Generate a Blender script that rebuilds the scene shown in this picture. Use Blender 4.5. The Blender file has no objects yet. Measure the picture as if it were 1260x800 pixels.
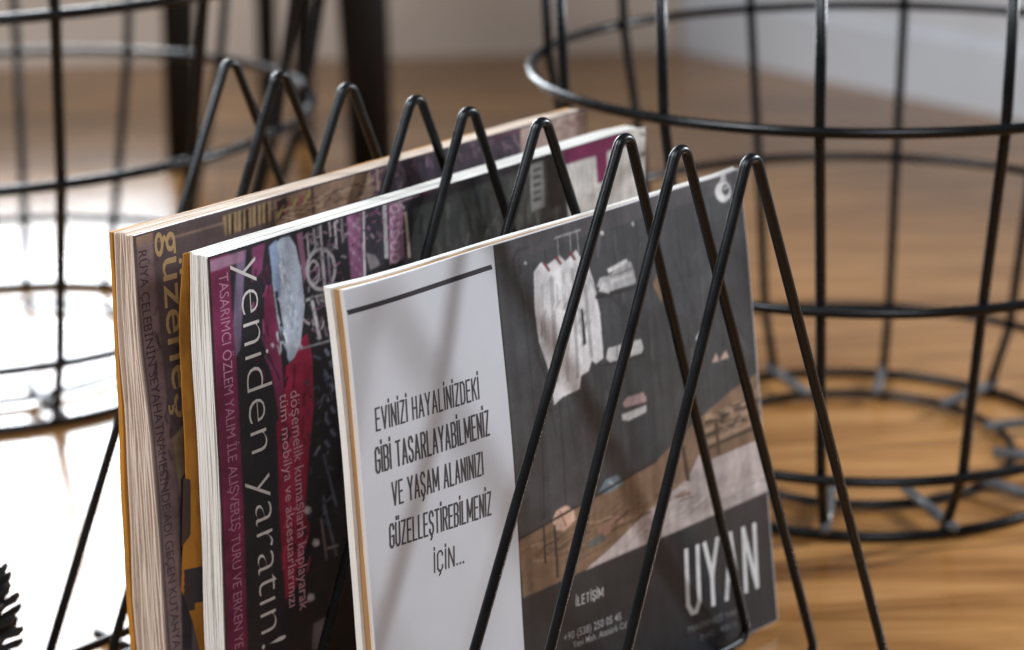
import bpy, bmesh, math, random
from mathutils import Vector, Matrix

random.seed(11)
SC = bpy.context.scene
COL = SC.collection

# ------------------------------------------------------------------ camera
AZ = math.radians(43.3696)                       # direction the magazines run in
PITCH, ROLL = math.radians(17.777), math.radians(-1.498)
cam_data = bpy.data.cameras.new('camera')
cam = bpy.data.objects.new('camera', cam_data)
COL.objects.link(cam)
cam_data.sensor_width = 36.0
cam_data.lens = 2627.8 / 1260 * 36.0
cam_data.clip_start, cam_data.clip_end = 0.05, 60
cam.matrix_world = Matrix.Translation((0, 0, 0.53)) @ Matrix.Rotation(math.pi/2 - PITCH, 4, 'X') @ Matrix.Rotation(ROLL, 4, 'Z')
cam_data.dof.use_dof = True
cam_data.dof.focus_distance = 1.0
cam_data.dof.aperture_fstop = 4.8
cam_data.dof.aperture_blades = 7
SC.camera = cam

# ------------------------------------------------------------------ light of the room
world = bpy.data.worlds.new('World')
SC.world = world
world.use_nodes = True
bg = world.node_tree.nodes['Background']
bg.inputs['Color'].default_value = (0.80, 0.88, 1.0, 1)
bg.inputs['Strength'].default_value = 0.15

def area(name, loc, target, sx, sy, power, color, spread=180):
    d = bpy.data.lights.new(name, 'AREA')
    d.shape = 'RECTANGLE'; d.size = sx; d.size_y = sy
    d.energy = power; d.color = color; d.spread = math.radians(spread)
    o = bpy.data.objects.new(name, d); COL.objects.link(o)
    o.location = loc
    o.rotation_euler = (Vector(target) - Vector(loc)).to_track_quat('-Z', 'Y').to_euler()
    return o
# tall window in the far wall to the left, one on the left side, a narrow one to the right that throws the wire shadows, and an added soft fill lamp behind the camera
area('window_light_far', (-0.90, 2.82, 1.20), (-0.90, 0, 1.20), 0.9, 1.9, 64, (0.88, 0.94, 1.0), 84)
area('window_light_side', (-1.35, 0.45, 2.0), (0, 1.15, 0.1), 1.0, 1.0, 17, (0.88, 0.94, 1.0), 84)
area('window_light_right', (1.8, 1.62, 0.90), (0, 1.0, 0.14), 0.12, 0.28, 50, (0.90, 0.95, 1.0))
area('fill_light_behind', (0.35, -0.60, 1.9), (0.1, 1.1, 0.1), 0.8, 0.8, 25, (0.88, 0.94, 1.0))

SC.view_settings.view_transform = 'Standard'
SC.view_settings.look = 'None'
SC.view_settings.exposure = -0.16
SC.view_settings.gamma = 1.0
SC.view_settings.use_curve_mapping = False

# ------------------------------------------------------------------ helpers
def link(name, me, mat=None, parent=None, **props):
    o = bpy.data.objects.new(name, me); COL.objects.link(o)
    if mat is not None and me is not None: me.materials.append(mat)
    if parent is not None: o.parent = parent
    for k, v in props.items(): o[k] = v
    return o
def from_bm(name, bm, mat=None, parent=None, smooth=True, **props):
    me = bpy.data.meshes.new(name)
    bmesh.ops.recalc_face_normals(bm, faces=bm.faces)
    for f in bm.faces: f.smooth = smooth
    bm.to_mesh(me); bm.free()
    return link(name, me, mat, parent, **props)
def empty(name, loc, rz=0, **props):
    o = bpy.data.objects.new(name, None); COL.objects.link(o)
    o.empty_display_size = 0.03
    o.location = loc; o.rotation_euler = (0, 0, rz)
    for k, v in props.items(): o[k] = v
    return o

def tube(bm, pts, r, seg=12, closed=False, caps=True):
    """a round wire through pts (parallel-transport frames)"""
    P = [Vector(p) for p in pts]; n = len(P)
    T = []
    for i in range(n):
        a = P[(i-1) % n] if (closed or i > 0) else P[0]
        b = P[(i+1) % n] if (closed or i < n-1) else P[-1]
        T.append((b - a).normalized())
    u = T[0].orthogonal().normalized()
    if closed: u = Vector((0, 0, 1)) if abs(T[0].z) < .5 else u
    rings = []
    for i in range(n):
        u = (u - T[i] * u.dot(T[i])).normalized(); w = T[i].cross(u)
        rad = r[i] if isinstance(r, (list, tuple)) else r
        rings.append([bm.verts.new(P[i] + (u*math.cos(2*math.pi*k/seg) + w*math.sin(2*math.pi*k/seg))*rad) for k in range(seg)])
    for i in range(n if closed else n-1):
        A, B = rings[i], rings[(i+1) % n]
        for k in range(seg):
            bm.faces.new((A[k], A[(k+1) % seg], B[(k+1) % seg], B[k]))
    if not closed and caps:
        bm.faces.new(rings[0][::-1]); bm.faces.new(rings[-1])

def fillet(pts, rads, n=7):
    """polyline with rounded corners; rads per inner corner"""
    P = [Vector(p) for p in pts]; out = [P[0]]
    for i in range(1, len(P)-1):
        r = rads[i-1]; a = (P[i-1]-P[i]).normalized(); b = (P[i+1]-P[i]).normalized()
        ang = a.angle(b); d = r / math.tan(ang/2)
        c = P[i] + (a+b).normalized() * (r / math.sin(ang/2))
        s = P[i] + a*d - c; e = P[i] + b*d - c
        tot = s.angle(e); ax = s.cross(e).normalized()
        for k in range(n+1):
            out.append(c + Matrix.Rotation(tot*k/n, 3, ax) @ s)
    out.append(P[-1]); return out

# ------------------------------------------------------------------ materials
def mat(name, base=(.5, .5, .5), rough=.5, spec=.5, metallic=0.0):
    m = bpy.data.materials.new(name); m.use_nodes = True
    b = m.node_tree.nodes['Principled BSDF']
    b.inputs['Base Color'].default_value = (*base, 1)
    b.inputs['Roughness'].default_value = rough
    b.inputs['Specular IOR Level'].default_value = spec
    b.inputs['Metallic'].default_value = metallic
    return m, m.node_tree, b
def ramp(nt, stops):
    n = nt.nodes.new('ShaderNodeValToRGB'); e = n.color_ramp.elements
    while len(e) < len(stops): e.new(0.5)
    for el, (p, c) in zip(e, stops): el.position = p; el.color = (*c, 1)
    return n
def noise(nt, vec, scale, detail=4, rough=.55):
    n = nt.nodes.new('ShaderNodeTexNoise'); n.inputs['Scale'].default_value = scale
    n.inputs['Detail'].default_value = detail; n.inputs['Roughness'].default_value = rough
    if vec is not None: nt.links.new(vec, n.inputs['Vector'])
    return n
def mapping(nt, scale=(1, 1, 1), rot=(0, 0, 0), loc=(0, 0, 0), src='Object'):
    t = nt.nodes.new('ShaderNodeTexCoord'); m = nt.nodes.new('ShaderNodeMapping')
    m.inputs['Scale'].default_value = scale; m.inputs['Rotation'].default_value = rot; m.inputs['Location'].default_value = loc
    nt.links.new(t.outputs[src], m.inputs['Vector']); return m.outputs['Vector']
def mix(nt, kind, fac, a, b):
    n = nt.nodes.new('ShaderNodeMix'); n.data_type = 'RGBA'; n.blend_type = kind
    for sock, v in ((n.inputs['Factor'], fac), (n.inputs['A'], a), (n.inputs['B'], b)):
        if hasattr(v, 'is_linked'): nt.links.new(v, sock)
        elif isinstance(v, tuple): sock.default_value = (*v, 1)
        else: sock.default_value = v
    return n.outputs['Result']
def bump(nt, b, height, strength=.2, dist=.001):
    n = nt.nodes.new('ShaderNodeBump'); n.inputs['Strength'].default_value = strength; n.inputs['Distance'].default_value = dist
    nt.links.new(height, n.inputs['Height']); nt.links.new(n.outputs['Normal'], b.inputs['Normal'])

def wire_material(name, base, rough):
    m, nt, b = mat(name, base, rough, .32)
    v = mapping(nt)
    n2 = noise(nt, v, 60, 4)
    r = ramp(nt, [(.35, (rough-.06,)*3), (.7, (rough+.08,)*3)])
    nt.links.new(n2.outputs['Fac'], r.inputs['Fac']); nt.links.new(r.outputs['Color'], b.inputs['Roughness'])
    return m
M_WIRE = wire_material('black_lacquered_wire', (.004, .004, .0045), .30)
M_BASKET = wire_material('black_basket_wire', (.004, .004, .0045), .27)

M_STRUT = wire_material('glare_toned_strut', (.10, .10, .105), .30)  # paler than the basket wire: glare from above is put into the colour

def floor_material():
    m, nt, b = mat('oiled_oak_floor', (.4, .24, .13), .24, .30)
    L = nt.links
    rot = (0, 0, math.radians(-8))
    v = mapping(nt, (1, 1, 1), rot)
    # boards: 0.19 m wide, 1.6 m long
    br = nt.nodes.new('ShaderNodeTexBrick'); L.new(v, br.inputs['Vector'])
    br.inputs['Scale'].default_value = 1.0; br.inputs['Brick Width'].default_value = 1.7; br.inputs['Row Height'].default_value = .19
    br.inputs['Mortar Size'].default_value = .0012; br.inputs['Mortar Smooth'].default_value = .3
    br.inputs['Color1'].default_value = (.16, .16, .16, 1); br.inputs['Color2'].default_value = (.9, .9, .9, 1); br.inputs['Mortar'].default_value = (0, 0, 0, 1)
    vg = mapping(nt, (2.2, 26, 1), rot)
    wob = noise(nt, mapping(nt, (3, 5, 1), rot), 1.2, 3)
    g = nt.nodes.new('ShaderNodeTexNoise'); g.inputs['Scale'].default_value = 1.6; g.inputs['Detail'].default_value = 7; g.inputs['Roughness'].default_value = .62; g.inputs['Distortion'].default_value = .7
    L.new(vg, g.inputs['Vector'])
    fine = noise(nt, mapping(nt, (14, 420, 1), rot), 1.0, 3)
    c = ramp(nt, [(.30, (.18, .076, .022)), (.44, (.33, .160, .053)), (.58, (.45, .236, .088)), (.76, (.53, .31, .135))])
    L.new(g.outputs['Fac'], c.inputs['Fac'])
    cw = ramp(nt, [(.3, (.66, .60, .55)), (.68, (1.12, 1.09, 1.05))]); L.new(wob.outputs['Fac'], cw.inputs['Fac'])
    col = mix(nt, 'MULTIPLY', .75, c.outputs['Color'], cw.outputs['Color'])
    bt = ramp(nt, [(.0, (.25, .20, .17)), (.12, (.74, .71, .68)), (.9, (1.12, 1.09, 1.04))]); L.new(br.outputs['Color'], bt.inputs['Fac'])
    col = mix(nt, 'MULTIPLY', .9, col, bt.outputs['Color'])
    cf = ramp(nt, [(.35, (.86, .83, .80)), (.6, (1, 1, 1))]); L.new(fine.outputs['Fac'], cf.inputs['Fac'])
    col = mix(nt, 'MULTIPLY', .6, col, cf.outputs['Color'])
    L.new(col, b.inputs['Base Color'])
    rr = ramp(nt, [(.3, (.15,)*3), (.75, (.24,)*3)]); L.new(wob.outputs['Fac'], rr.inputs['Fac']); L.new(rr.outputs['Color'], b.inputs['Roughness'])
    h = mix(nt, 'MULTIPLY', 1.0, bt.outputs['Color'], cf.outputs['Color'])
    bump(nt, b, h, .12, .0006)
    return m
M_FLOOR = floor_material()

def plaster(name, base):
    m, nt, b = mat(name, base, .75, .3)
    v = mapping(nt); n = noise(nt, v, 6, 5)
    r = ramp(nt, [(.3, tuple(x*.9 for x in base)), (.7, base)]); nt.links.new(n.outputs['Fac'], r.inputs['Fac']); nt.links.new(r.outputs['Color'], b.inputs['Base Color'])
    n2 = noise(nt, v, 120, 3); bump(nt, b, n2.outputs['Fac'], .15, .001)
    return m
M_WALL = plaster('painted_plaster', (.84, .82, .82))
M_SKIRT = plaster('painted_skirting', (.86, .87, .90))
M_SKIRT2 = plaster('shade_toned_skirting', (.78, .64, .53))  # same board along the back wall, its shade put into the base colour

def darkwood():
    m, nt, b = mat('dark_stained_wood', (.03, .022, .018), .5, .2)
    n = noise(nt, mapping(nt, (30, 30, 3)), 2, 5)
    r = ramp(nt, [(.3, (.004, .0035, .003)), (.7, (.010, .008, .007))]); nt.links.new(n.outputs['Fac'], r.inputs['Fac']); nt.links.new(r.outputs['Color'], b.inputs['Base Color'])
    return m
M_DARKWOOD = darkwood()

def paper(name, base, streak=.12, rough=.7, dirs=(1, 1, 1)):
    """edges of many leaves: fine streaks across the thickness"""
    m, nt, b = mat(name, base, rough, .25)
    v = mapping(nt, dirs)
    n = noise(nt, v, 1.0, 3, .7)
    r = ramp(nt, [(.35, tuple(x*(1-streak*2.2) for x in base)), (.5, base), (.7, tuple(min(1, x*(1+streak*.4)) for x in base))])
    nt.links.new(n.outputs['Fac'], r.inputs['Fac'])
    n2 = noise(nt, mapping(nt), 35, 3)
    r2 = ramp(nt, [(.3, (.88, .86, .84)), (.65, (1, 1, 1))]); nt.links.new(n2.outputs['Fac'], r2.inputs['Fac'])
    nt.links.new(mix(nt, 'MULTIPLY', .6, r.outputs['Color'], r2.outputs['Color']), b.inputs['Base Color'])
    bump(nt, b, n.outputs['Fac'], .18, .0004)
    return m
EDGE = (.8, 2600, 1.6)
M_PAGES_WHITE = paper('white_page_edges', (.74, .72, .68), .07, dirs=EDGE)
M_PAGES_BEIGE = paper('yellowed_page_edges', (.70, .59, .50), .05, dirs=EDGE)
M_KRAFT = paper('brown_board', (.36, .20, .085), .10, dirs=(40, 300, 40))
M_DARKPAPER = paper('dark_inner_pages', (.055, .035, .038), .2, dirs=EDGE)
M_CREAM = paper('cream_cover_edge', (.66, .56, .46), .06, dirs=(30, 400, 30))
M_ORANGE = paper('orange_back_cover', (.44, .195, .030), .16, dirs=(60, 60, 18))

def cover(name, base, rough, spec, mottled=.10):
    m, nt, b = mat(name, base, rough, spec)
    n = noise(nt, mapping(nt), 45, 5)
    r = ramp(nt, [(.3, tuple(x*(1-mottled) for x in base)), (.7, tuple(x*(1+mottled*.4) for x in base))])
    nt.links.new(n.outputs['Fac'], r.inputs['Fac']); nt.links.new(r.outputs['Color'], b.inputs['Base Color'])
    n2 = noise(nt, mapping(nt), 14, 2); bump(nt, b, n2.outputs['Fac'], .12, .0015)
    return m
M_COVER_WHITE = cover('satin_white_cover', (.58, .60, .65), .36, .5, .03)
M_COVER_DARK = cover('satin_black_cover', (.020, .018, .022), .30, .5, .3)
M_COVER_PLUM = cover('worn_plum_cover', (.105, .078, .080), .40, .45, .3)

def ink(name, rough, spec):
    """printed ink: the colour of each printed patch is stored on its faces"""
    m, nt, b = mat(name, (.5, .5, .5), rough, spec)
    a = nt.nodes.new('ShaderNodeVertexColor'); a.layer_name = 'Col'
    v = mapping(nt)
    n = noise(nt, v, 160, 5, .65); r = ramp(nt, [(.28, (.62, .62, .62)), (.55, (1, 1, 1)), (.75, (1.14, 1.12, 1.10))])
    nt.links.new(n.outputs['Fac'], r.inputs['Fac'])
    nt.links.new(mix(nt, 'MULTIPLY', .55, a.outputs['Color'], r.outputs['Color']), b.inputs['Base Color'])
    n2 = noise(nt, v, 14, 2); bump(nt, b, n2.outputs['Fac'], .12, .0015)
    return m
M_INK_GLOSS = ink('glossy_printed_ink', .40, .55)
M_INK_SATIN = ink('satin_printed_ink', .34, .45)

# ------------------------------------------------------------------ the room that is in view
bm = bmesh.new()
n = 24
vs = [[bm.verts.new((-6 + 12*i/n, -3 + 6.4*j/n, 0)) for j in range(n+1)] for i in range(n+1)]
for i in range(n):
    for j in range(n): bm.faces.new((vs[i][j], vs[i+1][j], vs[i+1][j+1], vs[i][j+1]))
from_bm('floor', bm, M_FLOOR, kind='structure')

CORNER = Vector((0.235, 2.835, 0)); RDIR = (Vector((0.5685, 2.3748, 0)) - CORNER).normalized()
def wall(name, a, b, h, th, material, z0=-.02):
    a = Vector(a); b = Vector(b); d = (b-a).normalized(); nrm = Vector((-d.y, d.x, 0))
    bm = bmesh.new()
    q = [a, b, b+nrm*th, a+nrm*th]
    lo = [bm.verts.new((p.x, p.y, z0)) for p in q]; hi = [bm.verts.new((p.x, p.y, h)) for p in q]
    bm.faces.new(lo[::-1]); bm.faces.new(hi)
    for k in range(4): bm.faces.new((lo[k], lo[(k+1) % 4], hi[(k+1) % 4], hi[k]))
    return bm
SKT = .014
RN = Vector((-RDIR.y, RDIR.x, 0))
if RN.x < 0: RN = -RN
w = from_bm('wall_back', wall('w', (-4.0, 2.86, 0), (CORNER.x+.03, 2.86, 0), .235, .10, M_WALL), M_WALL, smooth=False, kind='structure')
bm = wall('s', (-4.0, 2.845, 0), (CORNER.x, 2.845, 0), .10, SKT-.001, M_SKIRT2, -.01)
bmesh.ops.bevel(bm, geom=[e for e in bm.edges if all(v.co.z > .05 for v in e.verts)], offset=.004, segments=2, affect='EDGES')
from_bm('skirting_board', bm, M_SKIRT2, w, smooth=False)
A = CORNER + RN*SKT; B = A + RDIR*2.2
w = from_bm('wall_right', wall('w', A, B, .42, .10, M_WALL), M_WALL, smooth=False, kind='structure')
A = CORNER + RDIR*.004; B = A + RDIR*2.2
bm = wall('s', A, B, .081, SKT-.001, M_SKIRT, -.01)
bmesh.ops.bevel(bm, geom=[e for e in bm.edges if all(v.co.z > .05 for v in e.verts)], offset=.005, segments=2, affect='EDGES')
from_bm('skirting_board', bm, M_SKIRT, w, smooth=False)

# stool with dark legs, far behind the left basket
st = empty('stool', (-.245, 2.30, 0), 0, label='dark wooden stool with splayed legs, blurred behind the left basket', category='stool')
feet = [(-.142, 2.182, .027, (-.150, 2.22)), (-.348, 2.2225, .018, (-.330, 2.25)), (-.229, 2.2278+.12, .013, (-.20, 2.33)), (-.275, 2.42, .012, (-.255, 2.38))]
for fx, fy, r, (tx, ty) in feet:
    bm = bmesh.new()
    tube(bm, [(fx+.245, fy-2.30, 0), (fx*.5+tx*.5+.245, fy*.5+ty*.5-2.30, .22), (tx+.245, ty-2.30, .44)], [r*.85, r, r*1.15], 16)
    from_bm('leg', bm, M_DARKWOOD, st)
bm = bmesh.new()
prof = [(0, .438), (.165, .438), (.175, .445), (.178, .455), (.172, .467), (.16, .47), (0, .474)]
rings = []
for r, z in prof:
    rings.append([bm.verts.new((r*math.cos(2*math.pi*k/32), r*math.sin(2*math.pi*k/32), z)) for k in range(32)] if r else [bm.verts.new((0, 0, z))])
for A_, B_ in zip(rings, rings[1:]):
    for k in range(32):
        a = A_[k % len(A_)]; b = A_[(k+1) % len(A_)]; c_ = B_[(k+1) % len(B_)]; d_ = B_[k % len(B_)]
        bm.faces.new([v for i, v in enumerate((a, b, c_, d_)) if v not in (a, b, c_, d_)[:i]])
from_bm('seat', bm, M_DARKWOOD, st)

# ------------------------------------------------------------------ wire baskets
def basket(loc, rings, inner, angles, wr, label, strut_step=1):
    root = empty('wire_basket', loc, 0, label=label, category='basket', group='black wire baskets on the floor')
    def rad(z):
        zs = [0]+[q[1] for q in rings]; rs = [rings[0][0]]+[q[0] for q in rings]
        for (r0, z0), (r1, z1) in zip(rings, rings[1:]):
            if z <= z1: return r0 + (r1-r0)*(z-z0)/(z1-z0)
        return rings[-1][0]
    for i, (r, z) in enumerate(rings):
        bm = bmesh.new()
        tube(bm, [(r*math.cos(2*math.pi*k/96), r*math.sin(2*math.pi*k/96), z) for k in range(96)], wr, 12, True)
        from_bm('foot_ring' if i == 0 else 'ring', bm, M_BASKET, root)
    for r in inner:
        bm = bmesh.new()
        tube(bm, [(r*math.cos(2*math.pi*k/72), r*math.sin(2*math.pi*k/72), wr*1.3) for k in range(72)], wr*.85, 12, True)
        from_bm('base_ring', bm, M_BASKET, root)
    for a in angles:
        t = math.radians(a); pts = []
        for (r, z) in rings: pts.append(((r-wr*1.7)*math.cos(t), (r-wr*1.7)*math.sin(t), z))
        bm = bmesh.new(); tube(bm, fillet(pts, [.03]*(len(pts)-2), 5), wr, 12)
        from_bm('upright', bm, M_BASKET, root)
    for a in angles[::strut_step]:
        t = math.radians(a); r0 = inner[0]-.012; r1 = rings[0][0]+.006
        bm = bmesh.new(); tube(bm, [(r0*math.cos(t-.03), r0*math.sin(t-.03), wr*3.0), (r1*math.cos(t+.01), r1*math.sin(t+.01), wr*2.6)], wr*1.05, 12)
        from_bm('base_strut', bm, M_STRUT, root)
    return root
basket((.2300, 1.3544, 0), [(.154, .0032), (.177, .0480), (.194, .1585), (.2135, .268), (.217, .38)], [.105],
       [-159, -132.3, -106, -77.5, -49, -20, 10, 41, 72.6, 103.7, 134.3, 165], .0032,
       'black wire basket on the bare wood floor right of the magazine rack')
basket((-.4105, 1.6086, 0), [(.186, .0034), (.214, .0560), (.262, .195), (.286, .311), (.292, .44)], [.127],
       [-63.5, -41, -18.5, 4, 26.5, 49, 71.5, 94, 116.5, 139, 161.5, -176, -153.5, -131, -108.5, -86], .0037,
       'larger black wire basket in the white window glare behind the rack at left', 4)

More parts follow.
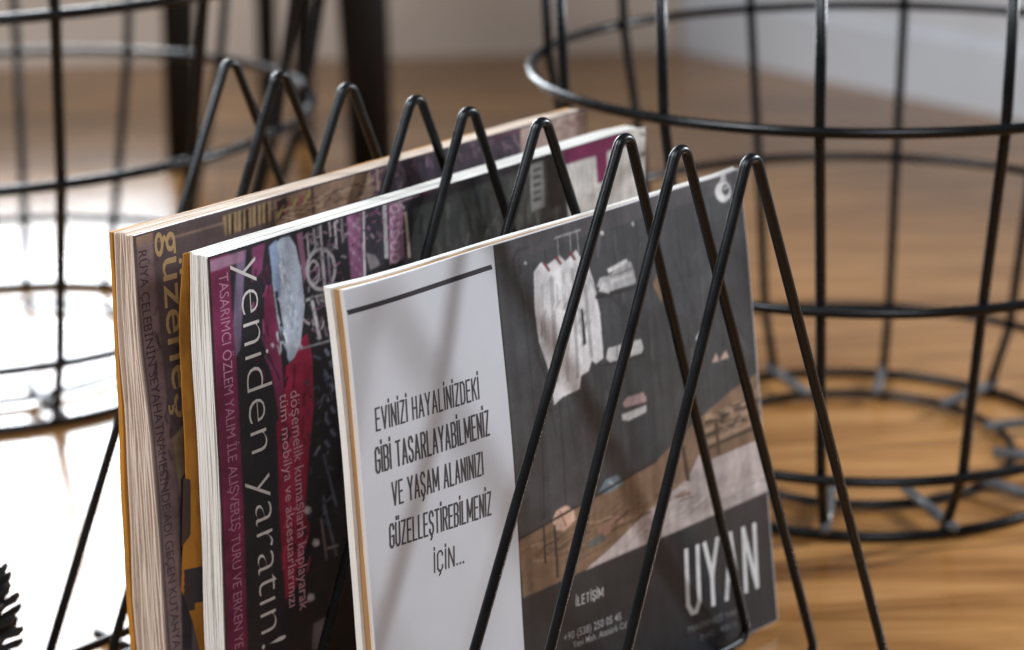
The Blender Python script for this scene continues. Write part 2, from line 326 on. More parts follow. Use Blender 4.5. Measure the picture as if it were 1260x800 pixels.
# printed patches on the three covers: (layer, ink colour, outline in mm: along the cover, up the cover)
PRINT1 = [
 (2,(0.03,0.03,0.04),[(-137.3,248.6),(-45.4,248.7),(-46.2,251.1),(-137.9,250.9)]),
 (3,(0.66,0.65,0.67),[(-17.9,241.2),(-12.9,244.5),(-7.9,242.5),(0.6,245.1),(4.3,241.4),(12.5,245.3),(15.6,240.5),(19.1,239.7),(22.6,227.8),(25.0,210.7),(24.3,187.8),(18.7,186.3),(15.9,188.7),(13.0,184.0),(7.5,182.9),(5.6,176.7),(-6.8,175.8),(-12.9,173.3),(-14.5,191.6),(-19.2,207.1),(-19.8,223.5)]),
 (4,(0.4,0.392,0.4),[(-7.7,236.8),(-10.9,184.4),(-8.1,183.7),(-4.8,236.2)]),
 (4,(0.47,0.461,0.47),[(0.9,236.9),(-3.2,182.4),(-0.9,181.8),(3.2,236.4)]),
 (4,(0.38,0.372,0.38),[(7.4,237.4),(3.9,182.6),(6.2,182.0),(9.8,236.9)]),
 (4,(0.42,0.412,0.42),[(15.3,227.4),(14.9,190.1),(17.2,189.6),(17.7,227.0)]),
 (4,(0.5,0.49,0.5),[(-14.3,234.3),(-15.6,206.2),(-13.9,205.8),(-12.6,233.9)]),
 (5,(0.03,0.03,0.03),[(11.7,215.9),(13.4,215.5),(13.3,198.1),(10.8,197.1)]),
 (5,(0.16,0.02,0.03),[(-11.5,243.7),(-8.0,238.9),(-6.3,239.3),(-9.8,244.2)]),
 (5,(0.16,0.02,0.03),[(-3.2,245.1),(0.4,240.3),(2.1,240.7),(-1.5,245.5)]),
 (5,(0.16,0.02,0.03),[(6.8,245.3),(10.5,240.4),(12.2,240.8),(8.6,245.7)]),
 (3,(0.4,0.4,0.4),[(-1.9,253.8),(17.2,254.1),(17.0,254.8),(-2.1,254.4)]),
 (3,(0.25,0.25,0.25),[(0.0,254.1),(-0.5,243.7),(0.2,243.6),(0.7,253.9)]),
 (3,(0.25,0.25,0.25),[(8.9,254.2),(8.4,243.7),(9.1,243.6),(9.6,254.0)]),
 (3,(0.25,0.25,0.25),[(14.3,254.2),(13.7,243.8),(14.5,243.6),(15.0,254.1)]),
 (3,(0.42,0.42,0.43),[(24.7,224.4),(27.5,227.9),(36.1,227.6),(39.5,230.2),(51.4,230.9),(53.3,225.4),(53.9,219.4),(30.9,219.7)]),
 (4,(0.72,0.72,0.72),[(34.5,228.8),(49.6,230.8),(48.4,232.9),(33.2,230.9)]),
 (4,(0.6,0.6,0.6),[(36.0,223.5),(52.3,223.6),(51.6,225.3),(35.4,225.2)]),
 (5,(0.16,0.16,0.16),[(34.9,226.3),(52.5,226.9),(52.1,227.7),(34.6,227.1)]),
 (4,(0.55,0.55,0.55),[(25.6,221.7),(29.7,225.8),(33.6,222.4),(33.2,218.7)]),
 (3,(0.015,0.015,0.015),[(23.1,218.0),(56.5,216.1),(55.9,218.2),(22.6,220.1)]),
 (3,(0.5,0.5,0.5),[(26.1,187.3),(28.4,191.8),(44.4,191.1),(53.1,190.3),(54.5,185.2),(52.3,183.2),(28.8,184.5)]),
 (4,(0.2,0.2,0.2),[(34.6,191.9),(33.8,184.5),(35.0,184.2),(35.8,191.6)]),
 (4,(0.2,0.2,0.2),[(42.6,191.1),(42.9,183.0),(44.1,182.8),(43.8,190.9)]),
 (3,(0.02,0.02,0.02),[(24.1,183.4),(56.1,180.7),(55.8,182.1),(23.8,184.7)]),
 (3,(0.36,0.25,0.25),[(35.5,161.0),(38.9,163.5),(51.3,162.8),(53.4,159.2),(53.2,157.1),(38.2,156.8)]),
 (3,(0.5,0.48,0.48),[(34.3,155.7),(53.0,155.4),(52.6,152.0),(38.8,151.1),(34.6,152.7)]),
 (4,(0.04,0.03,0.03),[(35.4,156.8),(54.0,155.6),(53.5,157.4),(34.9,158.6)]),
 (3,(0.2,0.12,0.07),[(66.8,215.5),(73.7,224.2),(76.9,218.4),(78.5,210.3),(71.4,205.1)]),
 (3,(0.6,0.6,0.6),[(30.8,250.3),(31.8,248.5),(34.0,248.7),(33.0,250.6)]),
 (3,(0.5,0.5,0.5),[(54.7,249.9),(55.7,248.0),(57.4,248.2),(56.4,250.1)]),
 (3,(0.4,0.4,0.4),[(-24.3,247.1),(-23.3,245.7),(-21.8,246.0),(-22.8,247.4)]),
 (3,(0.025,0.025,0.025),[(-30.7,249.9),(-28.1,253.3),(-29.1,253.8),(-31.7,250.4)]),
 (3,(0.025,0.025,0.025),[(-28.4,253.1),(-18.7,253.4),(-19.0,254.2),(-28.7,253.9)]),
 (3,(0.025,0.025,0.025),[(-31.8,250.2),(-31.1,240.2),(-30.0,240.0),(-30.7,250.1)]),
 (2,(0.2,0.125,0.08),[(-44.3,111.4),(-25.8,115.2),(1.7,116.6),(29.4,121.2),(58.4,124.1),(88.2,135.2),(123.0,144.7),(150.0,149.0),(147.2,80.9),(-42.2,81.7)]),
 (3,(0.14,0.085,0.05),[(-42.4,104.5),(-7.3,111.2),(-7.9,112.1),(-43.0,105.4)]),
 (3,(0.14,0.085,0.05),[(-34.9,101.2),(12.6,108.5),(12.0,109.4),(-35.4,102.1)]),
 (3,(0.14,0.085,0.05),[(-27.2,97.8),(33.0,105.7),(32.4,106.7),(-27.8,98.7)]),
 (3,(0.14,0.085,0.05),[(-19.5,94.4),(53.9,102.9),(53.4,103.8),(-20.0,95.4)]),
 (3,(0.14,0.085,0.05),[(-11.7,91.0),(75.4,100.0),(74.8,101.0),(-12.2,92.0)]),
 (3,(0.14,0.085,0.05),[(-3.9,87.6),(97.4,97.1),(96.8,98.0),(-4.4,88.5)]),
 (3,(0.14,0.085,0.05),[(4.1,84.1),(120.0,94.1),(119.4,95.0),(3.6,85.1)]),
 (3,(0.43,0.37,0.36),[(2.3,81.2),(20.9,87.0),(50.6,99.0),(82.4,107.3),(91.4,117.3),(150.1,115.4),(147.2,80.9)]),
 (4,(0.35,0.29,0.28),[(32.1,83.5),(51.8,92.9),(50.8,93.9),(31.1,84.6)]),
 (4,(0.35,0.29,0.28),[(53.5,84.8),(71.4,95.9),(70.2,96.9),(52.4,85.8)]),
 (4,(0.35,0.29,0.28),[(75.5,86.1),(91.4,99.0),(90.0,99.9),(74.2,87.1)]),
 (4,(0.35,0.29,0.28),[(98.1,87.5),(111.9,102.1),(110.4,103.0),(96.6,88.3)]),
 (4,(0.35,0.29,0.28),[(121.2,88.8),(132.8,105.3),(131.3,106.1),(119.7,89.7)]),
 (4,(0.17,0.1,0.06),[(96.4,137.4),(146.0,139.5),(146.8,129.2),(143.9,111.6),(97.4,112.0),(92.4,126.0)]),
 (5,(0.3,0.2,0.13),[(99.5,134.4),(147.7,135.0),(146.4,137.9),(98.3,137.3)]),
 (5,(0.03,0.025,0.02),[(98.9,131.9),(147.1,132.4),(146.2,134.3),(98.1,133.8)]),
 (5,(0.3,0.2,0.13),[(98.7,127.5),(146.8,127.9),(145.5,130.8),(97.4,130.3)]),
 (5,(0.03,0.025,0.02),[(98.1,124.9),(146.2,125.3),(145.3,127.2),(97.3,126.8)]),
 (5,(0.3,0.2,0.13),[(97.9,120.5),(145.9,120.8),(144.6,123.7),(96.6,123.4)]),
 (5,(0.03,0.025,0.02),[(97.3,117.9),(145.3,118.2),(144.4,120.1),(96.5,119.8)]),
 (5,(0.05,0.03,0.02),[(77.7,126.4),(80.6,105.8),(83.8,105.3),(80.9,125.9)]),
 (6,(0.05,0.03,0.02),[(106.4,131.0),(106.9,112.8),(109.5,112.2),(109.0,130.5)]),
 (4,(0.55,0.36,0.28),[(-19.5,115.4),(-16.2,119.5),(-9.1,119.9),(-3.7,115.6),(-3.0,110.3),(-11.6,106.9),(-17.2,109.5)]),
 (5,(0.25,0.12,0.08),[(-14.4,118.8),(-10.2,108.9),(-9.1,108.9),(-13.4,118.8)]),
 (4,(0.16,0.22,0.27),[(14.0,119.7),(20.0,124.9),(28.6,124.9),(34.1,119.0),(26.6,117.7),(19.2,117.3)]),
 (5,(0.35,0.42,0.46),[(21.8,122.9),(27.4,118.6),(28.4,119.4),(22.8,123.7)]),
 (4,(0.3,0.16,0.12),[(12.6,100.2),(20.1,103.1),(30.0,103.5),(31.9,98.5),(21.8,95.5),(14.5,95.2)]),
 (4,(0.1,0.1,0.09),[(3.8,96.0),(15.9,97.4),(19.1,92.9),(5.7,91.0)]),
 (4,(0.55,0.38,0.32),[(108.2,163.7),(112.1,168.1),(114.2,163.1)]),
 (4,(0.55,0.38,0.32),[(115.0,163.3),(120.2,167.4),(122.4,162.8)]),
 (4,(0.5,0.5,0.5),[(98.3,178.1),(102.7,181.4),(100.6,182.9),(96.2,179.6)]),
 (6,(0.02,0.02,0.02),[(-26.5,115.0),(-26.3,94.4),(-24.9,94.0),(-25.1,114.7)]),
 (6,(0.02,0.02,0.02),[(-18.9,112.6),(-18.3,84.0),(-16.6,83.5),(-17.2,112.2)]),
 (5,(0.015,0.015,0.015),[(-43.3,112.2),(0.4,116.4),(-0.4,117.8),(-44.0,113.5)]),
 (5,(0.02,0.02,0.02),[(0.4,116.4),(58.9,123.4),(58.0,124.8),(-0.4,117.8)]),
 (3,(0.02,0.02,0.02),[(-23.4,167.1),(-25.6,117.3),(-24.5,117.0),(-22.3,166.8)]),
 (3,(0.6,0.6,0.6),[(136.8,249.6),(136.2,247.8),(134.8,246.3),(132.8,245.5),(130.5,245.3),(128.1,245.7),(126.0,246.8),(124.4,248.4),(123.4,250.3),(123.2,252.3),(123.9,254.1),(125.3,255.5),(127.2,256.3),(129.5,256.6),(131.9,256.1),(134.0,255.0),(135.7,253.4),(136.6,251.6)]),
 (4,(0.05,0.05,0.053),[(135.6,250.7),(135.1,249.5),(134.0,248.6),(132.5,248.3),(131.0,248.6),(129.7,249.5),(128.9,250.7),(128.8,252.0),(129.3,253.2),(130.3,254.1),(131.8,254.4),(133.3,254.1),(134.6,253.3),(135.4,252.1)]),
 (3,(0.45,0.45,0.45),[(127.8,255.7),(129.1,259.8),(133.2,259.8),(133.4,255.5)]),
 (5,(0.6,0.6,0.6),[(130.4,251.8),(135.3,252.1),(134.9,253.0),(130.0,252.6)]),
 (2,(0.053,0.053,0.057),[(46.6,188.8),(45.0,161.3),(45.8,161.1),(47.4,188.6)]),
 (2,(0.056,0.056,0.059),[(1.2,240.5),(15.5,217.3),(17.1,217.5),(2.7,240.8)]),
 (2,(0.054,0.054,0.058),[(0.9,191.8),(3.0,170.6),(4.5,170.3),(2.5,191.6)]),
 (2,(0.065,0.065,0.069),[(6.0,199.6),(5.3,184.2),(7.4,183.7),(8.0,199.1)]),
 (2,(0.027,0.027,0.028),[(-4.1,173.4),(-0.9,147.0),(-0.1,146.8),(-3.3,173.2)]),
 (2,(0.051,0.051,0.055),[(65.5,201.8),(70.6,183.5),(72.3,183.4),(67.2,201.8)]),
 (2,(0.063,0.063,0.067),[(82.1,197.4),(76.4,175.1),(77.7,174.7),(83.4,197.0)]),
 (2,(0.067,0.067,0.072),[(34.4,231.9),(39.8,217.3),(41.7,217.3),(36.2,231.9)]),
 (2,(0.027,0.027,0.028),[(31.7,218.2),(56.0,194.0),(57.4,194.6),(33.1,218.8)]),
 (2,(0.023,0.023,0.025),[(12.1,200.7),(5.5,186.3),(6.7,185.8),(13.2,200.3)]),
 (2,(0.028,0.028,0.03),[(95.6,223.0),(95.3,211.8),(97.2,211.5),(97.4,222.7)]),
 (2,(0.072,0.072,0.076),[(-27.6,241.9),(-26.0,228.1),(-24.2,227.8),(-25.9,241.7)]),
 (2,(0.058,0.058,0.062),[(87.8,240.7),(85.8,224.2),(87.3,223.8),(89.4,240.4)]),
 (2,(0.034,0.034,0.036),[(95.1,200.7),(100.9,171.6),(103.1,171.4),(97.2,200.5)]),
 (2,(0.048,0.048,0.051),[(63.0,170.4),(73.2,147.7),(75.2,147.8),(64.9,170.5)]),
 (2,(0.056,0.056,0.06),[(84.8,165.3),(70.5,142.4),(72.0,141.7),(86.4,164.6)]),
 (2,(0.026,0.026,0.028),[(-12.9,223.7),(-17.0,205.3),(-15.4,204.8),(-11.3,223.2)]),
 (2,(0.022,0.022,0.023),[(-18.5,244.8),(-15.8,216.2),(-14.8,216.0),(-17.5,244.7)]),
 (2,(0.053,0.053,0.056),[(78.4,193.5),(92.8,169.1),(94.4,169.3),(80.0,193.7)]),
 (2,(0.073,0.073,0.078),[(41.3,238.6),(42.3,211.9),(44.5,211.6),(43.5,238.3)]),
 (2,(0.079,0.079,0.084),[(-13.0,226.9),(-17.0,211.5),(-15.2,210.9),(-11.2,226.3)]),
 (2,(0.084,0.084,0.09),[(91.7,176.2),(89.9,164.1),(92.0,163.5),(93.8,175.7)]),
 (2,(0.058,0.058,0.062),[(13.4,187.5),(15.7,168.7),(17.8,168.3),(15.5,187.2)]),
 (2,(0.025,0.025,0.026),[(87.0,165.0),(92.0,146.0),(94.2,145.8),(89.3,164.8)]),
 (2,(0.053,0.053,0.057),[(120.7,189.0),(138.6,160.3),(141.0,160.6),(123.0,189.3)]),
 (2,(0.061,0.061,0.065),[(13.7,181.2),(14.5,156.8),(15.9,156.5),(15.1,180.9)]),
 (2,(0.035,0.035,0.038),[(61.3,182.2),(64.2,163.0),(66.3,162.8),(63.3,182.0)]),
 (2,(0.043,0.043,0.046),[(9.4,168.5),(-1.2,148.3),(-0.4,147.9),(10.1,168.1)]),
 (2,(0.027,0.027,0.028),[(84.3,224.0),(97.0,193.3),(98.2,193.3),(85.5,224.1)]),
 (2,(0.051,0.051,0.055),[(88.9,171.4),(88.1,153.5),(89.4,153.2),(90.2,171.1)]),
 (2,(0.07,0.07,0.074),[(-7.2,213.7),(-26.3,192.9),(-25.2,192.2),(-6.1,213.0)]),
 (2,(0.049,0.049,0.052),[(89.4,196.5),(98.2,173.1),(99.3,173.1),(90.6,196.5)]),
 (2,(0.063,0.063,0.067),[(40.3,249.6),(40.2,236.2),(42.6,235.8),(42.8,249.2)]),
 (2,(0.069,0.069,0.074),[(24.3,187.1),(27.6,164.2),(29.0,164.0),(25.6,186.9)]),
 (2,(0.077,0.077,0.082),[(60.3,238.5),(56.2,224.0),(56.9,223.8),(61.0,238.3)]),
 (2,(0.075,0.075,0.08),[(48.4,234.5),(52.9,208.8),(53.7,208.8),(49.2,234.4)]),
 (2,(0.084,0.084,0.09),[(30.0,249.1),(26.3,238.6),(28.2,238.0),(31.8,248.5)]),
 (2,(0.028,0.028,0.03),[(-22.8,203.8),(-14.4,176.9),(-12.4,176.9),(-20.8,203.8)]),
 (2,(0.031,0.031,0.033),[(-17.3,179.0),(-13.2,155.4),(-12.0,155.2),(-16.1,178.9)]),
 (2,(0.024,0.024,0.026),[(-11.9,201.3),(-18.9,193.3),(-18.0,192.7),(-10.9,200.8)]),
 (2,(0.082,0.082,0.088),[(113.7,220.9),(112.4,202.1),(113.4,201.9),(114.7,220.7)]),
 (2,(0.078,0.078,0.083),[(23.7,171.2),(25.1,145.6),(27.2,145.2),(25.7,170.8)]),
 (2,(0.06,0.06,0.064),[(112.8,229.9),(99.6,222.3),(101.5,221.0),(114.6,228.5)]),
 (2,(0.043,0.043,0.046),[(44.6,177.2),(42.1,154.9),(43.3,154.6),(45.8,176.9)]),
 (2,(0.073,0.073,0.078),[(60.8,198.6),(60.0,177.0),(61.7,176.6),(62.5,198.2)]),
 (2,(0.069,0.069,0.074),[(105.7,211.4),(103.8,190.4),(105.3,190.1),(107.2,211.1)]),
 (4,(0.46,0.46,0.479),[(19.7,229.2),(17.7,223.6),(18.8,223.2),(20.8,228.9)]),
 (4,(0.486,0.486,0.506),[(12.9,216.2),(8.5,209.2),(9.6,208.6),(14.1,215.7)]),
 (4,(0.349,0.349,0.368),[(14.8,209.6),(11.6,205.4),(13.0,204.7),(16.2,208.9)]),
 (4,(0.575,0.568,0.583),[(-14.1,226.6),(-14.3,219.0),(-13.3,218.8),(-13.2,226.4)]),
 (4,(0.348,0.348,0.363),[(-2.3,223.7),(-7.8,219.3),(-7.0,218.7),(-1.4,223.1)]),
 (4,(0.894,0.882,0.9),[(-3.4,202.9),(-9.5,196.5),(-8.3,195.8),(-2.2,202.2)]),
 (4,(0.356,0.356,0.371),[(-3.4,231.8),(-4.4,223.1),(-3.6,222.9),(-2.6,231.7)]),
 (4,(0.419,0.419,0.436),[(12.7,203.2),(9.1,197.8),(10.0,197.4),(13.6,202.7)]),
 (4,(0.329,0.329,0.347),[(-16.3,215.5),(-17.5,208.7),(-16.4,208.4),(-15.3,215.2)]),
 (4,(0.405,0.405,0.422),[(9.0,205.5),(11.3,198.9),(11.9,198.9),(9.6,205.5)]),
 (4,(0.435,0.435,0.453),[(-13.0,221.5),(-17.3,214.6),(-16.1,213.9),(-11.7,220.9)]),
 (4,(0.353,0.353,0.373),[(9.0,216.8),(11.2,212.1),(12.6,212.2),(10.4,216.9)]),
 (4,(0.515,0.515,0.536),[(10.7,217.0),(10.4,209.6),(11.7,209.4),(12.0,216.7)]),
 (4,(0.507,0.507,0.528),[(-1.5,219.5),(-0.0,210.9),(1.3,210.8),(-0.2,219.4)]),
 (4,(0.462,0.462,0.482),[(-3.8,232.2),(-2.2,227.6),(-1.4,227.6),(-3.0,232.2)]),
 (4,(0.643,0.635,0.651),[(1.1,231.3),(0.7,225.8),(1.7,225.6),(2.0,231.0)]),
 (4,(0.686,0.677,0.695),[(-14.6,206.5),(-12.6,200.6),(-11.5,200.6),(-13.5,206.5)]),
 (4,(0.742,0.732,0.751),[(-0.9,217.7),(1.4,211.4),(2.8,211.5),(0.5,217.7)]),
 (4,(0.529,0.529,0.551),[(9.9,227.0),(8.0,222.1),(9.4,221.6),(11.3,226.5)]),
 (4,(0.794,0.784,0.804),[(10.1,218.6),(6.2,214.0),(6.9,213.6),(10.8,218.2)]),
 (4,(0.378,0.378,0.393),[(13.0,228.1),(9.1,222.1),(10.3,221.4),(14.3,227.5)]),
 (4,(0.561,0.561,0.585),[(-11.3,210.7),(-14.5,203.6),(-13.7,203.3),(-10.5,210.3)]),
 (4,(0.404,0.404,0.426),[(20.3,228.8),(23.0,220.7),(24.3,220.7),(21.7,228.8)]),
 (4,(0.275,0.275,0.29),[(4.3,223.1),(-0.2,219.1),(0.7,218.5),(5.1,222.5)]),
 (4,(0.701,0.692,0.71),[(-5.5,224.0),(-7.3,219.6),(-6.4,219.2),(-4.7,223.7)]),
 (4,(0.453,0.453,0.472),[(-0.9,206.0),(0.3,197.0),(1.2,196.9),(0.0,205.9)]),
 (4,(0.33,0.33,0.349),[(14.4,214.7),(11.1,211.4),(12.3,210.7),(15.6,214.0)]),
 (4,(0.383,0.383,0.404),[(1.2,205.0),(-0.9,197.6),(0.4,197.2),(2.6,204.6)]),
 (4,(0.831,0.82,0.842),[(7.1,231.2),(5.8,226.6),(6.5,226.4),(7.8,230.9)]),
 (4,(0.74,0.73,0.749),[(-11.1,213.0),(-12.1,205.9),(-10.7,205.5),(-9.6,212.6)]),
 (4,(0.374,0.374,0.389),[(18.2,209.6),(14.5,204.3),(15.3,203.9),(19.0,209.2)]),
 (4,(0.301,0.301,0.318),[(-10.1,204.1),(-8.8,196.6),(-7.9,196.5),(-9.2,204.0)]),
 (4,(0.401,0.401,0.417),[(14.5,199.7),(16.0,193.1),(17.2,193.0),(15.7,199.6)]),
 (4,(0.389,0.389,0.405),[(0.1,212.0),(-1.5,207.8),(-0.1,207.3),(1.6,211.4)]),
 (4,(0.275,0.18,0.12),[(-24.1,95.7),(-19.6,94.6),(-19.6,95.3),(-24.2,96.3)]),
 (4,(0.381,0.25,0.166),[(37.8,97.4),(42.6,97.9),(42.2,98.5),(37.5,98.0)]),
 (4,(0.065,0.041,0.025),[(25.8,99.2),(36.8,103.0),(35.7,104.2),(24.7,100.4)]),
 (4,(0.143,0.082,0.049),[(-6.0,95.6),(-0.1,94.7),(-0.3,95.8),(-6.2,96.6)]),
 (4,(0.253,0.165,0.107),[(62.7,98.0),(69.3,99.6),(68.6,100.5),(62.0,98.9)]),
 (4,(0.136,0.078,0.047),[(-13.6,101.7),(-0.6,102.6),(-1.0,103.5),(-14.1,102.6)]),
 (4,(0.145,0.084,0.05),[(19.6,106.0),(29.9,108.9),(28.9,110.1),(18.6,107.3)]),
 (4,(0.106,0.061,0.037),[(26.2,104.9),(31.2,105.7),(30.7,106.5),(25.8,105.7)]),
 (4,(0.369,0.242,0.162),[(-9.0,95.7),(2.4,95.1),(2.1,96.1),(-9.3,96.6)]),
 (4,(0.144,0.083,0.05),[(17.5,103.4),(30.5,103.0),(30.1,104.2),(17.1,104.6)]),
 (4,(0.248,0.162,0.105),[(-5.5,101.8),(4.5,100.0),(4.4,100.7),(-5.6,102.5)]),
 (4,(0.228,0.149,0.097),[(-11.8,106.1),(-1.8,103.8),(-1.8,104.4),(-11.9,106.7)]),
 (4,(0.116,0.067,0.04),[(39.8,103.2),(45.1,104.6),(44.4,105.5),(39.1,104.1)]),
 (4,(0.279,0.183,0.118),[(11.4,101.3),(19.6,101.1),(19.3,101.8),(11.1,102.0)]),
 (4,(0.06,0.038,0.023),[(-26.1,103.0),(-14.9,103.7),(-15.4,104.7),(-26.6,104.1)]),
 (4,(0.277,0.182,0.121),[(-15.9,99.6),(-7.1,101.8),(-7.8,102.7),(-16.6,100.5)]),
 (4,(0.098,0.057,0.034),[(76.6,98.5),(83.6,98.0),(83.2,99.2),(76.3,99.7)]),
 (4,(0.202,0.132,0.086),[(61.8,106.2),(73.8,106.9),(73.2,108.0),(61.3,107.3)]),
 (4,(0.284,0.186,0.12),[(54.1,98.5),(65.3,96.6),(65.2,97.2),(54.1,99.1)]),
 (4,(0.093,0.054,0.032),[(22.4,95.7),(32.4,96.7),(31.6,98.0),(21.6,97.0)]),
 (4,(0.223,0.145,0.094),[(-5.3,103.7),(6.8,104.0),(6.3,105.2),(-5.9,104.9)]),
 (4,(0.095,0.055,0.033),[(63.7,102.5),(68.7,101.7),(68.5,102.8),(63.5,103.6)]),
 (4,(0.237,0.156,0.104),[(-3.1,102.5),(8.9,105.3),(8.3,106.1),(-3.7,103.4)]),
 (4,(0.07,0.044,0.026),[(-24.0,101.3),(-14.1,97.8),(-14.0,98.6),(-23.9,102.1)]),
 (4,(0.216,0.141,0.091),[(74.6,100.9),(81.9,99.3),(81.9,99.9),(74.6,101.5)]),
 (4,(0.273,0.179,0.116),[(-12.6,95.7),(-2.4,99.1),(-3.3,100.1),(-13.4,96.7)]),
 (4,(0.108,0.062,0.037),[(-13.3,97.8),(-8.2,99.3),(-9.0,100.2),(-14.0,98.8)]),
 (4,(0.082,0.051,0.031),[(74.0,96.4),(84.9,95.9),(84.6,96.8),(73.7,97.3)]),
 (4,(0.101,0.058,0.035),[(-34.1,101.0),(-22.6,99.0),(-22.7,99.7),(-34.2,101.7)]),
 (4,(0.25,0.164,0.109),[(19.4,100.0),(25.3,100.1),(24.8,101.2),(18.9,101.2)]),
 (4,(0.15,0.087,0.052),[(22.5,98.4),(28.4,98.3),(28.0,99.5),(22.0,99.6)]),
 (4,(0.078,0.049,0.029),[(24.2,96.9),(29.5,96.3),(29.2,97.4),(23.9,97.9)]),
 (4,(0.263,0.173,0.115),[(69.4,107.4),(81.8,103.6),(81.9,104.2),(69.5,108.0)]),
 (4,(0.307,0.201,0.134),[(-30.8,104.7),(-17.6,104.7),(-17.8,105.2),(-31.0,105.2)]),
 (4,(0.307,0.202,0.134),[(56.1,99.2),(67.6,100.3),(66.9,101.5),(55.4,100.4)]),
 (4,(0.069,0.043,0.026),[(-2.5,100.3),(8.0,100.1),(7.5,101.2),(-2.9,101.4)]),
 (4,(0.342,0.224,0.15),[(9.5,103.5),(23.7,103.3),(23.2,104.6),(9.0,104.8)]),
 (4,(0.085,0.053,0.032),[(16.8,102.6),(23.4,102.3),(23.1,103.4),(16.4,103.6)]),
 (4,(0.149,0.086,0.052),[(3.7,103.7),(12.9,104.2),(12.5,105.0),(3.3,104.6)]),
 (4,(0.129,0.074,0.045),[(73.3,99.8),(79.8,100.7),(79.3,101.6),(72.8,100.6)]),
 (4,(0.149,0.086,0.051),[(59.0,101.1),(67.2,99.1),(67.2,100.3),(59.0,102.3)]),
 (4,(0.094,0.059,0.035),[(29.3,102.0),(41.4,100.6),(41.2,101.3),(29.1,102.7)]),
 (4,(0.093,0.053,0.032),[(43.0,97.2),(53.4,97.1),(52.9,98.2),(42.6,98.3)]),
 (4,(0.255,0.167,0.108),[(31.5,105.7),(45.0,103.1),(44.9,103.7),(31.5,106.3)]),
 (4,(0.278,0.182,0.121),[(-26.1,98.2),(-17.7,93.9),(-17.5,94.4),(-25.9,98.7)]),
 (4,(0.307,0.201,0.13),[(-34.8,97.8),(-23.0,95.0),(-23.1,96.3),(-34.9,99.1)]),
 (4,(0.333,0.218,0.146),[(-35.7,106.2),(-26.9,105.9),(-27.2,106.9),(-36.0,107.1)]),
 (4,(0.074,0.046,0.028),[(34.7,96.5),(44.8,96.6),(44.3,97.7),(34.2,97.6)]),
 (4,(0.377,0.247,0.165),[(7.3,105.0),(14.1,104.1),(13.9,104.7),(7.2,105.7)]),
 (4,(0.12,0.069,0.041),[(-2.2,103.9),(5.5,105.5),(4.6,106.8),(-3.0,105.2)]),
 (4,(0.084,0.052,0.031),[(27.1,96.7),(40.7,96.4),(40.4,97.2),(26.8,97.5)]),
 (4,(0.093,0.058,0.035),[(55.8,104.3),(66.7,104.0),(66.1,105.4),(55.3,105.6)]),
 (4,(0.363,0.238,0.159),[(68.5,99.8),(84.0,99.6),(83.7,100.4),(68.2,100.5)]),
 (4,(0.129,0.074,0.045),[(-28.5,106.7),(-16.5,106.8),(-16.8,107.6),(-28.9,107.5)]),
 (4,(0.079,0.049,0.029),[(-1.0,105.2),(6.5,104.4),(6.3,105.2),(-1.2,106.0)]),
 (4,(0.289,0.189,0.122),[(48.1,98.1),(60.2,101.1),(59.4,102.2),(47.3,99.2)]),
 (4,(0.101,0.058,0.035),[(-31.4,99.3),(-24.8,102.9),(-25.7,103.8),(-32.4,100.2)]),
 (4,(0.154,0.089,0.053),[(-8.9,99.9),(-0.8,100.9),(-1.2,101.5),(-9.2,100.5)]),
 (4,(0.21,0.137,0.089),[(36.7,100.3),(43.2,101.6),(42.6,102.5),(36.0,101.2)]),
 (4,(0.068,0.042,0.025),[(71.3,99.5),(77.6,98.2),(77.5,99.3),(71.2,100.6)]),
 (5,(0.419,0.349,0.338),[(61.3,87.1),(69.3,86.9),(68.9,87.7),(60.9,87.9)]),
 (5,(0.25,0.2,0.192),[(40.6,90.1),(51.4,87.2),(51.4,87.8),(40.6,90.8)]),
 (5,(0.304,0.243,0.233),[(91.0,89.0),(101.6,93.0),(100.7,94.0),(90.1,90.0)]),
 (5,(0.317,0.264,0.255),[(56.9,86.5),(68.8,85.4),(68.5,86.1),(56.7,87.3)]),
 (5,(0.273,0.227,0.22),[(70.8,89.3),(78.8,89.0),(78.5,89.8),(70.4,90.1)]),
 (5,(0.593,0.522,0.51),[(106.3,85.7),(119.5,90.3),(118.8,91.1),(105.6,86.4)]),
 (5,(0.252,0.202,0.193),[(50.6,89.2),(55.2,91.5),(54.4,92.3),(49.9,90.0)]),
 (5,(0.4,0.352,0.344),[(69.4,87.5),(83.9,84.4),(83.9,85.6),(69.3,88.7)]),
 (5,(0.328,0.273,0.264),[(91.6,85.7),(102.5,87.9),(101.8,88.7),(90.9,86.5)]),
 (5,(0.478,0.42,0.411),[(47.0,89.1),(51.6,91.7),(50.4,92.8),(45.8,90.2)]),
 (5,(0.598,0.527,0.515),[(112.3,87.7),(123.5,84.8),(123.6,85.8),(112.4,88.8)]),
 (5,(0.587,0.517,0.505),[(124.0,87.6),(138.4,85.6),(138.2,86.7),(123.7,88.7)]),
 (5,(0.582,0.512,0.501),[(129.1,86.5),(142.7,87.3),(142.1,88.3),(128.6,87.6)]),
 (5,(0.301,0.241,0.231),[(43.5,86.7),(56.8,88.3),(56.4,88.9),(43.2,87.3)]),
 (5,(0.371,0.309,0.299),[(139.3,88.2),(154.8,87.3),(154.3,88.6),(138.8,89.5)]),
 (5,(0.274,0.229,0.221),[(110.0,88.9),(116.8,89.0),(116.5,89.8),(109.6,89.6)]),
 (5,(0.296,0.237,0.227),[(52.3,86.7),(64.4,89.2),(63.9,89.8),(51.8,87.4)]),
 (5,(0.486,0.428,0.418),[(68.5,89.3),(79.9,91.3),(79.1,92.5),(67.7,90.5)]),
 (5,(0.483,0.425,0.416),[(117.0,86.7),(134.3,82.9),(134.3,83.6),(116.9,87.5)]),
